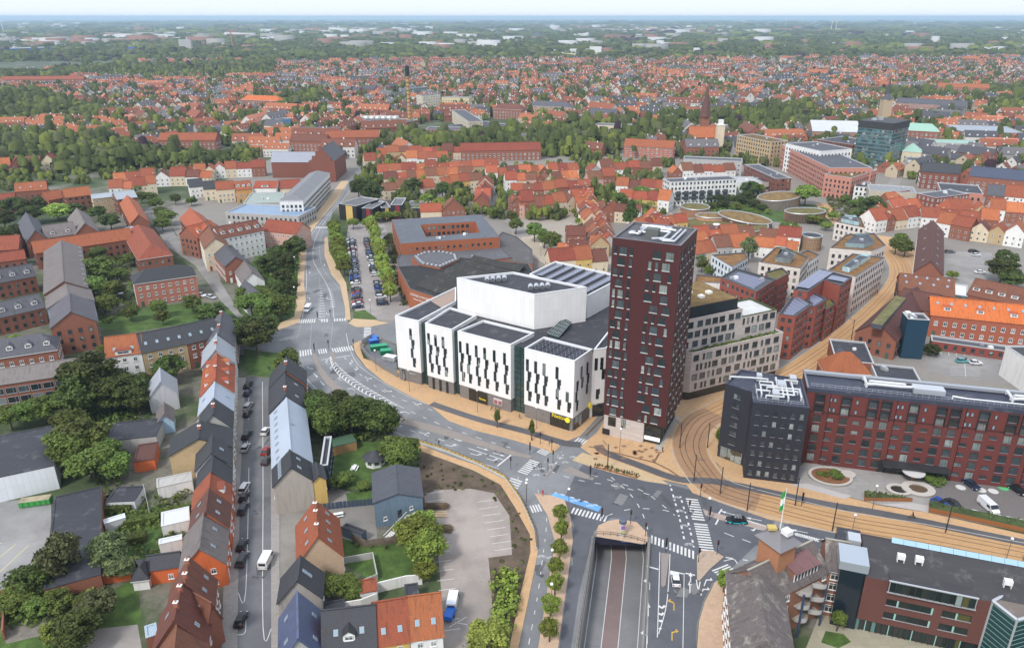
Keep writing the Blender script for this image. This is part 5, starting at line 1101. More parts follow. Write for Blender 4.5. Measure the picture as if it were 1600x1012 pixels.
# ================================================================ colours of the town
OR = mat('tile', (.43, .12, .045), .85); RD = mat('tile', (.33, .092, .038), .85); BR = mat('tile', (.2, .076, .042), .85); MR = mat('tile', (.125, .05, .038), .85); SL = mat('tile', (.1, .1, .115), .75); SLD = mat('tile', (.045, .047, .055), .7)
PKR = mat('tile', (.5, .2, .13), .85); GRT = mat('tile', (.19, .165, .155), .85); ZN = mat('seam', (.36, .39, .43), .5); ZNB = mat('seam', (.42, .48, .56), .5); COP = mat('seam', (.3, .5, .4), .6)
WP = PLS((.76, .75, .72), .8); CRM = PLS((.66, .56, .4), .85); YEL2 = PLS((.62, .42, .13), .85); OCH = PLS((.55, .3, .1), .85); PNK = PLS((.6, .36, .28), .85); GRY = PLS((.42, .41, .39), .85); LBL = PLS((.35, .48, .6), .85); ORW = PLS((.62, .14, .04), .85); DRW = PLS((.35, .035, .025), .85)
RBK = MBK_((.26, .1, .06), .9); BBK = MBK_((.2, .07, .045), .9); YBK = MBK_((.45, .33, .18), .9); TER = MBK_((.27, .07, .045), .85); SAL = MBK_((.5, .22, .16), .85)
W1 = (None, 2.6, 2.9, 1.0, 1.3, 'white', False); W1S = (None, 2.6, 2.9, 1.0, 1.3, 'white', True); WD = (None, 2.6, 3.0, 1.1, 1.5, 'dark', False); WDS = (None, 2.8, 3.0, 1.1, 1.6, 'dark', True)
def Q(p0, p1, p2, h): return rect3(U(*p0, h), U(*p1, h), U(*p2, h))
def solar_rows(root, P, z, rows, inset_=1.5, m=None, duty=.72):
 I = inset(P, inset_); f = lambda u, v: I[0].lerp(I[1], u).lerp(I[3].lerp(I[2], u), v); m = m or mat('solar', (.13, .14, .21), .3)
 for k in range(rows):
  b = MB(); a, c = k / rows, (k + duty) / rows
  b.face([(*f(.0, a), z), (*f(1, a), z), (*f(1, c), z + .35), (*f(0, c), z + .35)], m); b.face([(*f(1, c), z + .35), (*f(0, c), z + .35), (*f(0, c), z), (*f(1, c), z)], GREYF); b.build('solar_panel', root)
def units(root, P, z, n, sz=1.2, m=None):
 c = cen(P)
 for k in range(n):
  p = c.lerp(Vector(P[random.randrange(len(P))][:2]), ru(.1, .6)); b = MB(); s = sz * ru(.6, 1.3); b.box((*p, z + s * .4), (s, s * ru(.7, 1.5), s * .8), m or random.choice([STEEL, WHITE, GREYF])); b.build('roof_unit', root)
# ---- terracotta apartment terrace along the tram line
def block(label, P, h, roof, wall, win=WD, par=.5, cap=None, name='apartment_block', cat='apartment block', z0=0.1, un=0):
 r = building(name, label, P, h, 'flat', cat, roof, wall, win=win, par=par, cap=cap or PNT((.06, .062, .07), .5), door=False)
 if un: units(r, P, h - par, un)
 return r
R1 = pl([(1217, 490), (1243, 494), (1271, 474), (1243, 455)], 15.5); r = block('terracotta brick block with solar roof beside the pale stone block', R1, 15.5, FELTG, TER); solar_rows(r, R1, 15.1, 7, 1.2, duty=.6)
R2 = pl([(1262, 480), (1276, 477.5), (1292, 467), (1262, 452)], 15.3); r = block('short terracotta brick block with solar roof, set back in the middle of terrace', R2, 15.3, FELTG, TER); solar_rows(r, R2, 15, 5, .8, duty=.6)
R3 = pl([(1240, 452), (1262, 456), (1288, 437), (1313, 446), (1332, 433), (1283, 420)], 18); r = block('L-shaped terracotta brick block with solar roof at far end of terrace', R3, 18, FELTG, TER)
for k in range(3):
 b = MB(); a, c = U(1246 + k * 7, 448 + k * 1.2, 18).xy, U(1284 + k * 7, 422 + k * 1.6, 18).xy; strip(b, [a, c], 1.6, 18.1, mat('solar', (.16, .17, .26), .3)); b.build('solar_panel', r)
b = MB(); strip(b, [U(1296, 433, 18).xy, U(1322, 438, 18).xy], 5, 18.1, mat('solar', (.16, .17, .26), .3)); b.build('solar_panel', r)
LK = [R2[2], R3[3], R3[2] + Vector((0, 2)), R2[3]]; block('low brick link with green roof between the terracotta blocks', [U(*q, 12).xy for q in ((1291, 484), (1306, 474), (1296, 463), (1282, 470))], 12, SEDG, TER, WDS)
R4 = pl([(1126, 433), (1182, 456), (1212, 436), (1150, 419)], 15.5); r = block('terracotta brick block with solar panels and white roof plant behind the stone block', R4, 15.5, FELTG, TER, un=4); solar_rows(r, R4, 15.1, 8, 2.5, duty=.5)
R5 = pl([(1206, 441), (1233, 427), (1222, 418), (1196, 425)], 14.5); block('small terracotta brick block with mossy green roof', R5, 14.5, SEDG, TER)
# ---- cream terraced blocks with sedum roofs
CRW = mat('stone', (.66, .6, .54), .85, bw=2.5, rh=.4); LBX = mat('glass', (.3, .42, .45), .2, nz=.2)
def cream(label, P, h, box=None, un=0, win=WD, wall=CRW):
 r = block(label, P, h, mat('grass', (.2, .1, .03), .95), wall, win, cap=PNT((.1, .1, .11), .5), un=un)
 if box:
  q = inset(P, box); b = MB(); b.prism(q, h - .4, h + 1.5, LBX, top=False); b.poly([(*p, h + .6) for p in q], FELTG); b.build('glass_parapet', r); b = MB(); b.box((*cen(q), h + 1), (1.4, 1.4, .9), STEEL); b.build('roof_unit', r)
 return r
C1 = pl([(1294, 421.6), (1337, 432), (1383, 402), (1332, 396)], 15.5); cream('cream curved apartment block with sedum roof and glass roof parapet in the tram bend', C1, 15.5, 4)
C2 = pl([(1297, 387), (1362, 392), (1384, 383), (1366, 364), (1322, 366)], 14); cream('cream apartment block with long glass roof parapet behind the curved block', C2, 14, 4.5)
C3 = pl([(1186, 409), (1251, 419), (1264, 402), (1227, 386), (1212, 386)], 13); cream('cream block with two pale glass roof boxes east of the planted terrace', C3, 13, 5)
C3b = pl([(1251, 418), (1281, 398), (1262, 390), (1245, 398)], 10); cream('low white stepped block with roof terrace beside the cream blocks', C3b, 10, wall=WP)
C4 = pl([(1305, 346), (1352, 356), (1345, 340), (1313, 338)], 9.5); cream('small cream block with roof terrace and glass box beside the tram line', C4, 9.5, 2.5)
C5 = pl([(1112, 398), (1144, 417), (1169, 403), (1164, 394)], 9.5); cream('pale blue wedge shaped block with planted roof terrace', C5, 9.5, wall=PLS((.62, .68, .72), .8))
C6 = pl([(1085, 440), (1125, 442), (1128, 432), (1088, 428)], 8); cream('low white block with roof garden north of the maroon tower', C6, 8, wall=WP)
# ---- drum shaped museum pavilions with timber lattice walls
TIMB = mat('stone', (.3, .16, .09), .8, bw=.4, rh=3); LAT = PNT((.26, .15, .09), .7)
def drum(label, px, rx, ry, h, roofm, wallm, tilt=0.0, lattice=True, name='museum_pavilion', ring=True, rot=0.0, lowside=0.0):
 c = U(*px, h).xy; root = thing(name, label, 'museum', (*c, 0)); N = 40; P = []
 for i in range(N): t = 2 * math.pi * i / N; x, y = rx * math.cos(t), ry * math.sin(t); P.append((c.x + x * math.cos(rot) - y * math.sin(rot), c.y + x * math.sin(rot) + y * math.cos(rot), h + tilt * math.cos(t - lowside)))
 b = MB()
 for i in range(N): j = (i + 1) % N; b.face([(P[i][0], P[i][1], 0), (P[j][0], P[j][1], 0), P[j], P[i]], wallm)
 b.build('wall', root); b = MB()
 cc = (c.x, c.y, h + .5)
 for i in range(N): j = (i + 1) % N; b.face([P[i], P[j], cc], roofm)
 b.build('roof', root)
 if ring:
  b = MB()
  for i in range(N): j = (i + 1) % N; b.tube((P[i][0], P[i][1], P[i][2] + .15), (P[j][0], P[j][1], P[j][2] + .15), .35, mat('metal', (.45, .46, .47), .5), 5, caps=False)
  b.build('rim', root)
 if lattice:
  b = MB()
  for i in range(N):
   for k in (1, 2):
    j = (i + k) % N; p, q = P[i], P[j]; f = 1.02; o = lambda p_, z: (c.x + (p_[0] - c.x) * f, c.y + (p_[1] - c.y) * f, z)
    b.tube(o(p, .2), o(q, q[2]), .09, LAT, 3, caps=False); b.tube(o(q, .2), o(p, p[2]), .09, LAT, 3, caps=False)
  b.build('lattice', root, kind='stuff')
 return root
drum('low grassy museum base with winding roof around the white cone roofed drum', (1128, 352), 24, 16, 3.2, SEDG, TIMB, lattice=False); drum('round museum pavilion with flat olive grass roof at west end', (1086, 323), 8, 8.5, 6, SEDG, TIMB, lattice=False)
drum('timber clad museum drum with sedum roof between grass roofs', (1113, 337), 9, 6, 5, SED, mat('stone', (.48, .27, .17), .8, bw=.3, rh=3), lattice=False); drum('leaf shaped museum pavilion with a tilted brown sedum roof', (1164, 340), 14, 9, 5, SED, mat('glass', (.05, .05, .045), .3), 1.6, rot=-.35, lowside=2.8)
drum('large museum pavilion with ring roof and timber lattice above cafe terrace', (1217, 307), 12.5, 10.5, 6.3, SED, mat('glass', (.05, .05, .045), .3), 1.2, rot=.2); drum('low museum pavilion with pale grass roof and timber lattice by the path', (1258, 330), 11, 7.5, 5.2, SEDG, mat('glass', (.05, .05, .045), .3), .3)
r = drum('white drum pavilion with brown cone roof and white cap', (1119, 358), 8, 8, 3.6, BR, WP, lattice=False, ring=False); b = MB(); c = U(1119, 358, 3.6).xy; b.lathe((*c, 3.6), [(8.3, 0), (1.6, 2.4)], mat('tile', (.14, .06, .05), .8), 24); b.lathe((*c, 5.9), [(1.9, 0), (1.9, .4), (.01, .9)], WHITE, 12); b.build('cone_roof', r)
r = drum('small round timber kiosk with dark conical cap', (1269, 368), 4.6, 4.6, 7, SLD, PLS((.5, .4, .25), .8), lattice=True)
# ---- larger blocks around the museum garden
def lblock(label, p0, p1, p2, h, roof, wall, win=W1S, kind='flat', rise=3, base=None, un=2, name='building', cat='building', **k):
 if base: h = hfit(p0, base)
 P = Q(p0, p1, p2, h);
 r = building(name, label, P, h, kind, cat, roof, wall, win=win, rise=rise, **k)
 if kind == 'flat' and un: units(r, P, h - .5, un)
 return r
r = lblock('long white modern apartment block with dark balconies facing the museum garden', (1047, 284.5), (1152.5, 280), (1152, 274), 14.4, FELTG, WP, (None, 2.4, 2.9, 1.1, 1.4, 'dark', False), cat='apartment block')
P = Q((1047, 284.5), (1152.5, 280), (1152, 274), 14.4); a, u, nn, L, rz = wframe(P[0], P[1], cen(P))
for k in range(7): p = a + u * (5.5 + k * (L - 8) / 7) + nn * .7; b = MB(); [b.box((*p, z), (3.0, 1.4, 1.1), PNT((.07, .08, .09), .4), at2(u.y, u.x)) for z in (4.6, 7.5)]; b.box((*p, 6), (2.8, .5, 5.5), PNT((.05, .06, .07), .3), at2(u.y, u.x)); b.build('balcony', r)
for a_ in [('white flat roofed annex beside the long white block', (1153, 286), (1191, 286), (1192, 276), 8, mat('felt', (.4, .4, .4), .8), WP, WDS), ('concrete and brick parking deck with open floors behind museum', (1193, 285), (1237, 284), (1236, 276), 8, FELTG, PLS((.45, .35, .33), .8), (None, 5, 2.8, 4.2, 1.5, 'dark', True)),
     ('long brown brick office with rows of windows behind parking deck', (1163, 257), (1212, 279), (1222, 272), 12, FELTG, BBK, WDS), ('yellow and pink apartment block with brown roof garden near church', (1152, 211), (1205, 222), (1272, 228), 18, mat('grass', (.13, .08, .02), .9), MBK_((.48, .35, .2), .9), WDS),
     ('tall salmon brick apartment block with upper white storeys, west wing', (1222, 226), (1296, 262), (1335, 250), 17, FELTG, SAL, WDS), ('salmon brick corner block with dark glazed ground floor at the tram stop', (1289, 272), (1331, 278), (1362, 264), 14, mat('grass', (.13, .08, .02), .9), SAL, WDS),
     ('white and pale grey stepped upper block above the salmon wing', (1228, 224), (1282, 236), (1310, 228), 20, FELTG, WP, WDS), ('brown brick low hall west of blue glass tower', (1277, 218), (1332, 226), (1338, 216), 12, FELT, BBK, WDS),
     ('grey concrete theatre-like hall with long blank side wall', (1358, 297), (1432, 302), (1428, 292), 11, mat('seam', (.25, .26, .27), .6), PLS((.45, .42, .33), .85), None), ('small white three storey house with flat roof beside blank hall', (1335, 291), (1358, 293), (1362, 285), 9, FELT, WP, WDS),
     ('salmon flat roofed office with glass penthouse and white roof plant', (1470, 298), (1537, 303), (1535, 290), 11, FELT, SAL, WDS), ('red brick apartment block with white window rows beside salmon office', (1433, 302), (1463, 309), (1462, 291), 12, FELTG, BBK, W1S)]: lblock(*a_)
# teal glass high-rise
HR = 34; hp = rect3(U(1343, 188, HR), U(1397, 193, HR), U(1406, 186, HR)); r = thing('office_tower', 'teal banded glass office tower with dark cap', 'tower', (*cen(hp), 0)); b = MB()
TG = mat('glass', (.05, .11, .12), .12, nz=2.0); TG2 = PNT((.11, .16, .16), .5)
b.prism(hp, 0, HR - 5, TG, top=False); b.build('glass_wall', r)
for k in range(11): b = MB(); b.prism(inset(hp, -.25), k * 2.7 + 1.6, k * 2.7 + 2.5, TG2, bottom=True); b.build('floor_band', r)
b = MB(); b.prism(inset(hp, -.3), HR - 5, HR, PNT((.03, .028, .03), .6)); b.build('cap', r); units(r, hp, HR, 5, 2.5)
# ---- brick buildings east of the tram line
def gb(label, p0, p1, p2, h, rise, roof, wall, win=W1, base=None, name='building', cat='building', **k):
 if base: h = hfit(p0, base)
 return building(name, label, Q(p0, p1, p2, h), h, 'gable', cat, roof, wall, rise=rise, win=win, **k)
gb('brick building with maroon roof and dark solar strips by tan square', (1428, 424), (1436, 358), (1474, 372), 7, 5, MR, RBK, W1, sky=[(0, 4, .5), (1, 6, .5)])
gb('long brick school wing with maroon tiled roof and square skylights', (1405, 454), (1491, 464), (1499, 445), 7, 4.5, BR, RBK, WDS, sky=[(0, 4, .5), (0, 5, .85)]); gb('brick school wing with maroon roof and a row of five glazed dormers', (1511, 460), (1612, 482), (1612, 462), 7, 4.5, BR, RBK, W1S, dorm=[(0, 5, .3, 2.4)])
lblock('white glazed link between the two maroon roofed wings', (1491, 460), (1512, 463), (1514, 446), 6.5, PNT((.7, .72, .74), .5), TEAL, None, un=0)
gb('long red brick building with bright orange roof and two rows of white windows', (1455, 492), (1612, 508), (1612, 488), 8, 4.5, mat('tile', (.55, .12, .03), .8), MBK_((.34, .1, .055), .9), (None, 3.1, 3.4, 1.2, 1.6, 'white', False), dorm=[(0, 3, .3, 2.2)], sky=[(0, 7, .65)])
gb('maroon roofed brick wing with mossy flat ridge beside the tram line', (1337, 517), (1400, 462), (1462, 470), 7, 5, MR, RBK, WDS); gb('maroon tiled roof joining the mossy wing to orange roofed building', (1402, 476), (1462, 488), (1464, 470), 8, 4.5, MR, RBK, WDS)
b = MB(); q = [U(1362, 503, 13).xy, U(1379, 506, 13).xy, U(1416, 464, 13).xy, U(1400, 460, 13).xy]; mr_ = thing('roof_terrace', 'mossy flat roof strip with yellow lichen on top of maroon roof', 'roof', (*cen(q), 11.5)); b.prism(q, 11.0, 12.6, FELTG, top=mat('grass', (.14, .13, .05), .95)); b.build('mossy_deck', mr_)
lblock('low flat black roofed hall in front of the brown roofed wing', (1306, 562), (1366, 568), (1392, 538), 5.5, FELT, RBK, None)
P = Q((1288, 580), (1361, 584), (1356, 566), 4.0); building('building', 'orange tiled hip roofed pavilion behind the long red block', P, 4, 'gable', 'building', RD, RBK, rise=5, hip=5.5, win=W1S)
bt = Q((1419, 498), (1453, 499), (1455, 492), 14); lblock('dark blue metal clad stair tower with plant on top', (1419, 498), (1453, 500), (1456, 490), 14, FELT, mat('panel', (.012, .045, .08), .4, bw=.6, rh=20), None, un=6, name='stair_tower', cat='tower')
lblock('low dark flat roof beside the car park', (1370, 590), (1440, 597), (1440, 575), 5, FELT, GRY, None); lblock('white rendered gable building with black roof at the east car park', (1572, 540), (1612, 566), (1612, 520), 10, SLD, WP, None)
lblock('low brick shed row with flat roof along the car park', (1456, 532), (1575, 549), (1575, 540), 3.2, FELTG, MBK_((.25, .06, .04), .9), WDS)
# ---- foreground brick complex bottom right
GT = mat('tile', (.15, .125, .12), .9, pale=1); FBK = MBK_((.26, .12, .07), .9)
w0 = pl([(1144, 1060), (1135.5, 893), (1224, 928), (1240, 1060)], 10)
HBt = 10.0
cw = thing('brick_building', 'old brown brick corner building with mossy grey tiled roofs and flag tower', 'building', (*U(1200, 920).xy, 0)); o0 = cw.location
Pw = rect3(U(1135.5, 893, HBt), U(1146, 1030, HBt), U(1240, 1012, HBt)); Pw = rect3(U(1136, 893, HBt), U(1146, 1025, HBt), U(1224, 928, HBt))
gable(cw, Pw, HBt, 3.9, GT, FBK, .1, .3, (4.6, .1), trim=PNT((.35, .33, .27), .9))
Pn = [U(1224, 928, HBt).xy, U(1294.6, 893, HBt).xy]; dn = (Pn[1] - Pn[0]).normalized(); nn_ = Vector((-dn.y, dn.x)); Pn = [Pn[0] - dn * 4.5, Pn[1], Pn[1] + nn_ * 9, Pn[0] - dn * 4.5 + nn_ * 9]; gable(cw, Pn, HBt, 3.9, GT, FBK, .1, .3, trim=PNT((.35, .33, .27), .9))
Pe = [U(1294.6, 893, HBt).xy, U(1328, 899, HBt).xy]; de = (Pe[1] - Pe[0]).normalized(); ne = Vector((-de.y, de.x)); Pe = [Pe[0] - de * .5, Pe[1], Pe[1] + ne * 9, Pe[0] - de * .5 + ne * 9]; gable(cw, Pe, HBt - .02, 3.9, GT, FBK, .1, .25, trim=PNT((.35, .33, .27), .9))
windows(cw, Pe[0], Pe[1], cen(Pe), 1, [1.8, 4.4, 7.0, 9.3], 1.5, 1.6, 'white', xs=[1.7]); windows(cw, Pn[0], Pn[1], cen(Pn), 1, [6.0, 8.6], 1.1, 1.4, 'white', xs=[5.7]); windows(cw, Pn[0], Pn[1], cen(Pn), 1, [9.2], 1.0, 1.2, 'white', xs=[15.3]); windows(cw, Pw[0], Pw[1], cen(Pw), 7, [2.2, 5.2, 8.2], 1.2, 1.5, 'white')
# glazed dormer and curved balconies
info = (dn, nn_, None, None, 6.0 / 6.5); c = Pn[0] + dn * 10.8 + nn_ * .8
b = MB(); f0, f1 = c - dn * 3, c + dn * 3; run = nn_ * 3; b.face([(*f0, 10.3), (*f1, 10.3), (*f1, 12.8), (*f0, 12.8)], DARKF); b.face([(*f0, 10.3), (*f0, 12.8), (*(f0 + run), 13.2)], FBK); b.face([(*f1, 10.3), (*(f1 + run), 13.2), (*f1, 12.8)], FBK)
slab(b, [Vector((*(f0 - nn_ * .6 - dn * .3), 12.7)), Vector((*(f1 - nn_ * .6 + dn * .3), 12.7)), Vector((*(f1 + run + dn * .3), 13.6)), Vector((*(f0 + run - dn * .3), 13.6))], .15, mat('tile', (.2, .1, .1), .8)); d_ = b.build('dormer', cw); b = MB()
for k in range(8): p = f0.lerp(f1, k / 7) - nn_ * .08; b.box((*p, 11.5), (.16, .12, 2.5), WHITE, at2(dn.y, dn.x))
b.build('mullions', d_)
for z in (3, 6, 9):
 b = MB(); pts = []
 for k in range(13): t = k / 12; pts.append(f0.lerp(f1, t) - nn_ * (1.2 + 1.6 * abs(math.sin(math.pi * (t * 1.5 + .1)))))
 b.prism([f0 + nn_ * 0] + pts + [f1], z - .15, z, CONC);
 for p, q in zip(pts, pts[1:]): b.face([(*p, z), (*q, z), (*q, z + .95), (*p, z + .95)], PNT((.4, .38, .36), .6))
 b.build('balcony', cw)
for t in (0, 1): p = f0.lerp(f1, t) - nn_ * 2.6; b = MB(); b.tube((*p, 0), (*p, 9.8), .2, PNT((.03, .06, .12), .5), 8); b.build('pillar', cw)
# flag tower
HTW = 17.5; tq = rect3(U(1178, 835, HTW), U(1219.4, 865, HTW), U(1253.7, 848, HTW)); tb = inset(tq, .7); b = MB(); b.prism(tb, 9, HTW, MBK_((.36, .16, .08), .9), top=False); b.build('tower_wall', cw)
tp = inset(tq, 2.6); b = MB()
for i in range(4): j = (i + 1) % 4; b.face([(*tq[i], HTW), (*tq[j], HTW), (*tp[j], HTW + 2), (*tp[i], HTW + 2)] if poly_ccw(tq) else [(*tq[j], HTW), (*tq[i], HTW), (*tp[i], HTW + 2), (*tp[j], HTW + 2)], mat('seam', (.2, .19, .2), .5, s=.9))
b.poly([(*p, HTW + 2) for p in tp], FELT); b.poly([(*p, HTW - .05) for p in tq], FBK, up=False); b.build('tower_roof', cw)
roof_rail(cw, [*inset(tp, .3), inset(tp, .3)[0]], HTW + 2.0); b = MB(); b.box((*(cen(tp) + Vector((-1.3, .3))), HTW + 2.3), (1.6, 1.2, .5), PNT((.5, .38, .12), .7)); b.build('roof_unit', cw); b = MB(); b.box((*(cen(tp) + Vector((.9, -1.2))), HTW + 2.5), (1.5, 1.5, .9), WHITE, .5); b.build('roof_unit', cw)
fp_ = cen(tp) + Vector((0, -.2)); fl_ = thing('flagpole', 'white flagpole with green and white flag on the brick tower', 'flagpole', (*fp_, HTW + 2)); b = MB(); b.tube((*fp_, HTW + 2), (*fp_, HTW + 11), .09, WHITE, 6, .05); b.build('pole', fl_)
b = MB()
for k in range(6):
 for (z0, z1, m_) in ((8.6, 7.2, PNT((.03, .3, .06), .7)), (7.2, 5.8, WHITE), (5.8, 4.6, PNT((.03, .3, .06), .7))):
  x0, x1 = -k * .11, -(k + 1) * .11; y0, y1 = .1 * math.sin(k * 1.3), .1 * math.sin((k + 1) * 1.3); q = HTW + 2
  b.face([(fp_.x + x0, fp_.y + y0, q + z1 - k * .1), (fp_.x + x1, fp_.y + y1, q + z1 - (k + 1) * .1), (fp_.x + x1, fp_.y + y1, q + z0 - (k + 1) * .1), (fp_.x + x0, fp_.y + y0, q + z0 - k * .1)], m_)
b.build('flag', fl_)
# modern brick office
HM = 12.3; m0, m1 = U(1350, 899.5, HM).xy, U(1551, 940, HM).xy; dm = (m1 - m0).normalized(); nm_ = Vector((-dm.y, dm.x)); Lm = (m1 - m0).length
MP = [m0, m1, m1 + dm * 22, m1 + dm * 22 + nm_ * 12.5, m0 + nm_ * 12.5]
mo = thing('office_building', 'modern dark red brick office with ribbon windows and black roof at bottom right', 'office', (*((m0 + m1) / 2), 0)); o0 = mo.location
MBK = MBK_((.12, .045, .035), .85); b = MB(); b.prism([m0, m1 + dm * 22, m1 + dm * 22 + nm_ * 12.5, m0 + nm_ * 12.5], 2.7, HM, MBK, top=False); b.build('wall', mo)
b = MB(); b.prism([m0 + nm_ * .4, m1 + dm * 22 + nm_ * .4, m1 + dm * 22 + nm_ * 12, m0 + nm_ * 12], .1, 2.7, PNT((.02, .032, .03), .1), top=False); gl_ = b.build('ground_glazing', mo)
b = MB(); RO = mat('felt', (.045, .042, .045), .8)
b.face([(*m0, HM), (*(m1 + dm * 22), HM), (*(m1 + dm * 22 + nm_ * 8.6), HM + 2.4), (*(m0 + nm_ * 8.6), HM + 2.4)], RO); b.face([(*(m0 + nm_ * 8.6), HM + 2.4), (*(m1 + dm * 22 + nm_ * 8.6), HM + 2.4), (*(m1 + dm * 22 + nm_ * 12.5), HM + .3), (*(m0 + nm_ * 12.5), HM + .3)], RO); b.face([(*m0, HM), (*(m0 + nm_ * 8.6), HM + 2.4), (*(m0 + nm_ * 12.5), HM + .3)], MBK); b.build('roof', mo)
for k in range(14):
 p, q = m0 + dm * (5 + k * 2.05), m0 + dm * (5 + k * 2.05 + 2.0); b = MB(); b.face([(*(p + nm_ * 8.2), HM + 2.45), (*(q + nm_ * 8.2), HM + 2.45), (*(q + nm_ * 9.0), HM + 3.1), (*(p + nm_ * 9.0), HM + 3.1)], PNT((.3, .45, .55), .15)); b.face([(*(p + nm_ * 9.0), HM + 3.1), (*(q + nm_ * 9.0), HM + 3.1), (*(q + nm_ * 9.5), HM + 2.0), (*(p + nm_ * 9.5), HM + 2.0)], GREYF); b.build('roof_light', mo)
dk = [m0 + dm * 4.2, m0 + dm * (Lm - 2.5)]; b = MB(); b.prism([dk[0] - nm_ * .5, dk[1] - nm_ * .5, dk[1] + nm_ * 3.2, dk[0] + nm_ * 3.2], HM - 1.9, HM + .6, PNT((.03, .033, .025), .1), top=RO); dd_ = b.build('ribbon_dormer', mo); b = MB()
b.box((*((dk[0] + dk[1]) / 2 - nm_ * .6), HM + .55), ((dk[1] - dk[0]).length + .4, .3, .2), STEEL, at2(dm.y, dm.x)); b.box((*((dk[0] + dk[1]) / 2 - nm_ * .6), HM - 1.9), ((dk[1] - dk[0]).length + .4, .3, .2), STEEL, at2(dm.y, dm.x))
for k in range(14): p = dk[0].lerp(dk[1], k / 13) - nm_ * .6; b.box((*p, HM - .7), (.12, .2, 2.3), STEEL if k in (0, 13) else DARKF, at2(dm.y, dm.x))
b.build('mullions', dd_)
RG = PNT((.03, .033, .028), .1); PC = [PNT(c_, .1) for c_ in ((.015, .02, .02), (.03, .035, .03), (.02, .03, .03), (.09, .085, .03), (.1, .2, .18), (.25, .3, .28))]
def panes(P_, Q_, z0, z1, root, n_, off=.1, w=(5, 4, 4, 2, 1, 1), name='pane'):
 nv = -nm_
 for k in range(n_):
  p, q = P_.lerp(Q_, (k + .06) / n_) + nv * off, P_.lerp(Q_, (k + .94) / n_) + nv * off; b = MB(); b.face([(*p, z0), (*q, z0), (*q, z1), (*p, z1)], random.choices(PC, w)[0]); b.build(name, root)
def ribbonw(x0, x1, z, h_=1.35):
 b = MB(); p, q = m0 + dm * x0, m0 + dm * x1; c_ = (p + q) / 2; b.box((*c_, z), (x1 - x0, .12, h_), RG, at2(dm.y, dm.x)); o = b.build('ribbon_window', mo); b = MB(); n_ = int((x1 - x0) / 1.5); panes(p, q, z - h_ / 2 + .1, z + h_ / 2 - .1, o, n_)
 for k in range(n_ + 1): r_ = p.lerp(q, k / n_) - nm_ * .07; b.box((*r_, z), (.3 if k % 3 == 1 else .08, .08, h_), PNT((.3, .5, .45), .3) if k % 3 == 1 else DARKF, at2(dm.y, dm.x))
 b.box((*(c_ - nm_ * .1), z - h_ / 2), (x1 - x0 + .2, .2, .08), STEEL, at2(dm.y, dm.x)); b.build('mullions', o)
panes(dk[0] - nm_ * .5, dk[1] - nm_ * .5, HM - 1.7, HM + .35, dd_, 13); panes(m0 + nm_ * .4, m1 + nm_ * .4, .2, 2.5, gl_, 22, w=(4, 4, 4, 2, 3, 0))
for z in (7.8, 4.9): ribbonw(4.4, Lm * .58, z); ribbonw(Lm * .66, Lm * .88, z)
for k in range(22): p = m0.lerp(m1, k / 21) + nm_ * .3; b = MB(); b.box((*p, 1.35), (.14, .2, 2.6), PNT((.3, .5, .45), .4) if k % 4 == 2 else DARKF, at2(dm.y, dm.x)); b.build('mullion', gl_)
for x, y, s in ((6.2, 4.6, 1.3), (9.2, 4.8, 1.3), (23, 3.6, 1.3)): p = m0 + dm * x + nm_ * y; b = MB(); zz_ = HM + .28 * y; b.box((*p, zz_ + 1.1), (s, .9, .9), WHITE, at2(dm.y, dm.x)); [b.box((*(p + dm * sx * .55), zz_ + .4), (.12, .8, .8), WHITE, at2(dm.y, dm.x)) for sx in (-1, 1)]; b.build('roof_unit', mo)
ls = m0 - dm * 4; b = MB(); b.prism([ls, m0 + dm * .3, m0 + dm * .3 + nm_ * 13, ls + nm_ * 13], .1, HM + .5, PNT((.012, .02, .03), .1), top=FELT); lk = b.build('glass_link', mo); b = MB(); b.prism([ls - dm * .3, m0 + dm * .6, m0 + dm * .6 + nm_ * 5.5, ls - dm * .3 + nm_ * 5.5], HM + .5, HM + 2.2, mat('metal', (.45, .5, .55), .4)); b.build('roof_housing', mo); b = MB(); b.box((*(ls + dm * 2.6 + nm_ * 8), HM + 1.6), (2.2, 2.6, 1.6), STEEL, at2(dm.y, dm.x)); b.build('roof_unit', mo)
hx = [U(1551, 940, HM).xy, U(1589, 970, HM).xy, U(1660, 950, HM).xy, U(1620, 905, HM).xy]; b = MB(); b.prism(hx, .1, HM + .2, PNT((.012, .05, .055), .1), top=mat('felt', (.16, .13, .11), .9)); hb = b.build('glass_bay', mo); b = MB()
for z in range(1, 13):
 for p, q in zip(hx, hx[1:]): b.tube((*p, z), (*q, z), .05, PNT((.25, .45, .42), .4), 4)
for p, q in zip(hx, hx[1:] + hx[:1]): b.tube((*p, HM + .25), (*q, HM + .25), .28, STEEL, 6); b.tube((*p, 0), (*p, HM), .18, STEEL, 6)
b.build('glazing_bars', hb)
sheet('courtyard', [(1240, 1060), (1280, 960), (1345, 965), (1480, 1010), (1500, 1060)], .006, mat('paver', (.33, .3, .22), .9, bw=2.4, rh=1.8)); sheet('lawn', [(1283, 1003), (1290, 985), (1318, 990), (1330, 1002), (1310, 1012)], .012, GRASS)
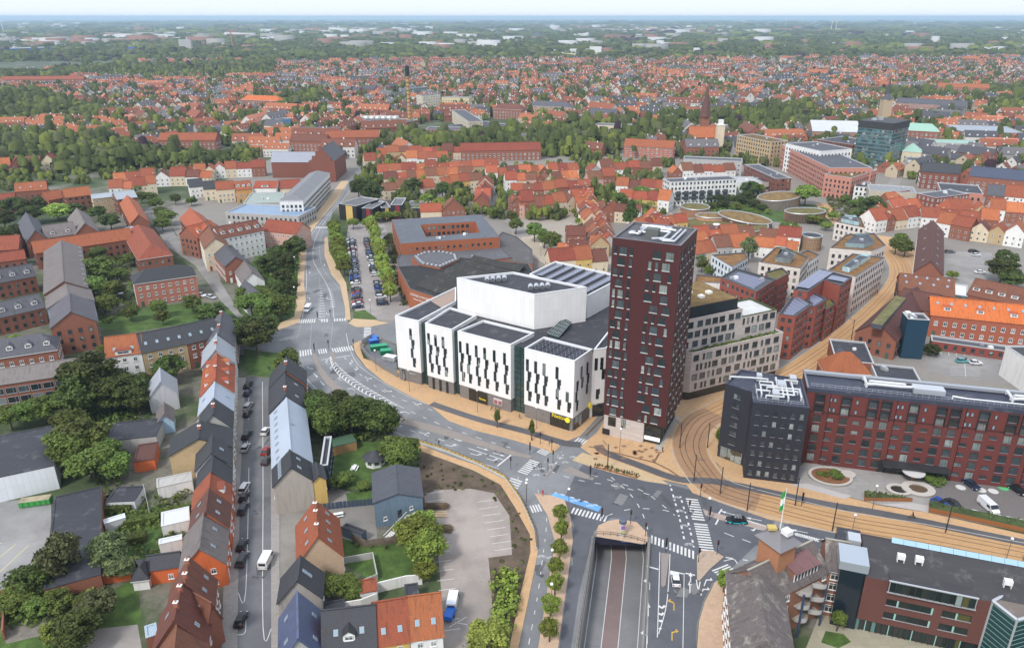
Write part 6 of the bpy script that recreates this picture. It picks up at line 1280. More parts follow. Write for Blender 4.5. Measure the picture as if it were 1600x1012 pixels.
# ================================================================ west side: street row, gardens, brick quarter
def gbd(label, p0, p1, depth, h, rise, roof, wall, win=W1S, **k):
 a, c = U(*p0, h).xy, U(*p1, h).xy; u = (c - a).normalized(); n = Vector((-u.y, u.x)); n = n if n.y > 0 else -n
 return building(k.pop('name', 'house'), label, [a, c, c + n * depth, a + n * depth], h, 'gable', k.pop('cat', 'house'), roof, wall, rise=rise, win=win, **k)
NW = ((0, 2), 2.4, 2.7, 1.0, 1.2, 'white', False); NWA = (None, 3.4, 2.7, 1.0, 1.2, 'white', False)
def gh(label, p0, p1, p2, h, rise, roof, wall, win=NW, **k): return gb(label, p0, p1, p2, h, rise, roof, wall, win, name=k.pop('name', 'house'), cat=k.pop('cat', 'house'), **k)
ROWL = [('tall grey slate roofed house at the park end of the street', (366, 540), (370, 503), (322, 546), 8.5, 4.5, SL, RBK, dict(chim=2, sky=[(1, 3, .4)])),
 ('steep blue grey zinc roofed house, north of the orange tiled one', (366, 566), (366, 542), (316, 566), 8, 5, ZN, GRY, dict(chim=1)), ('orange tiled house with small dormers, north of the pale blue roof', (365, 612), (366, 568), (314, 616), 7, 4.5, OR, CRM, dict(dorm=[(0, 3, .3, 1.6), (1, 3, .3, 1.6)], chim=1)),
 ('house with pale blue metal roof and two roof windows', (364, 641), (365, 613), (311, 640), 6.5, 4.5, ZNB, CRM, dict(sky=[(0, 1, .3), (1, 1, .3)])), ('dark roofed grey house with ochre chimney, south of the pale blue roof', (363, 668), (364, 643), (309, 683), 6.5, 4.5, SLD, GRY, dict(chim=1)),
 ('yellow brick house with orange limewashed gable and tall chimney', (362, 697), (363, 670), (268, 692), 7, 3.5, SLD, YBK, dict(chim=1)), ('white house with wide dark roof and white triangular skylight', (362, 726), (362, 698), (305, 741), 6.5, 4, SLD, WP, dict(sky=[(0, 1, .5)])),
 ('orange gabled house with black roof behind the white one', (361, 756), (362, 728), (308, 758), 6, 4, SLD, ORW, dict()), ('orange walled house with red tiled roof and side gable', (360, 785), (361, 758), (303, 775), 6, 4, RD, ORW, dict(dorm=[(0, 1, .3, 3)])),
 ('orange walled house with dark red roof and white edged skylights', (357, 822), (360, 787), (296, 828), 6, 4.5, MR, ORW, dict(sky=[(0, 2, .5), (1, 2, .5)])), ('bright orange house with weathered grey roof and two gable windows', (352, 879), (356, 826), (282, 884), 5.5, 4.5, GRT, ORW, dict(sky=[(0, 2, .5)])),
 ('brick house with dark red roof and brick cross gable to street', (334, 945), (338, 905), (262, 950), 6, 6, BR, RBK, dict(chim=2, sky=[(0, 2, .35)])), ('ornate brick gabled house with dark red roof at street corner', (323, 1004), (333, 946), (240, 1010), 6, 6, BR, RBK, dict(chim=2, sky=[(0, 2, .35), (1, 1, .5)])),
 ('dark red roofed brick house at the lower edge of the west row', (318, 1100), (323, 1005), (235, 1080), 6, 5, BR, RBK, dict())]
for l_, a, b_, c_, h_, r_, rf, wl_, kw in ROWL: gh(l_, a, b_, c_, h_, r_, rf, wl_, NWA if 'gable' in l_ and 'window' in l_ or 'brick gabled' in l_ else NW, **kw)
gh('brick cross wing with dark red roof and parapet gable facing street', (345, 962), (300, 935), (335, 985), 6.0, 4, BR, RBK, None)
gh('low orange annex with dark roof and white doors west of orange house', (229, 891), (279, 884), (264, 866), 3.6, 1.8, SLD, ORW); gh('small dark octagonal garden room beside the orange annex', (206, 905), (231, 902), (229, 884), 2.8, 3, SLD, WP, None, hip=2.4)
EASTL = [('brown black roofed house with solar panels at north end of east row', (421, 606), (423, 585), (478, 600), 7, 5, SLD, RBK, dict(chim=1)), ('dark roofed house with chimney beside the long pale blue roof', (421, 645), (421, 607), (477, 640), 6.8, 4.5, SLD, GRY, dict(chim=1, sky=[(1, 2, .4)])),
 ('long house with pale blue metal roof and eight roof windows', (426, 731), (423, 648), (488, 727), 6.8, 4.2, ZNB, GRY, dict(sky=[(0, 8, .3), (1, 1, .8)])), ('dark roofed house with broad blank beige gable facing south', (427, 760), (426, 733), (489, 757), 7.5, 4.2, SLD, PLS((.4, .36, .31), .85), dict(sky=[(0, 6, .4), (1, 2, .6)])),
 ('red brown tiled house with beige brick gable set back from street', (465, 880), (463, 822), (537, 880), 5.5, 5.5, RD, MBK_((.5, .36, .24), .85), dict(chim=3, sky=[(1, 4, .5), (0, 3, .5)])), ('dark roofed grey house with skylight row south of the brick gable', (434, 941), (440, 903), (503, 926), 5.5, 4.5, SLD, PLS((.36, .33, .3), .85), dict(sky=[(1, 1, .55), (1, 1, .75)])),
 ('corner house with glazed blue tiled roof by the street', (436, 1040), (437, 966), (505, 1030), 6, 5, mat('tile', (.09, .12, .2), .4), GRY, dict(sky=[(0, 2, .4), (1, 2, .3)]))]
for l_, a, b_, c_, h_, r_, rf, wl_, kw in EASTL: gh(l_, a, b_, c_, h_, r_, rf, wl_, **kw)
gh('yellow annex with black roof behind the beige gable', (509, 748), (504, 728), (487, 745), 7, 1.2, SLD, YEL2); lblock('dark glazed balcony stack behind the pale blue roof', (500, 727), (512, 726), (508, 682), 7, FELT, PNT((.03, .05, .08), .4), WD, un=0, name='stair_tower')
gbd('house with dark grey tiled roof, gable dormer and skylights', (505, 1024), (587, 1014), 10, 5.5, 5, SLD, RBK, dorm=[(0, 1, .25, 2)], sky=[(0, 2, .45)]); gbd('orange tiled house with yellow wall and two white roof windows', (588, 1010), (640, 1001), 10, 5.5, 5, RD, YEL2, NW, sky=[(0, 2, .3)]); gbd('orange tiled end house with white wall and brick window heads', (641, 1000), (692, 993), 10, 5.5, 5, RD, WP, NW, sky=[(0, 2, .35)])
bg_ = gh('blue grey clad building with dark roof and white outside stair', (660, 776), (654, 732), (585, 806), 6.6, 1.6, mat('tile', (.085, .09, .11), .6), PLS((.14, .2, .26), .6), None); P = [U(586, 806, 6.6).xy, U(660, 776, 6.6).xy]
b = MB(); a, u, nn, L, rz = wframe(P[0], P[1], cen(P) + Vector((0, 9)))
for k in range(14): t0 = .4 + k * .42; p = a + u * (L * .12 + t0) + nn * .9; b.box((*p, .25 + k * .26), (.42, 1.3, .06), WHITE, at2(u.y, u.x))
p = a + u * (L * .12 + 7) + nn * .9; b.box((*p, 3.7), (2, 1.4, .12), WHITE, at2(u.y, u.x))
for s in (.3, 1.5): b.tube((*(a + u * (L * .12) + nn * s), 1.1), (*(a + u * (L * .12 + 6) + nn * s), 4.7), .06, WHITE, 4); b.tube((*(a + u * (L * .12) + nn * s), .2), (*(a + u * (L * .12 + 6) + nn * s), 3.7), .1, WHITE, 4)
b.build('stair', bg_); windows(bg_, P[0], P[1], cen(P) + Vector((0, 9)), 1, [5], .8, .9, 'white', xs=[L * .75, L * .2]); windows(bg_, P[0], P[1], cen(P) + Vector((0, 9)), 1, [4.7], 1, 2.0, 'dark', xs=[L * .5])
# sheds, walls and garden things
def shed(label, p0, p1, p2, h, roof, wall, name='shed', cat='shed'): P = Q(p0, p1, p2, h); return building(name, label, P, h, 'flat', cat, roof, wall, par=.1, cap=roof, door=False)
PALE = PNT((.6, .62, .64), .6); LBR = mat('seam', (.4, .5, .58), .5)
for a_ in [('dark garden shed with flat roof inside the plank fence', (534, 823), (565, 835), (568, 830 - 3), 2.4, SLD, PLS((.1, .14, .18), .7)), ('orange tiled lean-to roof beside concrete yard', (562, 927), (590, 922), (589, 901), 2.8, RD, PALE), ('white flat shed roof near the car park', (634, 950), (685, 944), (684, 928), 3, PALE, PALE), ('black flat shed roof beside white shed roof', (634, 934), (655, 931), (666, 908), 3, FELT, GRY),
 ('long black flat roofed depot west of the gardens', (157, 897), (159, 759), (86, 766), 3.6, FELT, RBK), ('black flat roofed white warehouse at left edge', (-60, 758), (84, 727), (83, 664), 6.5, FELT, mat('panel', (.72, .74, .76), .6)), ('flat black roof workshop with three round skylights', (164, 689), (244, 681), (242, 654), 4, FELT, GRY), ('low white shed with black roof between hedges', (165, 784), (210, 782), (215, 759), 2.6, FELT, PALE), ('low white garage behind the hedge', (163, 818), (196, 808), (196, 801), 2.4, PALE, PALE),
 ('small red roofed outbuilding with solar roof', (208, 722), (241, 717), (247, 690), 3, MR, ORW), ('pale lean-to with light roof behind the orange row', (252, 822), (296, 812), (298, 790), 3, PALE, WP), ('white garden building with tiled rim behind orange row', (248, 850), (284, 842), (294, 832), 3, PALE, WP), ('pink rimmed white annex behind the dark roofs', (245, 762), (300, 750), (304, 735), 3.2, GRY, WP), ('beige yard building behind grey gable house', (288, 684), (312, 684), (318, 640), 4, GRY, GRY),
 ('glass roofed lean-to by ornate brick house', (228, 996), (246, 990), (250, 970), 3, LBR, RBK), ('dark garden roof near the yellow annex', (505, 962), (540, 955), (536, 935), 2.6, FELT, WP)]: shed(*a_)
r = shed('green roofed bicycle shelter beside the lawn', (514, 700), (557, 689), (556, 676), 2.6, PNT((.06, .12, .07), .7), PLS((.35, .2, .08), .8), 'shelter', 'shelter')
gh('blue painted shed with grey gabled roof', (271, 657), (271, 638), (245, 658), 3.5, 2.2, GRT, LBL, None); gh('grey rendered house with steep zinc gable roof among trees', (277, 613), (275, 592), (232, 621), 5.2, 4.2, ZN, PLS((.5, .5, .52), .85), None)
for k, (xy, lab) in enumerate([((586, 724), 'white octagonal gazebo with dark conical roof on the lawn')]):
 c = U(*xy).xy; r = thing('gazebo', lab, 'gazebo', (*c, 0)); b = MB(); b.lathe((*c, 0), [(2.5, 0), (2.5, 2.2)], WHITE, 8); b.build('wall', r); b = MB(); b.lathe((*c, 2.15), [(3.1, 0), (.05, 1.8)], SLD, 12); b.build('roof', r); b = MB()
 for i in range(8): t = math.pi / 8 + i * math.pi / 4; b.box((c.x + 2.33 * math.cos(t), c.y + 2.33 * math.sin(t), 1.3), (.1, 1.1, .9), GLASS, t)
 b.build('window', r)
def picnic(label, xy, rz=0):
 c = U(*xy).xy; r = thing('picnic_table', label, 'picnic table', (*c, 0), rz)
 b = MB(); b.box((0, 0, .75), (2.2, .8, .06), WHITE); put('table_top', b.mesh('table_top'), r)
 for s in (-.75, .75): b = MB(); b.box((0, s, .45), (2.2, .28, .05), WHITE); put('bench_seat', b.mesh('bench_seat'), r)
 for s in (-.8, .8): b = MB(); b.box((s, 0, .38), (.08, 1.5, .08), WHITE); b.tube((s, -.6, 0), (s, .2, .75), .05, WHITE, 4); b.tube((s, .6, 0), (s, -.2, .75), .05, WHITE, 4); put('leg', b.mesh('leg'), r)
picnic('white picnic table on lawn west of the gazebo', (554, 733), 1.5); picnic('white garden table by the blue fence', (529, 806), .3)
def fence(label, pts, h, m, name='fence', plank=0.0, th=.12):
 P = [U(*q).xy for q in pts]; r = thing(name, label, name.replace('_', ' '), (*P[0], 0)); b = MB()
 if plank:
  for p, t in along(P, plank): b.box((*p, h / 2 + ru(-.04, .04)), (plank * .88, .05, h), m, at2(t.y, t.x))
  b.build('plank', r, kind='stuff'); b = MB()
  for p, t in along(P, 2): b.box((*p, h / 2), (.12, .12, h + .1), m)
  b.build('post', r, kind='stuff')
 else: L_, R_ = ribbon(P, th); b.prism(L_ + R_[::-1], 0, h, m); b.build('wall_panel', r)
 return r
WOODF = mat('dirt', (.16, .12, .09), .9)
fence('grey brown plank fence around the blue grey building garden', [(531, 832), (572, 855), (600, 851), (645, 843)], 1.9, WOODF, plank=.22); fence('dark blue panel fence between yellow annex and garden', [(502, 797), (545, 792), (586, 788)], 1.8, PNT((.05, .07, .11), .6), plank=.9)
fence('orange garden wall behind the depot', [(160, 912), (205, 905)], 2.2, ORW, 'garden_wall', th=.3); fence('white garden wall by concrete yard', [(590, 925), (635, 914), (660, 912)], 2.4, WP, 'garden_wall', th=.25); fence('curved white garden wall south of ivy', [(535, 955), (565, 950), (590, 940)], 2.2, WP, 'garden_wall', th=.25); fence('low concrete wall round the rubble yard', [(539, 880), (583, 872), (590, 906), (560, 918)], 1.6, GRY, 'garden_wall', th=.25)
fence('timber plank fence of the bicycle shelter', [(524, 706), (557, 697)], 1.8, mat('dirt', (.4, .24, .1), .9), plank=.25); fence('brick boundary wall at the far left bottom', [(-40, 930), (12, 938), (8, 1000)], 2.4, RBK, 'garden_wall', th=.3)
# yellow pole barrier along the pavement by the empty lot
yb = [U(*q).xy for q in ((646, 690), (690, 703), (745, 725), (788, 747), (812, 780), (822, 800), (835, 830), (838, 860))]; r = railing('low barrier with yellow backed bars along the pavement by the empty lot', yb, 1.2, 2.6, (.1, .1, .09), .5, .25, PLS((.5, .5, .48), .8)); b = MB()
for p, t in along(yb, 1.3): b.box((*p, .8), (.9, .06, .5), PNT((.6, .4, .06), .6), at2(t.y, t.x))
b.build('yellow_panel', r, kind='stuff')
# container yard beside the theatre
cy = [U(*q).xy for q in ((563, 545), (592, 573), (622, 588))]; fence('grey steel palisade fence round the container yard', [(563, 543), (575, 560), (595, 575), (622, 590)], 2.2, mat('metal', (.3, .32, .35), .5), plank=.3); fence('dark wall behind the containers', [(565, 540), (585, 528)], 2.2, GRY, 'garden_wall')
sheet('yard', [(566, 544), (586, 530), (618, 540), (621, 586), (597, 572)], .125, mat('asphalt', (.13, .13, .14), .85))
for i, (px, c_, l_, L_, rz) in enumerate([((592, 546), (.02, .25, .12), 'long green waste container in the theatre yard', 5.5, .3), ((603, 553), (.02, .25, .12), 'short green waste container nearest the theatre wall', 3.5, .2), ((584, 537), (.03, .12, .4), 'blue waste container at the yard corner', 3, .5), ((586, 532), (.03, .12, .4), 'small blue bin container behind the other blue one', 2, .5), ((610, 563), (.6, .6, .62), 'white container with pale lid by the theatre wall', 4, -.4)]):
 c = U(*px).xy; r = thing('waste_container', l_, 'container', (*c, .13), rz); b = MB(); b.face([(-L_ / 2, -1.1, .1), (L_ / 2, -1.1, .1), (L_ / 2 + .4, -1.1, 1.5), (-L_ / 2 - .4, -1.1, 1.5)], PNT(c_, .5)); b.box((0, 0, .8), (L_, 2.2, 1.4), PNT(c_, .5)); put('body', b.mesh('body'), r); b = MB()
 for s in (-.8, 0, .8): b.box((0, s, 1.54), (L_, .7, .12), PNT(sc3(c_, 1.3), .5))
 put('lid', b.mesh('lid'), r)
c = U(57, 787).xy; r = thing('waste_container', 'open green skip with planks in front of the white warehouse', 'container', (*c, 0), .25); b = MB(); b.prism([(-3.2, -1.1), (3.2, -1.1), (3.2, 1.1), (-3.2, 1.1)], .2, 1.5, PNT((.05, .3, .06), .5), top=mat('dirt', (.35, .3, .2), .9)); put('body', b.mesh('body'), r); b = MB(); [b.box((x, -1.15, .85), (.12, .1, 1.3), PNT((.04, .22, .05), .5)) for x in (-2.4, -1.2, 0, 1.2, 2.4)]; put('rib', b.mesh('rib'), r)
# ---- brick quarter north west
BW = (None, 2.7, 2.9, 1.1, 1.4, 'white', False)
gbd('white three storey house with orange roof and white gable, west end of garden row', (165, 558), (221, 551), 10, 9, 4.5, RD, WP, BW, dorm=[(0, 1, .02, 4.5)], sky=[(0, 2, .3)]); gbd('yellowish brick house with dark roof, middle of the garden row', (222, 551), (292, 537), 10, 9, 4.5, SLD, YBK, BW, sky=[(0, 4, .4)]); gbd('red brick house with dark roof, east end of the garden row', (293, 537), (345, 524), 10, 9, 4.5, SLD, RBK, BW, sky=[(0, 3, .4)])
gbd('brown brick building with arched windows and grey slate hip roof at left edge', (-60, 568), (88, 546), 11, 7, 4, SL, RBK, BW, hip=4, dorm=[(0, 5, .3, 1.8)], name='building', cat='building'); gbd('brick housing block with open balconies and grey roof', (-60, 610), (124, 583), 11, 9.5, 2.5, GRT, RBK, (None, 3.2, 2.9, 2.7, 1.9, 'grey', False), name='building', cat='building')
for l_, a, b_, c_, h_, rs, rf, wl_, kw in [('long corrugated grey roofed school hall with ridge vents', (137, 450), (127, 386), (69, 440), 9, 4, GRT, RBK, dict(sky=[(0, 9, .1)])), ('middle school hall with pale blue gable and grey roof', (147, 470), (141, 452), (72, 474), 8, 4, GRT, PLS((.36, .42, .5), .8), {}), ('brick school hall with tall stair window in its gable', (150, 501), (146, 472), (79, 501), 10, 4.5, mat('tile', (.13, .12, .14), .8), RBK, {}),
  ('brick hall with left gable and blue slate roof', (76, 374), (60, 345), (38, 372), 7.5, 5, SL, RBK, {}), ('brick hall with right gable and grey slate roof', (154, 362), (140, 338), (117, 366), 7.5, 5, GRT, RBK, {}), ('hip roofed brick building with maroon tiles by the garden', (269, 398), (239, 358), (217, 408), 7, 4.5, RD, RBK, dict(hip=6)), ('long orange tiled wing north of the pale blue link', (233, 346), (214, 315), (203, 348), 8, 4, OR, RBK, {})]: gh(l_, a, b_, c_, h_, rs, rf, wl_, WDS, name='building', cat='building', **kw)
for l_, a, b_, d_, h_, rs, rf, wl_, kw in [('grey slate roof between the two brick gables', (72, 372), (120, 365), 12, 7.5, 4.6, GRT, RBK, dict(dorm=[(0, 2, .2, 2)])), ('long red roofed brick wing with white wall panels', (55, 396), (208, 373), 11, 7.5, 4, RD, RBK, {}), ('salmon brick apartment block with black hip roof and cream bays', (209, 444), (306, 430), 12, 9.5, 3.5, SLD, MBK_((.42, .16, .11), .85), dict(hip=5)),
  ('brick terrace with slate roof and dormers, upper of two at left edge', (-60, 453), (56, 431), 10, 7, 4, SL, RBK, dict(dorm=[(0, 5, .3, 2)])), ('brick terrace with slate roof and dormers, lower of two at left edge', (-60, 510), (70, 480), 10, 6.5, 4, SL, RBK, dict(dorm=[(0, 5, .3, 2)])), ('brick hall with red roof at the left edge', (-60, 395), (28, 389), 12, 6, 5, RD, RBK, {}), ('low red roofed shed building at left edge', (-60, 418), (40, 404), 9, 4, 3, RD, RBK, {}),
  ('tall red roofed brick apartment house near the allotments', (24, 300), (73, 296), 11, 11, 4, RD, RBK, dict(sky=[(0, 3, .4)])), ('low red roofed brick house left of the tall one', (-30, 319), (23, 315), 11, 6, 4, RD, RBK, {}), ('small red roofed brick house right of the tall one', (76, 313), (102, 308), 10, 7, 4, RD, RBK, {}), ('wide red roofed brick house beside the yellow brick block', (103, 309), (143, 304), 11, 9, 4, RD, RBK, {}),
  ('yellow brick block with pale flat pitched roof', (145, 311), (181, 307), 11, 9, 1.5, ZN, YBK, {}), ('brick block with grey roof beside yellow brick block', (183, 312), (214, 308), 12, 9, 3, ZN, RBK, {}), ('rounded brick corner house with bright orange roof and white dormers', (308, 372), (345, 362), 13, 10, 4.5, OR, RBK, dict(dorm=[(0, 2, .3, 2)])), ('brick wing with orange roof along the side street', (281, 341), (307, 371), 11, 10, 4.5, OR, RBK, {}),
  ('long white four storey apartment house with brown roof', (346, 373), (412, 360), 13, 11.5, 4, BR, WP, dict(dorm=[(0, 5, .3, 2)])), ('salmon house with cream gable and red roof by main road', (408, 360), (462, 366), 12, 9, 4, RD, PNK, {}), ('white house with pediment near the cathedral', (396, 294), (431, 294), 12, 8, 3, OR, WP, dict(dorm=[(0, 1, .1, 4)])), ('half timbered cream house with red roof behind long white block', (437, 295), (470, 293), 12, 7, 4, RD, CRM, {}),
  ('orange rendered house with red roof and dormers', (369, 297), (394, 295), 11, 8, 4, RD, OCH, dict(dorm=[(0, 3, .3, 1.8)])), ('cream house with red roof left of orange house', (338, 297), (366, 295), 11, 8, 4, RD, CRM, {}), ('dark slate roofed white house near lorry park', (296, 293), (318, 291), 10, 7, 4, SLD, WP, {}), ('blue roofed cream house left of cream one', (318, 296), (338, 295), 10, 7, 4, SLD, CRM, {})]:
 gbd(l_, a, b_, d_, h_, rs, rf, wl_, WDS if wl_ is RBK else W1S, name='building' if d_ > 11 else 'house', cat='building' if d_ > 11 else 'house', **kw)
gh('cream gabled end house with brown roof and side balconies', (357, 384), (340, 352), (322, 396), 10.5, 4, BR, CRM, W1S); gh('dark brick house with slate roof below the cream gable', (388, 411), (364, 386), (352, 418), 7.5, 3.5, SL, RBK, W1S); gh('white villa with grey roof among the trees', (413, 438), (400, 420), (374, 436), 5, 4, GRT, WP, W1S); gh('grey slate roofed villa by the main road trees', (420, 470), (400, 450), (383, 470), 5, 4, SL, WP, W1S)
lblock('pale blue glazed link between orange and maroon roofs', (206, 366), (234, 358), (232, 346), 8, ZNB, PLS((.4, .47, .55), .8), None, un=0)
gb('long white office block with grey ribbed roof along the main road', (473, 313), (515, 270.5), (438, 312), 12.5, 2.5, mat('seam', (.2, .2, .21), .6), WP, (None, 2.3, 2.6, 1.3, 1.6, 'dark', False), name='office_building', cat='office', hip=5)
lblock('grey office with curved blue roof in front of the long white block', (352, 332), (466, 338), (462, 322), 7, mat('seam', (.22, .32, .45), .4), GRY, WDS, un=1)
lblock('low pale green roofed hall beside the lorry park', (380, 318), (437, 316), (440, 300), 6, mat('seam', (.32, .38, .34), .6), GRY, None)
for l_, a, b_, c_, h_, wl_ in [('black cubic building with yellow panel and sunshine poster', (529, 318), (556, 322), (564, 307), 9, YEL2), ('black and maroon cubic building right of the yellow one', (565, 325), (582, 326), (589, 314), 8, PLS((.22, .02, .03), .7)), ('dark cubic building with yellow front', (596, 325), (610, 324), (611, 315), 7, YEL2), ('dark cubic building with maroon front', (610, 320), (628, 320), (629, 309), 9, PLS((.22, .02, .03), .7)), ('low dark cubic building with small yellow square', (629, 324), (656, 325), (656, 314), 6.5, FELT)]:
 r = lblock(l_, a, b_, c_, h_, mat('felt', (.12, .12, .125), .8), mat('panel', (.02, .02, .022), .5), None, un=0); P = Q(a, b_, c_, h_); q, u, nn, L, rz = wframe(P[0], P[1], cen(P)); b = MB(); b.box((*(q + u * L * .6 + nn * .1), h_ / 2), (L * .38, .15, h_ * .9), wl_, at2(u.y, u.x)); b.build('front_panel', r)
# brick concert hotel round a courtyard
HC = 11.0; O_ = pl([(626, 380.5), (781, 370), (752, 335), (612, 343)], HC); I_ = pl([(666, 370), (750, 363), (743, 346), (657, 351)], HC); TB = MBK_((.33, .105, .045), .85)
r = thing('hotel_building', 'square brick hotel round a courtyard with dark flat roofs beside theatre', 'hotel', (*cen(O_), 0)); b = MB(); b.prism(O_, 0, HC, TB, top=False)
for i in range(4): p, q = I_[i], I_[(i + 1) % 4]; b.face([(*p, 0), (*q, 0), (*q, HC), (*p, HC)], TB)
b.build('wall', r); b = MB(); b.poly([(*p, HC - .05) for p in O_], mat('felt', (.1, .11, .13), .8), holes=[[(*p, HC - .05) for p in I_]]); b.build('roof', r)
windows(r, I_[2], I_[3], O_[2] + Vector((0, 30)), 9, [HC - 2, HC - 5], 1.5, 1.6, 'dark', margin=3); windows(r, O_[0], O_[1], cen(O_), 14, [HC - 3, 4], 1, 1.2, 'dark', margin=3); windows(r, O_[3], O_[0], cen(O_), 12, [HC - 2.5, HC - 5.5], .9, 1, 'dark', margin=3); units(r, [O_[0], O_[1], I_[1], I_[0]], HC, 5, 1)
def flatp(name, label, pts, h, roofm, wallm, cat='building', par=.3, un=0):
 P = pl(pts, h); r = building(name, label, P, h, 'flat', cat, roofm, wallm, par=par, cap=PNT((.1, .09, .09), .6), door=False)
 if un: units(r, P, h, un, 1)
 return r, P
r, P = flatp('building', 'octagonal dark roofed pavilion with white rooflights between hotel and concert hall', [(643, 400), (655, 412), (688, 418), (718, 405), (715, 396), (690, 391), (663, 392)], 9, mat('felt', (.1, .1, .11), .8), TB)
I2 = inset(P, 1.6)
for p, t in along(I2 + I2[:1], 2.2): b = MB(); b.box((*p, 9.0), (.9, .9, .5), PNT((.42, .43, .44), .6), at2(t.y, t.x)); b.build('roof_light', r)
r, P = flatp('concert_hall', 'brick concert hall with black ridged roof and white lettering', [(621, 416), (640, 451), (715, 475), (835, 428), (826, 412), (720, 402), (700, 412)], 8.5, mat('felt', (.016, .016, .015), .8), TB, 'concert hall')
for k in range(7): b = MB(); a, c = U(650 + k * 14, 444 - k * 6.6, 9).xy, U(716 + k * 16, 466 - k * 7.2, 9).xy; d = (c - a).normalized(); n = Vector((-d.y, d.x)); b.face([(*a, 8.4), (*c, 8.4), (*(c + n * 2.4), 10.2), (*(a + n * 2.4), 10.2)], mat('felt', (.03, .03, .026), .8)); b.face([(*(a + n * 2.4), 10.2), (*(c + n * 2.4), 10.2), (*(c + n * 5.2), 8.4), (*(a + n * 5.2), 8.4)], mat('felt', (.035, .035, .03), .8)); b.build('roof_ridge', r)
wtext('ODENSE KONCERTHUS', P[1], P[2], cen(P), .28, 6.6, 1.25, WHITE, r); wtext('Odense Symfoniorkester', P[1], P[2], cen(P), .28, 5.1, 1.0, WHITE, r)
flatp('building', 'low brick wing with grey roof between hotel and concert hall', [(620, 405), (622, 416), (700, 415), (800, 402), (780, 382), (626, 395)], 6, mat('felt', (.1, .1, .11), .8), TB, un=5); flatp('building', 'dark roofed pavilion at the paved square', [(745, 400), (832, 412), (832, 390), (808, 370), (785, 362)], 5.6, mat('felt', (.09, .085, .085), .8), TB)
# ================================================================ old town: rows of individual houses
def simple_windows(b, a, c, ref, zs, sp=2.3, w=.9, h=1.2, m_=1.0):
 a2, u, n, L, rz = wframe(a, c, ref); k = max(1, int((L - m_) / sp)); rz2 = at2(u.y, u.x)
 for z in zs:
  for i in range(k):
   p = a2 + u * (L * (i + .5) / k); q0, q1 = p - u * w / 2, p + u * w / 2; t = .1
   o, o2 = n * .06, n * .09
   b.face([(*(q0 + o), z - h / 2), (*(q1 + o), z - h / 2), (*(q1 + o), z + h / 2), (*(q0 + o), z + h / 2)], WHITE)
   b.face([(*(q0 + u * t + o2), z - h / 2 + t), (*(q1 - u * t + o2), z - h / 2 + t), (*(q1 - u * t + o2), z + h / 2 - t), (*(q0 + u * t + o2), z + h / 2 - t)], GLASSV)
WN = {'white': WP, 'cream': CRM, 'yellow': YEL2, 'ochre': OCH, 'pink': PNK, 'brick': RBK, 'brown brick': BBK, 'grey': GRY, 'pale brick': YBK}
RN = {'orange': OR, 'red': RD, 'brown red': BR, 'grey slate': SL, 'black': SLD, 'bright orange': mat('tile', (.52, .15, .06), .85)}
RS = ['orange'] * 3 + ['red'] * 6 + ['brown red'] * 3 + ['bright orange']; WS = ['white'] * 4 + ['cream'] * 3 + ['yellow', 'pink', 'brick', 'brick', 'brick', 'grey', 'pale brick']
rh = random.Random(11); NH = 0; OCC = []
def town_house(P, h, rise, rk, wk, label, group, dorms=0, hip=0):
 global NH; NH += 1; c = cen(P); root = thing('house', label, 'house', (*c, 0), 0, group)
 _, info = gable(root, P, h, rise, RN[rk], WN[wk], 0, .25, hip)
 b = MB(); zs = [1.6 + 2.7 * k for k in range(max(1, int(h / 2.7)))]
 for i in range(4):
  a2, u, nn, L, rz = wframe(P[i], P[(i + 1) % 4], c)
  if L > 2.4 and facing(P[i], nn, (Vector(P[i][:2]) + Vector(P[(i + 1) % 4][:2])) / 2): simple_windows(b, P[i], P[(i + 1) % 4], c, zs)
 D = (Vector(P[3][:2]) - Vector(P[0][:2])).length; L = (Vector(P[1][:2]) - Vector(P[0][:2])).length; k_ = rise / (D / 2); u = info[0]; n = info[1]
 for k in range(dorms):
  f = Vector(P[0][:2]) + u * (L * (k + .5) / dorms) + n * D * .12; z = h + rise * .24 + .1; s = .75; run = n * (1.3 / k_)
  b.face([(*(f - u * s), z), (*(f + u * s), z), (*(f + u * s), z + 1.2), (*(f - u * s), z + 1.2)], WHITE); b.face([(*(f - u * s * .7 - n * .03), z + .2), (*(f + u * s * .7 - n * .03), z + .2), (*(f + u * s * .7 - n * .03), z + 1.05), (*(f - u * s * .7 - n * .03), z + 1.05)], GLASSV)
  b.face([(*(f - u * s), z), (*(f - u * s), z + 1.2), (*(f - u * s + run), z + 1.2)], WHITE); b.face([(*(f + u * s), z), (*(f + u * s + run), z + 1.2), (*(f + u * s), z + 1.2)], WHITE); e = u * (s + .15); b.face([(*(f - e - n * .2), z + 1.22), (*(f + e - n * .2), z + 1.22), (*(f + e + run * 1.1), z + 1.28), (*(f - e + run * 1.1), z + 1.28)], RN[rk])
 if b.v: b.build('windows', root, kind='stuff')
 if c.y < 560: chimney(root, info[2].lerp(info[3], rh.uniform(.15, .85)), h + rise - .5, h + rise + 1, s=.6)
 OCC.append((c.x, c.y, max(L, D) * .6)); return root
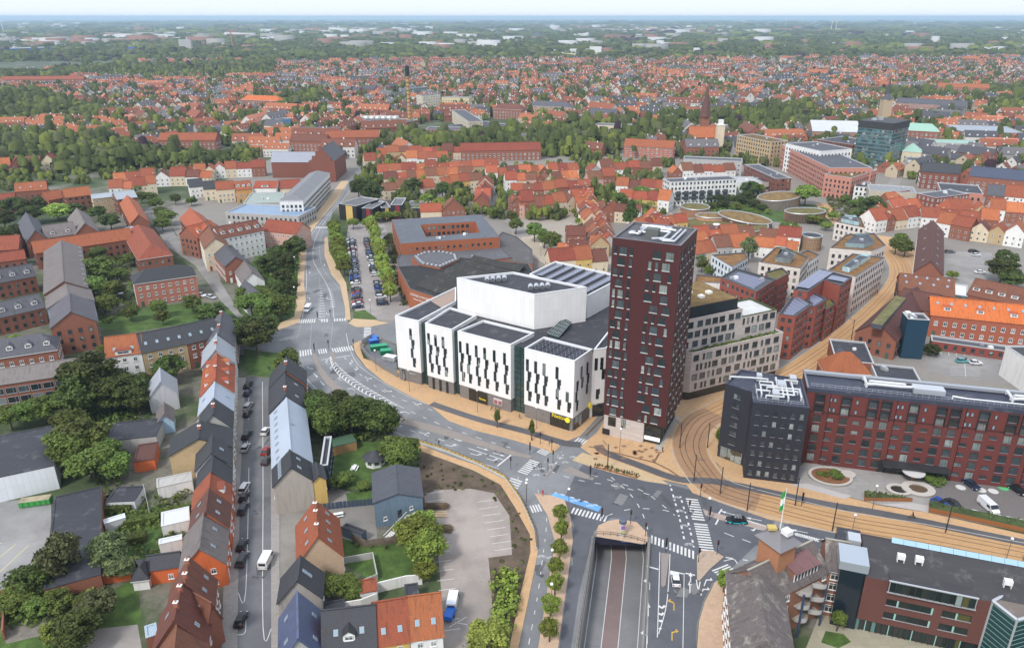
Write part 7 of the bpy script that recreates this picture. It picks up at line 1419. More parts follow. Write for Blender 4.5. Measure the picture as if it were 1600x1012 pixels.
def row(desc, pts, wd=8.0, depth=9.0, h=(5.2, 7.5), rs=RS, ws=WS, side=1, gab=.12, ward=None):
 P = [U(*q, h[0]).xy for q in pts]; k = 0
 for a, c in zip(P, P[1:]):
  L = (c - a).length; n = max(1, round(L / wd)); u = (c - a) / L; nn = Vector((-u.y, u.x)) * side; x = 0; ws_ = [rh.uniform(.75, 1.25) for _ in range(n)]; S = sum(ws_)
  for w_ in ws_:
   w2 = L * w_ / S; p = a + u * x; q = p + u * (w2 - .04); x += w2; d = depth * rh.uniform(.9, 1.12); hh = rh.uniform(*h); rk, wk = rh.choice(rs), rh.choice(ws)
   if wk == 'white' and rk == 'black': rk = 'red'
   g = rh.random() < gab; Pq = [p, q, q + nn * d, p + nn * d]
   if g: Pq = Pq[1:] + Pq[:1]
   dm = 0 if g else rh.choice([0, 0, 1, 2]); W = (Pq[3] - Pq[0]).length
   lab = f"{wk} house with {rk} {'gable' if g else 'roof'}{' with dormers' if dm and not g else ''}, {ORD[k]} {desc}"
   town_house(Pq, hh, W * rh.uniform(.42, .52), rk, wk, lab, 'old town row houses'); k += 1
   if dm: pass
ROWS = [('on west side of cobbled lane', [(912, 300), (920, 322), (936, 350), (952, 385)], 7, 8, -1), ('on east side of cobbled lane', [(920, 292), (932, 315), (948, 345), (965, 380)], 7, 8, -1), ('above the museum garden wall', [(1000, 360), (1040, 352), (1075, 350)], 6, 8, 1),
 ('north of the paved square', [(800, 325), (850, 325), (903, 318)], 8, 9, 1), ('of brick fronts behind the square', [(800, 318), (835, 316)], 8, 10, 1), ('second behind the square', [(798, 300), (850, 300), (905, 296)], 7, 9, 1), ('third behind the square', [(790, 286), (850, 284), (905, 280)], 7, 9, 1), ('fourth behind the square', [(760, 274), (830, 272), (905, 268)], 7, 9, 1),
 ('along the car street', [(765, 315), (768, 300), (772, 285)], 8, 9, 1), ('left of the car street', [(690, 290), (720, 288), (755, 285)], 8, 9, 1), ('behind the linden trees', [(657, 332), (690, 331), (727, 329)], 11, 7, 1), ('under the big garden trees', [(600, 300), (640, 297), (680, 294)], 9, 9, 1), ('behind the big garden trees', [(600, 283), (650, 281), (700, 277), (740, 276)], 8, 9, 1), ('below the long red range', [(590, 270), (650, 268), (720, 265), (780, 262)], 8, 9, 1),
 ('in the old court by the tree', [(868, 395), (890, 398), (920, 398)], 8, 8, 1), ('near the tall conical tree', [(930, 330), (960, 333), (1000, 336)], 7, 8, 1), ('beside the tall conical tree', [(1005, 340), (1015, 352), (1040, 372)], 6, 8, 1), ('at the yellow court', [(920, 282), (962, 280)], 8, 9, 1), ('behind the yellow court', [(922, 268), (960, 266), (1035, 264)], 8, 9, 1), ('left of the white block', [(962, 295), (1000, 297), (1040, 300)], 8, 9, 1), ('facing the white block', [(968, 312), (1010, 314), (1045, 318)], 8, 9, 1),
 ('of orange roofs behind white block', [(1050, 272), (1100, 270), (1150, 268)], 9, 9, 1), ('below the leaf pavilion', [(1088, 378), (1130, 375), (1180, 372)], 8, 9, 1), ('beside the timber kiosk', [(1185, 372), (1215, 375), (1250, 378)], 7, 8, 1), ('lower one by the kiosk', [(1180, 385), (1210, 388), (1245, 392)], 6, 7, 1), ('behind the pale blue wedge', [(1087, 398), (1120, 392), (1175, 388)], 8, 9, 1), ('between tower and museum', [(1085, 388), (1110, 382)], 8, 10, 1),
 ('by the theatre rear', [(860, 415), (900, 412), (950, 408)], 8, 9, 1), ('east of the square trees', [(885, 372), (915, 372)], 10, 8, 1), ('beyond the tan square', [(1368, 350), (1400, 345), (1440, 340)], 9, 10, 1), ('behind the tan square', [(1380, 335), (1420, 328), (1460, 322)], 9, 10, 1), ('over the east car park', [(1462, 352), (1515, 362)], 9, 10, 1), ('of gables by east car park', [(1515, 360), (1545, 364), (1600, 372)], 8, 10, 1),
 ('second over east car park', [(1440, 342), (1500, 345), (1560, 350)], 9, 10, 1), ('third over east car park', [(1460, 328), (1520, 330), (1600, 336)], 9, 10, 1), ('by the tall conical yews', [(1390, 320), (1430, 316)], 9, 10, 1), ('at the blue slate roofs', [(1540, 312), (1600, 318)], 9, 10, 1), ('of sawtooth white gables', [(272, 272), (335, 270)], 7, 9, 1), ('by the allotments', [(170, 296), (208, 294), (245, 291)], 8, 9, 1), ('behind the allotment row', [(178, 284), (220, 281), (265, 279), (330, 278)], 8, 9, 1), ('left of the cathedral', [(335, 268), (370, 266), (415, 264)], 8, 9, 1), ('north of the cathedral street', [(570, 255), (620, 252), (700, 250)], 8, 9, 1), ('uphill of the cathedral street', [(590, 243), (660, 240), (740, 238)], 8, 9, 1),
 ('west edge by the meadow', [(-10, 262), (40, 258), (90, 256)], 9, 9, 1)]
for d_, pts, wd, dp, sd in ROWS:
 kw = {}
 if 'sawtooth' in d_: kw = dict(gab=1, ws=['white'], rs=['red'])
 if 'gables' in d_: kw = dict(gab=.7)
 if 'brick fronts' in d_: kw = dict(ws=['brick'], h=(8, 9))
 if 'slate' in d_ : kw = dict(rs=['black', 'grey slate'], h=(8, 11))
 row(d_, pts, wd, dp, side=sd, **kw)
# ---- landmarks of the middle distance
def spire(root, c, z0, z1, r, m, n=4): b = MB(); b.lathe((*c, z0), [(r, 0), (.05, z1 - z0)], m, n); return b.build('spire', root)
c = U(1103, 236).xy; r = thing('brick_church', 'red brick church with orange nave roof and tall needle spire', 'church', (*c, 0)); P = [c + Vector(q) for q in ((-14, 2), (8, 2), (8, 14), (-14, 14))]; _, i_ = gable(r, P, 11, 8, OR, RBK); b = MB(); b.box((*(c + Vector((1, 18))), 13), (6.5, 6.5, 26), RBK, 0); b.build('tower', r); spire(r, c + Vector((1, 18)), 26, 53, 5, mat('tile', (.16, .07, .05), .8), 8)
c = U(527, 288).xy; r = thing('brick_church', 'stepped gable brick abbey church with dark roof by the main road', 'church', (*c, 0)); gable(r, [c + Vector(q) for q in ((-3, 8), (-3, 45), (-19, 45), (-19, 8))], 14, 8, SL, BBK); b = MB()
for k in range(7): h_ = 13 + 11 * (1 - abs(k - 3) / 3.5); b.box((c.x - 11 + (k - 3) * 2.5, c.y + 7.6, h_ / 2), (2.5, .8, h_), BBK)
b.build('stepped_gable', r); gable(r, [c + Vector(q) for q in ((-50, 22), (-19, 22), (-19, 34), (-50, 34))], 11, 6, mat('seam', (.3, .32, .37), .5), BBK)
c = U(1378, 200).xy; r = thing('cathedral', 'pale cathedral tower with dark needle spire behind the glass tower', 'church', (*c, 0)); b = MB(); b.box((*c, 14), (9, 9, 28), MBK_((.45, .34, .22), .9)); b.build('tower', r); spire(r, c, 28, 36, 5.5, SL, 8); spire(r, c, 33, 53, 1.9, SL, 8)
P = Q((1270, 205), (1345, 207), (1345, 198), 11); building('cathedral', 'long pale brick cathedral nave with white metal roof', P, 11, 'gable', 'church', mat('seam', (.55, .57, .6), .5), MBK_((.32, .2, .13), .9), rise=7, win=(None, 9, 9, 1.6, 4, 'dark', True))
c = U(1122, 237).xy; r = thing('bell_tower', 'slim white square tower with open top beside the brick church', 'tower', (*c, 0)); b = MB(); b.box((*c, 11), (6, 6, 22), CRM); b.box((*c, 23.5), (3.6, 3.6, 5), WP); b.build('wall', r); b = MB(); b.box((*c, 22), (6.6, 6.6, .5), WHITE); b.build('cornice', r)
def chim(label, px, h, rad, m, cap=None):
 c = U(*px).xy; r = thing('factory_chimney', label, 'chimney', (*c, 0)); b = MB(); b.tube((*c, 0), (*c, h), rad, m, 10, rad * .7); b.build('shaft', r)
 b = MB()
 for k in range(14): b.tube((*c, h * (k + .3) / 14), (*c, h * (k + .3) / 14 + .6), rad * (1.12 - .3 * k / 14), PNT((.05, .04, .03), .7), 10)
 b.build('band', r)
 if cap: b = MB(); b.tube((*c, h), (*c, h * 1.18), rad * 1.1, cap, 10); b.build('cap', r)
chim('tall yellow and dark banded brewery chimney with black top', (641, 205), 52, 1.9, MBK_((.5, .3, .12), .9), BLACK)
for k in range(7): c = U(565 + k * 9, 203).xy; r = thing('brewery_tank', f'pale steel brewery tank, {ORD[k]} from left in the tank row', 'tank', (*c, 0), 0, 'brewery tanks'); b = MB(); b.lathe((0, 0, 0), [(4, 0), (4, 12), (3.2, 13.5), (.1, 14)], mat('metal', (.5, .5, .47), .5), 14); put('body', b.mesh('body'), r)
MID = [('red office with orange hip roof at the ring road', (376, 156), (436, 158), 14, 10, 'hip', mat('tile', (.55, .12, .03), .8), RBK), ('long red roofed apartment block with white gable near the park', (247, 219), (336, 219), 13, 11, 'g', RD, RBK), ('apartment block with red roof and white balconies', (510, 216), (592, 214), 13, 11, 'g', RD, RBK), ('brown roofed apartment row left of balconies block', (452, 220), (508, 222), 12, 11, 'g', BR, RBK),
 ('brick brewery hall with flat roof behind the tanks', (565, 188), (632, 192), 25, 11, 'f', FELTG, TER), ('brick brewery building right of chimney', (664, 202), (720, 203), 20, 9, 'f', FELTG, TER), ('pale concrete office block near the brewery', (706, 172), (732, 190), 14, 13, 'f', FELTG, PLS((.5, .42, .3), .8)), ('white and beige high office block', (660, 150), (688, 148), 14, 16, 'f', FELTG, PLS((.6, .55, .42), .8)), ('long beige office block by the white one', (690, 152), (733, 153), 12, 15, 'f', FELTG, PLS((.6, .5, .3), .8)),
 ('dark glass office with pale frame', (634, 140), (670, 136), 14, 10, 'f', FELTG, PLS((.15, .18, .18), .4)), ('brick school with large red mansard roof', (770, 170), (815, 172), 18, 11, 'hip', BR, RBK), ('salmon museum like building with slate roof', (826, 165), (890, 168), 16, 9, 'hip', SL, MBK_((.42, .25, .17), .9)), ('brick building with slate roof and dome', (920, 178), (962, 180), 14, 9, 'g', SL, RBK), ('long low dark factory roof beside the brewery', (720, 205), (800, 195), 40, 6, 'f', FELT, TER),
 ('pair of cream cubes with dark glass storeys', (930, 195), (985, 197), 14, 12, 'f', FELTG, CRM), ('long red roofed brick range behind the linden houses', (720, 236), (845, 234), 12, 8, 'g', RD, RBK), ('red roofed brick range north of the parish church', (975, 228), (1052, 232), 12, 9, 'g', RD, MBK_((.4, .15, .1), .9)), ('grey office block in front of the parish church', (1068, 248), (1160, 252), 12, 11, 'f', FELTG, GRY), ('red brick hall with green copper roof', (1408, 203), (1468, 206), 20, 14, 'hip', COP, RBK),
 ('long brick apartment block with twin gables far right', (1466, 136), (1546, 138), 14, 12, 'g', RD, MBK_((.36, .15, .12), .9)), ('grey roofed brick hospital wing on the right', (1400, 160), (1510, 166), 14, 9, 'g', SL, MBK_((.38, .2, .16), .9)), ('large pale flat roofed market hall at right', (1500, 205), (1600, 208), 45, 9, 'f', mat('felt', (.3, .33, .38), .7), BBK), ('green roofed shopping building at right', (1445, 222), (1530, 225), 20, 8, 'f', COP, GRY), ('blue slate roofed brick block at the right edge', (1515, 275), (1625, 285), 16, 12, 'g', mat('tile', (.06, .075, .12), .7), RBK),
 ('black roofed brick block behind the salmon office', (1440, 268), (1500, 272), 14, 11, 'g', SLD, BBK), ('white office with flat roof right of glass tower', (1420, 250), (1470, 252), 14, 9, 'f', FELTG, WP), ('cream corner house with copper roof near the glass tower', (1410, 236), (1440, 238), 14, 12, 'hip', COP, CRM), ('pale high block on the far horizon left of the crane', (278, 62), (297, 62), 14, 38, 'f', FELTG, GRY), ('white flat block on the horizon centre', (922, 73), (940, 73), 14, 22, 'f', FELTG, WP), ('long pale institute block on horizon centre', (850, 82), (945, 82), 20, 9, 'f', FELTG, CRM),
 ('blue sided warehouse far left', (14, 76), (85, 74), 60, 14, 'f', PNT((.5, .5, .52), .7), PNT((.05, .15, .45), .6)), ('small blue tower far left', (200, 74), (207, 74), 20, 16, 'f', FELTG, PNT((.02, .1, .55), .6)), ('blue container like shed by the factory yard', (428, 186), (440, 187), 12, 11, 'f', FELTG, PNT((.1, .3, .55), .6)), ('yellow and pink house beside the blue shed', (412, 196), (436, 197), 10, 8, 'g', SL, CRM), ('red long roofed school behind the park', (0, 125), (130, 124), 16, 7, 'g', RD, RBK), ('grey roofed factory hall left of school', (120, 138), (150, 137), 30, 6, 'f', SL, GRY)]
for l_, a, c_, d_, h_, k_, rf, wl_ in MID:
 p, q = U(*a, h_).xy, U(*c_, h_).xy; u = (q - p).normalized(); n = Vector((-u.y, u.x)); P = [p, q, q + n * d_, p + n * d_]; OCC.append((*cen(P), max((q - p).length, d_) * .55))
 building('building', l_, P, h_, 'flat' if k_ == 'f' else 'gable', 'building', rf, wl_, rise=5, hip=6 if k_ == 'hip' else 0, win=(None, 3.4, 3.1, 1.4, 1.6, 'white', True) if 'horizon' not in l_ and 'far left' not in l_ else None, door=False)
# ---- zones seen in the picture (image outlines dropped on to the ground)
def zone(pts): return [tuple(U(*p).xy) for p in pts]
WOODZ = [zone(z) for z in ([(-100, 152), (60, 148), (110, 168), (160, 172), (150, 190), (-100, 205)], [(-100, 205), (0, 212), (120, 222), (250, 240), (330, 235), (330, 262), (200, 268), (-100, 275)], [(-100, 108), (60, 118), (120, 108), (300, 105), (450, 92), (420, 105), (140, 115), (90, 128), (-100, 132)], [(830, 225), (860, 205), (900, 200), (985, 210), (1050, 195), (1120, 185), (1260, 165), (1270, 180), (1260, 205), (1150, 212), (1075, 205), (1020, 222), (960, 240), (860, 248)], [(600, 225), (700, 205), (745, 200), (830, 218), (810, 238), (740, 238), (650, 245), (600, 240)], [(1350, 150), (1600, 140), (1600, 155), (1400, 160)], [(1540, 165), (1600, 160), (1700, 190), (1560, 180)], [(420, 160), (500, 150), (520, 165), (440, 178)], [(-300, 98), (1900, 90), (1900, 64), (-300, 60)][::-1])]
HOUSEZ = [zone(z) for z in ([(-200, 250), (-150, 130), (240, 96), (560, 100), (820, 76), (1000, 78), (1180, 70), (1650, 74), (1900, 110), (1900, 330), (1600, 320), (1240, 245), (430, 245), (360, 262), (80, 262)],)]
rs = np.random.RandomState(5)
def blocked(x, y, r=6):
 for a, b_, q in OCC:
  if abs(a - x) < q + r and abs(b_ - y) < q + r: return True
 return False
def pick(V, F, MI, tV, tF, tM, x, y, rz, s):
 c_, s_ = math.cos(rz), math.sin(rz); T = tV * np.array(s); o = len(V) and sum(len(v) for v in V)
 V.append(np.column_stack((T[:, 0] * c_ - T[:, 1] * s_ + x, T[:, 0] * s_ + T[:, 1] * c_ + y, T[:, 2]))); F.append(tF + (o or 0)); MI.append(tM)
def far_house_template(l, w, h, r, dn):
 """unit far house; material slots 0 wall 1 roof 2 glass 3 trim"""
 V = []; F = []; M = []
 def q(pts, m): b0 = len(V); V.extend(pts); F.append([b0, b0 + 1, b0 + 2, b0 + 3]); M.append(m)
 L, W = l / 2, w / 2
 q([(-L, -W, 0), (L, -W, 0), (L, -W, h), (-L, -W, h)], 0); q([(L, -W, 0), (L, W, 0), (L, W, h), (L, -W, h)], 0); q([(-L, W, 0), (-L, -W, 0), (-L, -W, h), (-L, W, h)], 0); q([(L, W, 0), (-L, W, 0), (-L, W, h), (L, W, h)], 0)
 q([(L, -W, h), (L, W, h), (L, 0, h + r), (L, 0, h + r)], 0); q([(-L, W, h), (-L, -W, h), (-L, 0, h + r), (-L, 0, h + r)], 0); e = .35
 q([(-L - e, -W - e, h - e * r / W), (L + e, -W - e, h - e * r / W), (L + e, 0, h + r + .1), (-L - e, 0, h + r + .1)], 1); q([(-L - e, 0, h + r + .1), (L + e, 0, h + r + .1), (L + e, W + e, h - e * r / W), (-L - e, W + e, h - e * r / W)], 1)
 for s in (-1, 1):
  for z in [1.7 + 2.8 * k for k in range(int(h / 2.7))]:
   for x in np.linspace(-L + 1.4, L - 1.4, max(2, int(l / 3))): pts = [(x - .5, s * (W + .05), z - .6), (x + .5, s * (W + .05), z - .6), (x + .5, s * (W + .05), z + .6), (x - .5, s * (W + .05), z + .6)]; q(pts if s < 0 else pts[::-1], 2)
  pts = [(s * (L + .05), -.6, h - .3), (s * (L + .05), .6, h - .3), (s * (L + .05), .6, h + 1), (s * (L + .05), -.6, h + 1)]; q(pts if s > 0 else pts[::-1], 2)
 for k in range(dn): x = -L + l * (k + .5) / dn; q([(x - .7, -W * .8, h + r * .2), (x + .7, -W * .8, h + r * .2), (x + .7, -W * .8, h + r * .2 + 1.3), (x - .7, -W * .8, h + r * .2 + 1.3)], 3); q([(x - .9, -W * .85, h + r * .2 + 1.3), (x + .9, -W * .85, h + r * .2 + 1.3), (x + .9, -W * .3, h + r * .2 + 1.5), (x - .9, -W * .3, h + r * .2 + 1.5)], 1)
 x = L * .3
 for i in range(4): a_, b_ = [(-.4, -.4), (.4, -.4), (.4, .4), (-.4, .4)][i], [(-.4, -.4), (.4, -.4), (.4, .4), (-.4, .4)][(i + 1) % 4]; q([(x + a_[0], a_[1], h + r - .4), (x + b_[0], b_[1], h + r - .4), (x + b_[0], b_[1], h + r + 1), (x + a_[0], a_[1], h + r + 1)], 3)
 return np.array(V, float), np.array(F), np.array(M)
TMPL = [far_house_template(*a) for a in ((9, 8, 4, 4, 0), (10, 8.5, 5.5, 4.5, 1), (14, 9, 6, 4.5, 2), (24, 10, 8, 4.5, 4), (36, 11, 9, 5, 6), (12, 9, 6.5, 3.5, 0))]
def np_mesh(name, V, F, M, mats):
 me = bpy.data.meshes.new(name); V = np.concatenate(V); F = np.concatenate(F); M = np.concatenate(M); k = F.shape[1]
 me.vertices.add(len(V)); me.vertices.foreach_set('co', V.ravel()); me.loops.add(F.size); me.loops.foreach_set('vertex_index', F.ravel().astype(np.int32)); me.polygons.add(len(F)); me.polygons.foreach_set('loop_start', np.arange(0, F.size, k, dtype=np.int32)); me.polygons.foreach_set('loop_total', np.full(len(F), k, dtype=np.int32))
 for m_ in mats: me.materials.append(m_)
 me.polygons.foreach_set('material_index', M.astype(np.int32)); me.update(); me.validate(); return me
FW = [PNT(c, .9) for c in ((.62, .6, .56), (.5, .42, .3), (.3, .11, .07), (.35, .33, .31))]; FR = [PNT(c, .9) for c in ((.34, .115, .05), (.25, .08, .04), (.17, .06, .035), (.07, .07, .08), (.13, .12, .125), (.45, .17, .1))]
GD = PNT((.05, .055, .06), .3); MATS_F = FW + FR + [GD, WHITE]
def remap(tM, w_, r_): return np.where(tM == 0, w_, np.where(tM == 1, 4 + r_, np.where(tM == 2, 10, 11)))
cand = []
gx = np.arange(-1400, 1500, 17.0)
for y0 in np.arange(330, 2500, 17.0):
 for x0 in gx:
  if abs(x0) > y0 * .78 + 30: continue
  blk_ = (int(math.floor((x0 + 3000) / 130)), int(math.floor(y0 / 115))); ang = ((blk_[0] * 37 + blk_[1] * 91) % 100) / 100 * 1.4 - .5
  x = x0 + rs.uniform(-3, 3); y = y0 + rs.uniform(-3, 3); wx = x * math.cos(ang) + y * math.sin(ang)
  if (wx % 75) < 9: continue
  if y > 1500 and rs.rand() < .2 + (y - 1500) / 1800: continue
  if not inside((x, y), HOUSEZ[0]) or any(inside((x, y), z) for z in WOODZ): continue
  if rs.rand() < (.1 if y < 850 else .24) or blocked(x, y, 4): continue
  px = PX((x, y, 0))
  if px[1] > 243 and (px[0] < 400 or (px[0] < 560 and px[1] > 262) or px[1] > (345 if px[0] > 1440 else 318) or (1045 < px[0] < 1345 and px[1] > 262) or px[0] > 1660): continue
  if px[1] > 243 and px[0] < 1345 and rs.rand() < .3: continue
  if 90 < px[0] < 430 and 100 < px[1] < 122: continue
  cand.append((x, y, ang + (0 if (blk_[0] + blk_[1]) % 3 else math.pi / 2), blk_))
cand.sort(key=lambda c: c[1]); V, F, M = [], [], []; NI = 300 - min(NH, 230); town = {}
print('far houses', len(cand), 'row houses', NH)
hm = {}
for i, (x, y, a, bk_) in enumerate(cand):
 q_ = PX((x, y, 0)); grey = 950 < q_[0] < 1330 and y < 1000 or q_[0] > 1370 and q_[1] > 205; t = int(rs.choice(6, p=[.24, .24, .2, .14, .04, .14] if y < 900 else [.36, .3, .14, .05, .01, .14])); wc = int(rs.choice(4, p=[.34, .2, .36, .1])); rc = int(rs.choice(6, p=[.14, .1, .08, .35, .3, .03] if grey and rs.rand() < .7 else [.3, .3, .16, .08, .07, .09] if y < 850 else [.22, .26, .18, .15, .15, .04]))
 tV, tF, tM = TMPL[t]; sc_ = rs.uniform(.85, 1.15)
 if i < NI:
  k_ = (t, wc, rc)
  if k_ not in hm: hm[k_] = np_mesh('house', [tV], [tF], [remap(tM, wc, rc)], MATS_F)
  o = bpy.data.objects.new('house', hm[k_]); COL.objects.link(o); o.location = (x, y, 0); o.rotation_euler = (0, 0, a); o.scale = (sc_, sc_, sc_); tag(o, f'{["pale", "cream", "brick", "grey"][wc]} {["short", "small", "wide", "long", "very long", "low"][t]} house with {["orange", "red", "brown", "black", "grey", "bright orange"][rc]} roof, tightly packed among similar town houses', 'house', f'{["pale", "cream", "brick", "grey"][wc]} {["short", "small", "wide", "long", "very long", "low"][t]} {["orange", "red", "brown", "black", "grey", "bright orange"][rc]} roofed town houses')
 else: pick(V, F, M, tV, tF, remap(tM, wc, rc), x, y, a, sc_)
o = bpy.data.objects.new('distant_houses', np_mesh('distant_houses', V, F, M, MATS_F)); COL.objects.link(o); o['kind'] = 'stuff'
# pale sheds, fields and estates near the horizon
V, F, M = [], [], []
BX = np.array([(-.5, -.5, 0), (.5, -.5, 0), (.5, .5, 0), (-.5, .5, 0), (-.5, -.5, 1), (.5, -.5, 1), (.5, .5, 1), (-.5, .5, 1)], float); BF = np.array([(0, 1, 5, 4), (1, 2, 6, 5), (2, 3, 7, 6), (3, 0, 4, 7), (4, 5, 6, 7)])
for i in range(1000):
 px, py = rs.uniform(-250, 1850), 33 + 52 * rs.rand() ** 1.3
 if rs.rand() < .55: q_ = [(560, 50), (290, 62), (110, 70), (900, 45), (1000, 47), (50, 40), (1230, 38), (600, 38), (1080, 52)][rs.randint(9)]; px, py = q_[0] + rs.normal() * 60, q_[1] + rs.normal() * 2.2
 if py < 33.5: continue
 c = U(px, py); s = rs.uniform(.6, 1.6) * min(1, c.y / 3000); pick(V, F, M, BX, BF, np.full(5, rs.randint(3)), c.x, c.y, rs.uniform(-.3, .3), (rs.uniform(15, 75) * s, rs.uniform(12, 35) * s, rs.uniform(12, 22) * max(.6, s)))
o = bpy.data.objects.new('distant_sheds', np_mesh('distant_sheds', V, F, M, [PNT((.5, .5, .5), .8), PNT((.3, .29, .27), .8), PNT((.24, .12, .08), .8)])); COL.objects.link(o); o['kind'] = 'stuff'
def turbine(label, px, h_):
 c = U(*px).xy; r = thing('wind_turbine', label, 'wind turbine', (*c, 0), 0); b = MB(); b.tube((0, 0, 0), (0, 0, h_), h_ * .035, WHITE, 6, h_ * .02); put('tower', b.mesh('tower'), r); b = MB()
 for i in range(3): t = .4 + i * 2.094; b.tube((0, -h_ * .05, h_), (math.cos(t) * h_ * .5, -h_ * .05, h_ + math.sin(t) * h_ * .5), h_ * .022, WHITE, 4, h_ * .006)
 put('rotor', b.mesh('rotor'), r)
turbine('white wind turbine at the far left horizon', (6, 52), 72); turbine('white wind turbine, left of the pair on the right horizon', (1298, 52), 72); turbine('white wind turbine, right of the pair on the right horizon', (1305, 52), 72); turbine('thin wind turbine on the skyline above the glass tower', (1253, 42), 72); turbine('thin wind turbine on the skyline left of the others', (1227, 43), 72)
c = U(364, 78).xy; r = thing('tower_crane', 'thin red and white mast near left horizon', 'mast', (*c, 0)); b = MB(); b.tube((*c, 0), (*c, 62), 1.6, PNT((.5, .12, .08), .6), 4); b.build('mast', r); b = MB(); b.tube((c.x - 14, c.y, 58), (c.x + 30, c.y, 64), 1, PNT((.5, .12, .08), .6), 4); b.build('jib', r)
# ================================================================ trees
TN = 0
def grove(desc, pts, tone='dark', r=5, h=11, shape='round', cat=None):
 """trees of one clump: nothing but their place tells them apart, so they share a label"""
 for i, (x, y, *k) in enumerate(sorted(pts)):
  rr = (k[0] if k else r) * ru(.9, 1.1); tree(U(x, y).xy, rr, (k[1] if len(k) > 1 else h) * ru(.92, 1.08), f'{desc}, {ORD[i]} from left', tone, shape, group=desc)
def one(label, x, y, r, h, tone='mid', shape='round', clear=.28): tree(U(x, y).xy, r, h, label, tone, shape, clear=clear)
def line(desc, a, c, n, r, h, tone='light', shape='round'):
 p, q = U(*a).xy, U(*c).xy
 for i in range(n): tree(p.lerp(q, i / max(1, n - 1)) + Vector((ru(-.4, .4), ru(-.4, .4))), r * ru(.88, 1.12), h * ru(.9, 1.1), f'{ORD[i]} tree {desc}', tone, shape, group=f'trees {desc}'[:60])
grove('dark broad tree in the big grove west of the zinc gabled house', [(150, 632, 8, 15), (185, 645, 6, 11), (130, 655, 6, 12), (208, 630, 5, 9), (180, 622, 5, 9), (218, 648, 4, 8), (225, 612, 3, 6)]); grove('green tree in the clump between warehouse and workshop', [(118, 700, 5, 11), (140, 725, 6, 12), (115, 740, 5, 10), (150, 755, 5, 9), (172, 735, 4, 8), (185, 752, 4, 7), (105, 725, 4, 9)], 'mid'); grove('bushy tree along the left edge above the warehouse', [(20, 672, 4, 7), (45, 668, 4, 7), (72, 662, 4, 8), (88, 655, 4, 7)], 'mid')
one('large drooping birch over the end of the black roofed depot', 105, 908, 4.6, 11, 'olive', 'tall', .1); one('dark tree behind the birch at lower left', 55, 930, 4.2, 6.5, 'dark', clear=.1); grove('dense tree in the shrubbery at the lower left corner', [(30, 955, 3, 5), (62, 966, 2.6, 4), (95, 955, 3, 4.5), (130, 955, 2, 3), (115, 990, 2.4, 3.5)], 'mid'); grove('rounded garden tree near the bottom left lawn', [(178, 885, 4.2, 7), (160, 965, 3.2, 5.5), (192, 905, 3, 5)], 'olive'); one('bright green shrub tree on the bottom left lawn', 90, 1000, 2.6, 3.8, 'light', clear=.1); one('dark tree at bottom edge left of the ornate house', 128, 1012, 4, 7, 'dark')
one('dark garden tree before the yellowish brick house', 267, 598, 4.5, 8.5, 'dark'); grove('big dark tree at the park end of the street', [(402, 555, 6.5, 12), (388, 540, 5, 10), (415, 530, 5, 9)]); one('green tree beside the north end of east row', 452, 590, 4.2, 9, 'mid')
grove('dark tree in the grove between villa gardens and main road', [(450, 425, 5, 9), (436, 412, 5, 8), (420, 428, 5, 9), (460, 408, 5, 9), (445, 445, 4, 7), (455, 465, 3, 7), (430, 465, 4, 6), (465, 395, 4, 8)]); grove('dark tree in the park west of the junction', [(440, 500, 5, 9), (418, 502, 5, 9), (395, 495, 5, 9), (425, 485, 4, 8), (385, 478, 4, 8), (408, 475, 4, 7)], 'mid')
grove('dark tree in the grove behind the pale blue metal roof', [(500, 668, 4, 9), (522, 685, 5, 11), (550, 680, 5, 10), (578, 678, 5, 10), (600, 685, 5, 9), (530, 655, 4, 9), (562, 660, 4, 8), (492, 650, 4, 7)]); one('lighter green tree in front of grove by the shelter', 515, 690, 4.2, 10, 'mid'); grove('leafy tree at east edge of the gazebo lawn', [(630, 738, 4, 8), (615, 720, 3.5, 7), (640, 720, 3, 6)], 'mid'); grove('bright leafy tree between blue grey building and car park', [(655, 860, 4, 8), (668, 880, 4, 7), (640, 850, 3, 7), (662, 838, 3, 6), (665, 905, 2.6, 4)], 'light'); grove('garden shrub beside the gazebo lawn', [(540, 758, 2.5, 3.5), (525, 765, 2, 3), (600, 755, 2.5, 3), (568, 765, 1.6, 1.8)], 'mid'); grove('ivy like bush behind the white curved wall', [(520, 935, 3, 4.5), (545, 930, 2.6, 4), (510, 925, 2.5, 4), (555, 940, 2, 3.5)], 'mid'); one('yellow green tree at bottom edge of the car park', 762, 1022, 4.2, 6, 'lime')
line('down the strip between cycle path and road', (877, 820), (858, 1000), 7, 1.6, 4.8, 'light'); one('small street tree at the bottom right pavement', 1130, 925, 1.6, 5, 'light'); one('slim young tree on pavement before the theatre, left', 777, 668, .9, 5.5, 'mid', 'tall'); one('slim young tree on pavement before the theatre, right', 831, 688, 1.0, 6, 'mid', 'tall'); one('slim tree beside the black corner block', 1122, 700, 1.2, 6, 'mid', 'tall'); one('small tree in the courtyard of the brick complex', 1307, 985, 1.4, 4.5, 'mid', 'tall')
line('on the west side of the theatre car park', (523, 368), (538, 432), 9, 3.4, 8.5, 'light'); line('on the east side of the theatre car park', (582, 362), (612, 472), 12, 3.2, 8.5, 'lime'); line('across the far end of the car park', (552, 358), (572, 360), 2, 2.6, 6, 'light'); line('between black cubes and hotel', (592, 348), (655, 340), 6, 2.7, 6, 'light'); line('in front of low orange roofed houses', (668, 338), (760, 336), 7, 1.9, 5, 'lime')
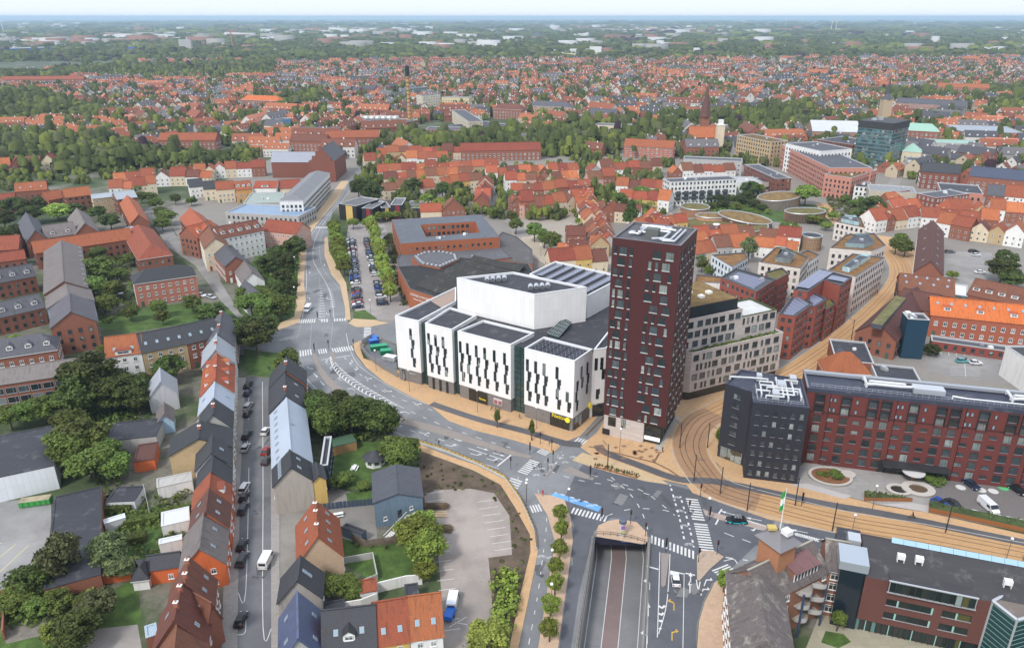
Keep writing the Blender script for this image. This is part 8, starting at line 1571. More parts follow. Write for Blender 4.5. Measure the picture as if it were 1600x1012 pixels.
line('along the square before yellow houses', (808, 336), (898, 330), 9, 1.9, 5, 'light'); line('down cobbled lane side', (898, 338), (908, 362), 4, 1.8, 4.5, 'light'); grove('big tree on the paved square', [(835, 378, 4.5, 10), (850, 388, 4.5, 9), (861, 396, 4.5, 10), (806, 366, 3.5, 8), (800, 350, 3.5, 7)], 'mid'); one('dark conical tree in the old town gardens', 985, 358, 5, 15, 'dark', 'cone', .05)
grove('large dark tree behind the black cubic buildings', [(561, 312, 6, 12), (584, 322, 7.5, 14), (572, 305, 5, 11)]); grove('large tree between red roofs behind the hotel', [(645, 308, 6.5, 12), (692, 312, 5, 10), (716, 302, 4, 8)], 'dark'); one('pale round tree behind the low orange roofs', 667, 322, 4, 7, 'light'); grove('garden tree inside the old town court', [(965, 328, 5, 9), (932, 314, 4, 7), (1003, 316, 6, 9), (1020, 318, 5, 8), (990, 305, 4, 8)], 'mid')
grove('tree in the museum garden hedges', [(1092, 312, 4, 6), (1108, 318, 4, 6), (1122, 318, 4, 6), (1138, 316, 4, 6), (1152, 322, 4, 6), (1165, 318, 5, 7), (1128, 326, 4, 5), (1178, 325, 4, 5), (1190, 330, 3, 4), (1110, 328, 3, 4), (1172, 308, 5, 9)], 'dark'); one('broad bright green tree beside the ring roofed pavilion', 1257, 322, 8, 12, 'light'); one('round clipped dark tree behind pale blue wedge', 1122, 394, 3.6, 7, 'dark', clear=.1); one('tall birch like tree right of the pale blue wedge', 1168, 412, 4, 12, 'olive', 'tall'); one('round tree beside orange roofed house near kiosk', 1230, 375, 4.6, 9, 'mid'); grove('bushy tree by the museum path', [(1278, 352, 3, 5), (1290, 360, 3, 4), (1265, 350, 3, 5), (1300, 345, 3, 5)], 'light'); grove('bushy tree behind the tower roof gardens', [(1096, 426, 3, 6), (1110, 432, 3, 5), (1090, 412, 3, 5)], 'mid')
one('large dark tree beside the blank hall', 1362, 342, 7, 12, 'dark'); grove('garden shrub tree beside the tram entrance', [(1320, 318, 3, 5), (1333, 325, 3, 5), (1345, 318, 3, 4), (1340, 340, 3, 4), (1312, 306, 3, 4)], 'mid'); grove('leafy tree on the tan square', [(1398, 398, 4, 8), (1412, 402, 4, 8), (1406, 388, 4, 7)], 'mid'); grove('big tree at east car park corner', [(1562, 442, 6, 10), (1580, 452, 5, 8), (1566, 425, 5, 9)], 'dark'); grove('shrub tree on the museum lawn', [(1100, 335, 2, 3), (1150, 330, 3, 5), (1195, 318, 3, 5), (1200, 335, 2, 3), (1235, 338, 3, 4), (1240, 312, 3, 5), (1285, 335, 3, 4), (1140, 306, 4, 7), (1185, 306, 4, 7), (1118, 308, 3, 5)], 'light'); one('small tree at the west edge of east car park', 1487, 438, 2.4, 4, 'light'); one('round bush beside the blue stair tower', 1454, 556, 2.6, 4, 'dark', clear=.05)
grove('street tree in the avenue beside the brick quarter', [(222, 318, 4, 7), (245, 330, 4, 8), (252, 342, 4, 7), (262, 352, 5, 8), (238, 318, 4, 7), (215, 305, 4, 7), (255, 362, 4, 7), (275, 320, 4, 6), (300, 322, 4, 6)], 'mid')
grove('garden tree behind the salmon block', [(168, 425, 4, 7), (155, 410, 4, 7), (158, 440, 6, 10), (180, 470, 5, 8), (165, 492, 5, 8), (150, 470, 6, 10), (205, 502, 3, 6), (185, 440, 4, 6), (205, 415, 4, 6)], 'mid'); grove('tree on the lawn before the salmon block', [(250, 497, 3, 7), (303, 488, 3.5, 7), (256, 508, 2.5, 5)], 'mid'); one('wide dark tree at right end of the lawn', 332, 508, 6, 8, 'dark'); one('yellow green tree behind the slate roofed hall', 92, 345, 7, 9, 'lime')
grove('dark tree in gardens behind the brick quarter', [(25, 335, 7, 10), (50, 350, 6, 9), (10, 360, 6, 10), (65, 330, 5, 8), (120, 340, 6, 8), (155, 345, 5, 8), (5, 385, 6, 9), (30, 375, 5, 8), (80, 320, 5, 8), (165, 330, 5, 8), (175, 360, 5, 8), (130, 322, 4, 7)]); grove('young tree in the school yard', [(10, 490, 2.5, 5), (40, 495, 2.5, 5), (25, 540, 2, 4), (160, 550, 1.6, 2.5), (65, 500, 2, 4)], 'light')
V, F, M = [], [], []; rs = np.random.RandomState(9)
def clump(nl=6, nq=26, seed=0):
 r_ = np.random.RandomState(seed); vs, fs = [], []; cube = BX.copy(); cube[:, 2] -= .5; cf = [(0, 1, 5, 4), (1, 2, 6, 5), (2, 3, 7, 6), (3, 0, 4, 7), (4, 5, 6, 7)]
 for _ in range(nl):
  c = r_.normal(size=3) * (.42, .42, .3) + (0, 0, .55); s = r_.uniform(.35, .6); a = r_.uniform(0, 3); R_ = np.array([[math.cos(a), -math.sin(a), 0], [math.sin(a), math.cos(a), 0], [0, 0, 1]]); q = cube * np.where(cube[:, 2:3] > 0, .72, 1.1) * 1.3 * s + r_.normal(size=(8, 3)) * .06; b0 = len(vs); vs += list(q @ R_ + c); fs += [[b0 + k for k in f] for f in cf]
 for _ in range(nq):
  d = r_.normal(size=3); d /= np.linalg.norm(d); d[2] = abs(d[2]) * .9 - .1; c = d * (.85, .85, .62) * r_.uniform(.75, 1.1) + (0, 0, .5); n_ = d + r_.normal(size=3) * .4; a = np.cross(n_, r_.normal(size=3)); a /= np.linalg.norm(a); b_ = np.cross(n_, a); b_ /= np.linalg.norm(b_); s = r_.uniform(.1, .2); b0 = len(vs); vs += [c + a * s, c + b_ * s, c - a * s, c - b_ * s]; fs.append([b0, b0 + 1, b0 + 2, b0 + 3])
 return np.array(vs), np.array(fs)
CL = [clump(6, 34, i) for i in range(5)]; CLF = [clump(4, 8, i + 9) for i in range(4)]
TM = [mat('leaf', GREENS[k], .8) for k in ('dark', 'mid', 'light', 'olive', 'copper')]; wi = 0
def sow(x, y, r, h, far=False, tones=(.5, .32, .08, .08, .02)):
 tv, tf = (CLF if far else CL)[rs.randint(4)]; pick(V, F, M, tv, tf, np.full(len(tf), rs.choice(5, p=tones)), x, y, rs.uniform(0, 6.3), (r, r, h))
def scatter(zn, step, r, h, far=False, pr=1.0, pad=1, tones=(.5, .32, .08, .08, .02)):
 xs, ys = [p[0] for p in zn], [p[1] for p in zn]
 for y in np.arange(min(ys), max(ys), step):
  for x in np.arange(max(min(xs), -y * .85 - 60), min(max(xs), y * .85 + 60), step):
   if rs.rand() > pr: continue
   a, c = x + rs.uniform(-.45, .45) * step, y + rs.uniform(-.45, .45) * step
   if inside((a, c), zn) and not blocked(a, c, pad): k = rs.uniform(.55, 1.4); sow(a, c, r * k, h * k ** .7 * rs.uniform(.8, 1.2), far, tones)
for z in WOODZ[:-1]: scatter(z, 9 if min(p[1] for p in z) < 1200 else 15, 6.6 if min(p[1] for p in z) < 1200 else 10, 9)
scatter(WOODZ[-1], 38, 27, 13, True, .85); scatter(zone([(-300, 64), (1900, 64), (1900, 45), (-300, 45)]), 110, 70, 17, True, .55)
scatter(zone([(-300, 45), (1900, 45), (1900, 36), (-300, 36)]), 260, 170, 24, True, .6); scatter(zone([(-200, 300), (0, 300), (160, 285), (330, 262), (330, 235), (-200, 262)]), 8, 3.2, 4, pr=.75, tones=(.25, .4, .25, .1, 0)); scatter(zone([(180, 125), (450, 125), (450, 112), (180, 112)]), 17, 6, 7, pr=.7, tones=(.2, .45, .3, .05, 0))
# garden and street trees through the suburbs
for (x, y, a, bk_) in cand:
 if y > 420 and rs.rand() < (.52 if y < 700 else .95):
  t = rs.uniform(0, 6.3); k = rs.uniform(.6, 1.3); sow(x + 9.5 * math.cos(t), y + 9.5 * math.sin(t), 4.4 * k, 7 * k, y > 900)
for _ in range(3600):
 y = rs.uniform(420, 2300); x = rs.uniform(-y * .8, y * .8)
 if inside((x, y), HOUSEZ[0]) and not blocked(x, y, 2):
  for _k in range(rs.randint(1, 5)): k = rs.uniform(.7, 1.5); sow(x + rs.normal() * 7, y + rs.normal() * 7, 4.8 * k, 7.2 * k, y > 900)
# town courtyards
for _ in range(1500):
 px, py = rs.uniform(560, 1600), rs.uniform(245, 345); c = U(px, py)
 if (px > 1045 and 262 < py) or (540 < px < 620 and py > 300): continue
 if not blocked(c.x, c.y, 2.2): k = rs.uniform(.5, 1.1); sow(c.x, c.y, 3.8 * k, 6.5 * k, tones=(.35, .4, .15, .1, 0))
o = bpy.data.objects.new('distant_woods', np_mesh('distant_woods', V, F, M, TM)); COL.objects.link(o); o['kind'] = 'stuff'; print('wood quads', sum(len(f) for f in F))
# undergrowth, hedges and lot bushes
bush_patch('bushes', [(772, 905), (795, 895), (812, 900), (805, 960), (795, 985), (770, 985)], 3.0, 'light', 1.3); bush_patch('undergrowth', [(0, 940), (60, 900), (130, 880), (160, 930), (110, 960), (50, 975), (0, 990)], 1.6, 'mid', .5); bush_patch('undergrowth', [(90, 640), (230, 600), (240, 640), (200, 700), (190, 760), (100, 750)], 2.0, 'dark', .4)
bush_patch('undergrowth', [(485, 630), (540, 640), (620, 675), (600, 690), (520, 690), (490, 680)], 1.8, 'dark', .6); bush_patch('garden_plants', [(165, 765), (250, 760), (300, 775), (300, 850), (250, 870), (160, 880)], 1.5, 'mid', .3); bush_patch('undergrowth', [(425, 385), (470, 385), (465, 440), (458, 490), (430, 500), (385, 495), (400, 430)], 1.6, 'mid', .35); bush_patch('weeds', [(640, 700), (700, 722), (770, 752), (815, 800), (832, 850), (815, 900), (800, 1000), (770, 900), (762, 870), (797, 868), (795, 800), (740, 765), (665, 770)], .35, 'olive', .12)
bush_patch('garden_plants', [(145, 400), (200, 400), (215, 490), (160, 510), (145, 480)], 1.8, 'mid', .25); bush_patch('undergrowth', [(600, 368), (612, 366), (640, 478), (630, 482)], 1.2, 'dark', .5); bush_patch('garden_plants', [(1290, 305), (1345, 310), (1350, 345), (1320, 350), (1300, 335)], 1.5, 'mid', .3); bush_patch('garden_plants', [(1090, 318), (1190, 312), (1200, 335), (1100, 335)], 1.6, 'mid', .3); bush_patch('undergrowth', [(535, 845), (575, 848), (640, 845), (650, 860), (540, 855)], .6, 'olive', .3)
def hedge(label, a, c, w, h):
 p, q = U(*a).xy, U(*c).xy; u = (q - p).normalized(); n = Vector((-u.y, u.x)) * w / 2; L = (q - p).length; r = thing('hedge', label, 'hedge', (*p, 0)); b = MB(); b.prism([p - n, q - n, q + n, p + n], 0, h * .9, mat('leaf', GREENS['dark'], .8))
 for _ in range(int(L * 22)):
  c_ = Vector((*(p + u * ru(0, L) + n * ru(-1.1, 1.1)), h * ru(.4, 1.02))); d = Vector((random.gauss(0, 1), random.gauss(0, 1), random.gauss(0, 1) + .6)).normalized(); a_ = d.orthogonal().normalized() * .26; e_ = d.cross(a_); b.face([c_ + a_, c_ + e_, c_ - a_, c_ - e_], mat('leaf', GREENS['mid'], .8))
 b.build('foliage', r, kind='stuff')
for l_, a, c in [('clipped hedge in front of the low white black roofed shed', (165, 800), (207, 797)), ('long hedge across the gardens below the flagpole', (195, 822), (250, 812)), ('hedge near the white garden buildings', (255, 806), (298, 800)), ('hedge beside the blue pool garden', (185, 852), (230, 842)), ('hedge east of the white house by the side road', (125, 568), (160, 562))]: hedge(l_, a, c, 2.2, 1.9)
# ================================================================ cars
cc = ['black', 'grey', 'silver', 'white', 'dark grey', 'blue', 'black', 'dark blue', 'silver', 'red', 'white', 'grey']; kinds = ['hatch', 'sedan', 'estate', 'hatch']
def carrow(desc, a, c, ang, skip=(), sp=2.65, flip=0):
 p, q = U(*a).xy, U(*c).xy; u = (q - p).normalized(); n = int((q - p).length / sp); k = 0
 for i in range(n):
  if i in skip: continue
  col = random.choice(cc); car(p + u * (i * sp), at2(u.y, u.x) + math.pi / 2 + flip + ru(-.04, .04), random.choice(kinds), col, f'{col} car, {ORD[k]} {desc}', 'cars parked by the theatre'); k += 1
carrow('from theatre in the west car park row', (559, 481), (548, 372), 0, (3, 9, 10, 24)); carrow('from theatre in the east car park row', (598, 476), (573, 372), 0, (2, 6, 11, 12, 13, 20), flip=math.pi)
WS_ = [(388, 604, 'black'), (387, 616, 'dark blue'), (388, 637, 'silver'), (387, 648, 'black'), (386, 682, 'black'), (384, 702, 'silver'), (382, 765, 'white'), (382, 779, 'black'), (381, 797, 'dark grey'), (379, 854, 'black'), (379, 877, 'dark grey'), (377, 971, 'black')]
for i, (x, y, c_) in enumerate(WS_): car(U(x, y).xy, math.pi / 2 + .03, 'hatch' if i % 2 else 'estate', c_, f'{c_} car parked on the left of the west street, {ORD[i]} from the top', 'cars parked in the west street')
for i, (x, y, c_) in enumerate([(415, 676, 'white'), (416, 707, 'red'), (416, 722, 'dark grey')]): car(U(x, y).xy, math.pi / 2, 'hatch', c_, f'{c_} car parked on the right of the west street, {ORD[i]} from the top', 'cars parked in the west street')
for x, y, a, k_, c_, l_ in [(417, 878, 1.55, 'van', 'white', 'white van driving down the west street'), (481, 485, -1.6, 'van', 'white', 'white van driving on the main road before the junction'), (1055, 908, 1.5, 'hatch', 'white', 'white hatchback waiting in the lane beside the underpass'), (708, 942, 1.5, 'van', 'white', 'white van with blue trailer in the empty car park'), (1503, 566, 0, 'hatch', 'teal', 'pale turquoise car in yard behind the long red block'), (1524, 569, -.1, 'hatch', 'white', 'white car in yard beside the pale turquoise one'), (1543, 795, -1.45, 'van', 'white', 'white and blue van parked on the plaza'), (1516, 760, -1.3, 'sedan', 'dark blue', 'dark blue car parked against the long red block'), (1588, 768, -1.3, 'sedan', 'black', 'black car at right end of the plaza'), (1490, 792, -1.3, 'sedan', 'dark grey', 'dark grey car by the corten planter'), (1468, 789, -1.0, 'hatch', 'blue', 'dark teal car half hidden by the planter'), (42, 902, .9, 'hatch', 'silver', 'pale blue grey car beside the birch tree'), (77, 641, 1.4, 'hatch', 'dark blue', 'dark car parked behind the balcony block'), (316, 463, -.5, 'hatch', 'white', 'white car on side street, upper'), (330, 466, -.6, 'estate', 'silver', 'silver car on side street, lower'), (375, 468, -.9, 'hatch', 'white', 'white car beside the villa garden'), (12, 515, 0, 'hatch', 'white', 'white car in the school yard'), (185, 452, 0, 'hatch', 'red', 'red car behind the salmon block'), (184, 461, 0, 'hatch', 'white', 'white car behind the salmon block'), (1484, 395, 0, 'estate', 'grey', 'grey car at upper left of east car park'), (1521, 394, 0, 'estate', 'black', 'black car at the top of east car park'), (1525, 400, 0, 'hatch', 'white', 'white car under the black one in east car park'), (1531, 427, 0, 'sedan', 'white', 'white saloon alone in east car park'), (413, 404, 0, 'hatch', 'white', 'white car in the yard by the trees')]: car(U(x, y).xy, a, k_, c_, l_, z=.14 if x > 1440 and y > 740 else .012)
cr_ = car(U(1150, 816).xy, -.12 + math.pi, 'estate', 'black', 'black car with turquoise stripes and bicycles on its roof'); b = MB(); [b.box((x, s * .93, z), (l_, .03, .2), PNT((0, .5, .6), .4)) for s in (-1, 1) for x, z, l_ in ((-1.5, .75, 1.2), (0, .5, 1.6), (1.6, .7, 1.1))]; put('stripe', b.mesh('stripe'), cr_); b = MB(); [b.tube((x, -.7, 1.65), (x, .7, 1.65), .04, STEEL, 4) for x in (-1, -.3, .4)]; [b.tube((-1, s, 1.75), (.6, s, 1.75), .06, STEEL, 4) for s in (-.5, 0, .5)]; put('roof_rack', b.mesh('roof_rack'), cr_)
for i in range(5): car(U(763 + i * 1.4, 322 - i * 7).xy, 1.5, 'hatch', cc[i], f'{cc[i]} car in old town street, {ORD[i]} from the bottom', 'cars in the old town street')
r = thing('trailer', 'small trailer under a blue tarpaulin behind the white van', 'trailer', (*U(703, 964).xy, 0), 1.35); b = MB(); b.prism([(-1.5, -.8), (1.5, -.8), (1.5, .8), (-1.5, .8)], .5, 1.5, PNT((.01, .12, .5), .5)); put('cover', b.mesh('cover'), r); b = MB(); [b.tube((0, s * .7, .32), (0, s * .9, .32), .32, BLACK, 10) for s in (-1, 1)]; put('wheel', b.mesh('wheel'), r)
for i, (x, y) in enumerate([(683, 793), (688, 828), (680, 805)]):
 c = U(x, y).xy; r = thing('wood_pile', ['pile of cut branches at top of the car park', 'lower pile of cut branches in the car park', 'stack of pale planks between branch piles'][i], 'wood pile', (*c, 0)); b = MB()
 for k in range(60 if i < 2 else 12): z = ru(.1, 1.2 if i < 2 else .5); yy = ru(-1, 1) * (1.4 - z); b.tube((ru(-3, -1.8), yy, z), (ru(1.8, 3), yy + ru(-.4, .4), z + ru(-.2, .2)), ru(.04, .1), mat('dirt', (.14, .1, .06), .9) if i < 2 else mat('dirt', (.5, .38, .22), .9), 4)
 put('branches' if i < 2 else 'planks', b.mesh('branches'), r, kind='stuff')
# ================================================================ lamps, signals, masts, people
def mast(label, px, h, name='tram_mast', r=.14, col=(.03, .032, .035), arm=None, grp='tram wire masts'):
 c = U(*px).xy; t = thing(name, label, name.replace('_', ' '), (*c, .12), 0, grp); m = PNT(col, .5); b = MB(); b.tube((0, 0, 0), (0, 0, h), r, m, 8, r * .8); put('pole', b.mesh('pole'), t)
 if arm: b = MB(); b.tube((0, 0, h - .6), (*arm, h - .3), .05, m, 5); b.tube((0, 0, h - 1.5), (arm[0] * .9, arm[1] * .9, h - .35), .04, m, 5); put('bracket', b.mesh('bracket'), t)
for i, (x, y, w_) in enumerate([(949, 735, 'by the bike planter'), (1084, 752, 'where the curve meets the road'), (1125, 772, 'beside the inner curve'), (1167, 798, 'behind the black car'), (1242, 790, 'near the plaza deck'), (1300, 830, 'facing the corten planter'), (1477, 832, 'before the corten planter wall'), (1105, 700, 'inside the tram bend'), (1062, 700, 'outside the tram bend'), (1185, 620, 'behind the black block'), (1330, 530, 'on the straight by terrace'), (1396, 470, 'under the curved cream block')]): mast(f'dark tram wire mast {w_}', (x, y), 7.5, arm=(1.5, -2.2) if i % 2 else (-1.2, 2.4))
GLB = PNT((.8, .8, .78), .3)
def lamp(label, px, h=5.5, kind='globe'):
 c = U(*px).xy; t = thing('street_lamp', label, 'street lamp', (*c, .12), 0, 'street lamps'); m = mat('metal', (.2, .2, .2), .5); b = MB(); b.tube((0, 0, 0), (0, 0, h), .08, m, 6, .05); put('pole', b.mesh('pole'), t); b = MB()
 b.lathe((0, 0, h - .05), [(.01, 0), (.28, .1), (.33, .3), (.2, .5), (.01, .55)], GLB, 10); put('lamp_head', b.mesh('lamp_head', smooth=True), t)
for w_, x, y, h in [('on the square before the stone foot', 968, 708, 7), ('by the blue cycle patch', 888, 800, 6), ('in the tree strip, upper', 862, 905, 7), ('in the tree strip, lower', 861, 960, 7), ('at right pavement beside the brick gable', 1129, 975, 6), ('beside the mid south kerb', 1105, 815, 6), ('on the tram side by the office roof', 1329, 842, 6), ('at far right tram side', 1570, 880, 6), ('in the middle of the plaza', 1363, 795, 6), ('on the theatre pavement, west', 640, 612, 7), ('on the theatre pavement, middle', 746, 645, 7), ('on the theatre pavement, east', 838, 668, 6), ('on the main road west kerb by trees', 463, 480, 8), ('on the main road west kerb, middle', 463, 430, 8), ('on the main road west kerb, far', 469, 375, 8), ('on car park island', 580, 497, 7), ('by the container yard', 588, 580, 7), ('at the cobbled square', 845, 400, 5), ('beside the barrier bend', 822, 790, 6), ('on the west cycle path corner', 823, 785, 6)]: lamp(f'thin street lamp {w_}', (x, y), h)
def signal(label, px, h=3.4, two=False):
 c = U(*px).xy; t = thing('traffic_light', label, 'traffic light', (*c, .12), 0, 'traffic lights'); b = MB(); b.tube((0, 0, 0), (0, 0, h), .07, DARKF, 6); put('pole', b.mesh('pole'), t)
 for z in ((h - .5,) if not two else (h - .5, h - 1.7)): b = MB(); b.box((0, -.12, z), (.36, .3, 1.05), BLACK); put('signal_head', b.mesh('signal_head'), t);
 b = MB(); b.tube((0, -.3, h - .2), (0, -.26, h - .2), .07, PNT((.5, .03, .02), .4, e=.3), 6); put('lens', b.mesh('lens'), t)
for i, (x, y, w_) in enumerate([(492, 552, 'on the west island of the junction'), (514, 547, 'on the median nose at the junction'), (553, 545, 'at the theatre yard corner'), (497, 501, 'on the north crossing, left'), (517, 498, 'on the north crossing, right'), (798, 733, 'at the end of stop line by the median'), (828, 710, 'beside the east island crossing'), (856, 735, 'beside the bike crossing'), (864, 723, 'on the small refuge'), (922, 747, 'on the cobbled splitter island'), (844, 694, 'at pavement by the shop corner'), (862, 705, 'on the tiny corner island'), (940, 814, 'left of the advertising column'), (985, 818, 'right of the advertising column'), (1008, 838, 'beside the underpass parapet'), (1040, 862, 'on the narrow island'), (1076, 802, 'at the far zebra refuge'), (1094, 776, 'beside the tram crossing'), (1108, 812, 'on the long pink island'), (1091, 878, 'on the triangular island, left'), (1120, 866, 'on the triangular island, right'), (1252, 790, 'beside the tram mast'), (1597, 880, 'at the far right tram edge')]): signal(f'dark traffic light {w_}', (x, y), 3.6, i % 3 == 0)
c = U(972, 836).xy; r = thing('advertising_column', 'round advertising column with dark cap above the underpass mouth', 'advertising column', (*c, .12)); b = MB(); b.lathe((0, 0, 0), [(.75, 0), (.75, .4), (.68, .5), (.68, 3.3)], PNT((.55, .54, .5), .4), 16); put('drum', b.mesh('drum'), r); b = MB(); b.lathe((0, 0, 3.3), [(.85, 0), (.85, .7), (.7, .8), (.01, .85)], PNT((.1, .12, .16), .4), 16); put('cap', b.mesh('cap'), r); b = MB(); [b.box((.0, -.7, z), (.8, .06, .9), PNT(cl_, .5)) for z, cl_ in ((1.2, (.5, .45, .2)), (2.4, (.3, .12, .4)))]; put('poster', b.mesh('poster'), r)
# corten planters, stone rings and bed on the plaza
CORT = mat('metal', (.28, .11, .035), .8, m=.1)
def planter(label, pts, h, soil=GRASS2):
 P = [U(*q).xy for q in pts]; r = thing('planter', label, 'planter', (*cen(P), 0)); b = MB(); b.prism(P, .1, h, CORT, top=soil); b.build('trough', r); b = MB()
 xs, ys = [p.x for p in P], [p.y for p in P]
 for _ in range(160):
  p = (ru_(min(xs), max(xs)), ru_(min(ys), max(ys)))
  if inside(p, P):
   for k in range(5): c_ = Vector((*p, h + ru_(0, .5))); d = Vector((random.gauss(0, 1), random.gauss(0, 1), 1)).normalized(); a_ = d.orthogonal().normalized() * .22; e_ = d.cross(a_); b.face([c_ + a_, c_ + e_, c_ - a_, c_ - e_], mat('leaf', GREENS['olive'], .8))
 if b.v: b.build('plants', r, kind='stuff')
ru_ = random.uniform
planter('wedge shaped corten planter before the plaza ponds', [(1350, 783), (1350, 772), (1425, 784)], 1.1); planter('long corten planter wall along the tram path', [(1451, 800), (1451, 788), (1485, 797), (1600, 820), (1700, 838), (1700, 850), (1600, 832), (1490, 808)], 1.3); planter('low corten planter with bicycles by the square', [(928, 730), (936, 726), (1000, 744), (994, 748)], .5, TAN)
def ringbed(label, px, rx, ry, inner, m_in, rot=-.15):
 c = U(*px).xy; r = thing('stone_ring', label, 'stone ring', (*c, .12 + rx * .004), rot); b = MB(); N = 28
 for i in range(N):
  t, u = 2 * math.pi * i / N, 2 * math.pi * (i + 1) / N; q = lambda a, f, z: (rx * f * math.cos(a), ry * f * math.sin(a), z)
  b.face([q(t, 1, .0), q(u, 1, .0), q(u, 1, .5), q(t, 1, .5)], CONC); b.face([q(t, 1, .5), q(u, 1, .5), q(u, inner, .5), q(t, inner, .5)], PNT((.5, .46, .42), .7)); b.face([q(u, inner, .2), q(t, inner, .2), q(t, inner, .5), q(u, inner, .5)], CONC)
 put('seat_ring', b.mesh('seat_ring'), r); b = MB(); b.poly([(rx * inner * math.cos(2 * math.pi * i / N), ry * inner * math.sin(2 * math.pi * i / N), .25) for i in range(N)], m_in); put('bed', b.mesh('bed'), r); return r
ringbed('oval flower bed with pale stone rim and brown bark', (1297, 746), 5.2, 4.2, .86, mat('dirt', (.2, .09, .04), .9)); ringbed('pale stone ring round dark water, left of pair', (1404, 767), 2.9, 2.4, .66, PNT((.04, .035, .03), .2)); ringbed('larger pale stone ring round brown pond, right of pair', (1434, 766), 3.8, 3.2, .55, PNT((.12, .08, .05), .4)); ringbed('small pale stone disc beside the flower bed', (1325, 743), 1.7, 1.7, .2, CONC)
grove('shrub in the oval flower bed', [(1290, 745, 1, 1.3), (1303, 743, 1.3, 1.6), (1308, 748, 1.4, 1.5), (1280, 743, .8, 1)], 'mid'); one('flat round bush by the plaza bicycles', 1458, 753, 2.6, 1.8, 'mid', clear=.02)
c = U(1424, 752).xy; r = thing('parasol', 'round pale canopy on wooden post above the plaza rings', 'canopy', (*c, .12)); b = MB(); b.tube((0, 0, 0), (0, 0, 2.6), .3, PNT((.3, .14, .06), .7), 8); put('post', b.mesh('post'), r); b = MB(); b.lathe((0, 0, 2.6), [(2.6, 0), (2.6, .2), (.01, .35)], PNT((.55, .53, .52), .6), 20); put('canopy_top', b.mesh('canopy_top'), r)
b = MB()
for x, y in [(1501, 761), (1533, 765), (1552, 767), (1506, 797), (1524, 800), (1560, 807), (1578, 811), (1597, 815), (1568, 762)]:
 c = U(x, y, .14).xy; m_ = PNT((.1, .5, .2), .7) if x == 1568 else PAINT; N = 14; b.poly([(c.x + 1.15 * math.cos(2 * math.pi * i / N), c.y + 1.15 * math.sin(2 * math.pi * i / N), .15) for i in range(N)], m_)
b.build('road_markings', kind='structure')
# people
def person(label, px, rz=0, top=(.02, .02, .03), legs=(.03, .035, .06), bikep=False, z=.13):
 c = U(*px).xy; J = [(0, 0, .92), (0, 0, 1.2), (0, 0, 1.45), (0, .02, 1.56), (0, .03, 1.7), (.1, 0, .88), (.12, .12, .5), (.12, .02, .06), (-.1, 0, .88), (-.12, -.14, .5), (-.12, -.3, .1), (.2, 0, 1.42), (.25, -.08, 1.15), (.22, .1, .95), (-.2, 0, 1.42), (-.25, .08, 1.15), (-.22, .25, 1.0)]
 if bikep: J = [(x, y - (.25 if z_ > 1.1 else .1) * 1 + (z_ - 1) * .4, z_ + .12) for x, y, z_ in J]
 E_ = [(0, 1), (1, 2), (2, 3), (3, 4), (0, 5), (5, 6), (6, 7), (0, 8), (8, 9), (9, 10), (2, 11), (11, 12), (12, 13), (2, 14), (14, 15), (15, 16)]; Rd = [.15, .14, .15, .06, .11, .1, .07, .05, .1, .07, .05, .07, .05, .04, .07, .05, .04]
 me = bpy.data.meshes.new('person'); me.from_pydata(J, E_, []); o = bpy.data.objects.new('person', me); COL.objects.link(o); o.location = (*c, z); o.rotation_euler = (0, 0, rz); md = o.modifiers.new('skin', 'SKIN'); o.modifiers.new('sub', 'SUBSURF').levels = 1; o.modifiers['sub'].render_levels = 1
 for v, r_ in zip(me.skin_vertices[0].data, Rd): v.radius = (r_, r_)
 me.skin_vertices[0].data[0].use_root = True; me.materials.append(PNT(top, .8)); tag(o, label, 'person')
for l_, x, y, a, t_ in [('person in dark clothes walking beside the barrier', 686, 697, 1.2, (.02, .02, .03)), ('person standing on the pavement by the park', 421, 580, 0, (.03, .03, .03)), ('person in dark jacket on the west main road pavement', 469, 447, 2, (.02, .02, .03)), ('person on the pavement beside the car park', 544, 458, 1, (.03, .02, .02)), ('person in red between the island kerbs', 848, 775, 0, (.4, .03, .02)), ('person waiting by the yard cars', 1508, 566, 0, (.02, .02, .03)), ('person in dark coat by the stone foot', 1035, 707, 1, (.03, .03, .04)), ('pedestrian on the theatre pavement', 812, 655, 2, (.1, .1, .14))]: person(l_, (x, y), a, t_)
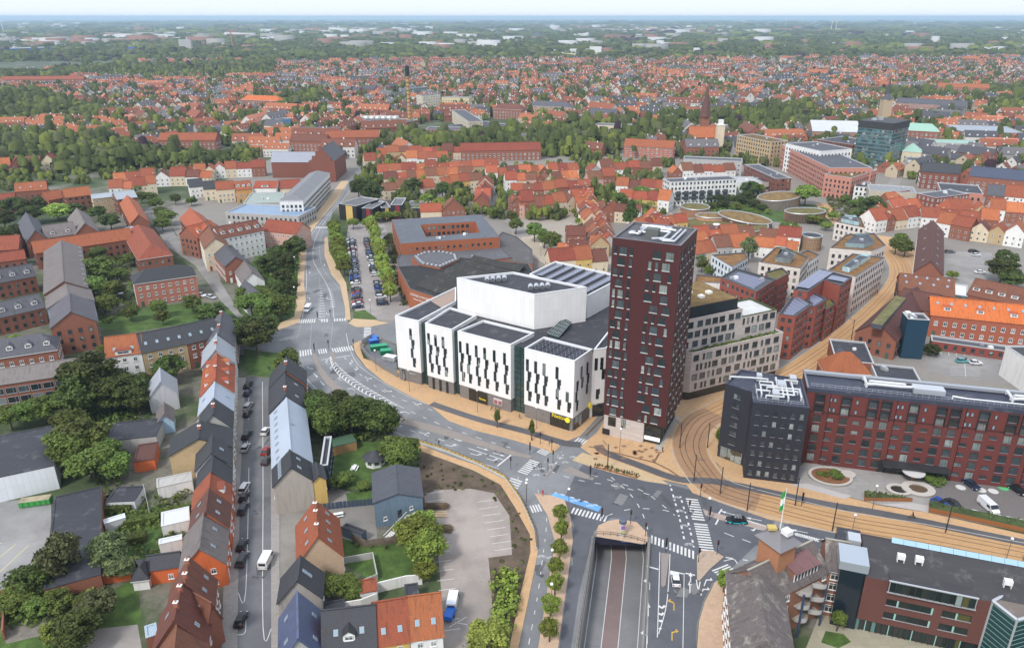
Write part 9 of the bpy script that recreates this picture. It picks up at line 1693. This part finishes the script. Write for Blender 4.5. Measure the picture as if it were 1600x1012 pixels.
def bicycle(label, px, rz, grp=None):
 c = U(*px).xy; r = thing('bicycle', label, 'bicycle', (*c, .13), rz, grp); k = ('bikew',)
 if k not in WCACHE:
  b = MB(); N = 12; [b.tube((.33 * math.cos(2 * math.pi * i / N), 0, .34 + .33 * math.sin(2 * math.pi * i / N)), (.33 * math.cos(2 * math.pi * (i + 1) / N), 0, .34 + .33 * math.sin(2 * math.pi * (i + 1) / N)), .03, BLACK, 4, caps=False) for i in range(N)]; WCACHE[k] = b.mesh('wheel')
  b = MB(); [b.tube(p, q, .025, DARKF, 4) for p, q in (((-.5, 0, .34), (-.15, 0, .8)), ((-.15, 0, .8), (.35, 0, .8)), ((.5, 0, .34), (.35, 0, .95)), ((-.05, 0, .34), (.35, 0, .8)), ((-.5, 0, .34), (-.05, 0, .34)), ((.35, -.25, .98), (.35, .25, .98)), ((-.05, 0, .34), (-.18, 0, .9)))]; b.box((-.18, 0, .93), (.24, .14, .06), BLACK); WCACHE['bikef'] = b.mesh('frame')
 put('wheel', WCACHE[k], r, (-.5, 0, 0)); put('wheel', WCACHE[k], r, (.5, 0, 0)); put('frame', WCACHE['bikef'], r)
bicycle('bicycle ridden along the cycle path by the tram line', (1424, 810), -.2); person('cyclist in black leaning forward on the cycle path', (1424, 810), 1.37, (.015, .015, .02), bikep=True, z=.2)
for i in range(7): bicycle('bicycle leaning in the corten planter row', (936 + i * 9, 731 + i * 2.4), .5 + i * .4, 'bicycles in the planter')
for i in range(6): bicycle('bicycle parked against the theatre front wall', (768 + i * 6 + (i > 2) * 60, 640 + i * 1.6 + (i > 2) * 13), 1.2, 'bicycles along the theatre')
for i in range(8): bicycle('bicycle parked by the long red block', (1283 + i * 3 + (i > 4) * 150, 727 + i * .5 + (i > 4) * 20), 1.3, 'bicycles by the red block')
# chimneys, vents and aerials make roofs busy: vents on the tall block, flagpole in the garden
mast('white garden flagpole among the hedges', (234, 803), 8, 'flagpole', .07, (.7, .7, .7), None, None)
# ================================================================ the air: one closed box of thin haze round everything
b = MB(); b.prism([(-31000, -420), (31000, -420), (31000, 33000), (-31000, 33000)], -8, 118, PNT((1, 1, 1)), bottom=True); hz = b.build('haze', kind='stuff')
hm_ = bpy.data.materials.new('haze'); hm_.use_nodes = True; nn2 = hm_.node_tree; nn2.nodes.clear(); ou = nn2.nodes.new('ShaderNodeOutputMaterial'); pv = nn2.nodes.new('ShaderNodeVolumePrincipled')
pv.inputs['Density'].default_value = 0.85e-4; pv.inputs['Color'].default_value = (.6, .8, 1, 1); pv.inputs['Anisotropy'].default_value = .2; nn2.links.new(pv.outputs[0], ou.inputs['Volume']); hz.data.materials.clear(); hz.data.materials.append(hm_)
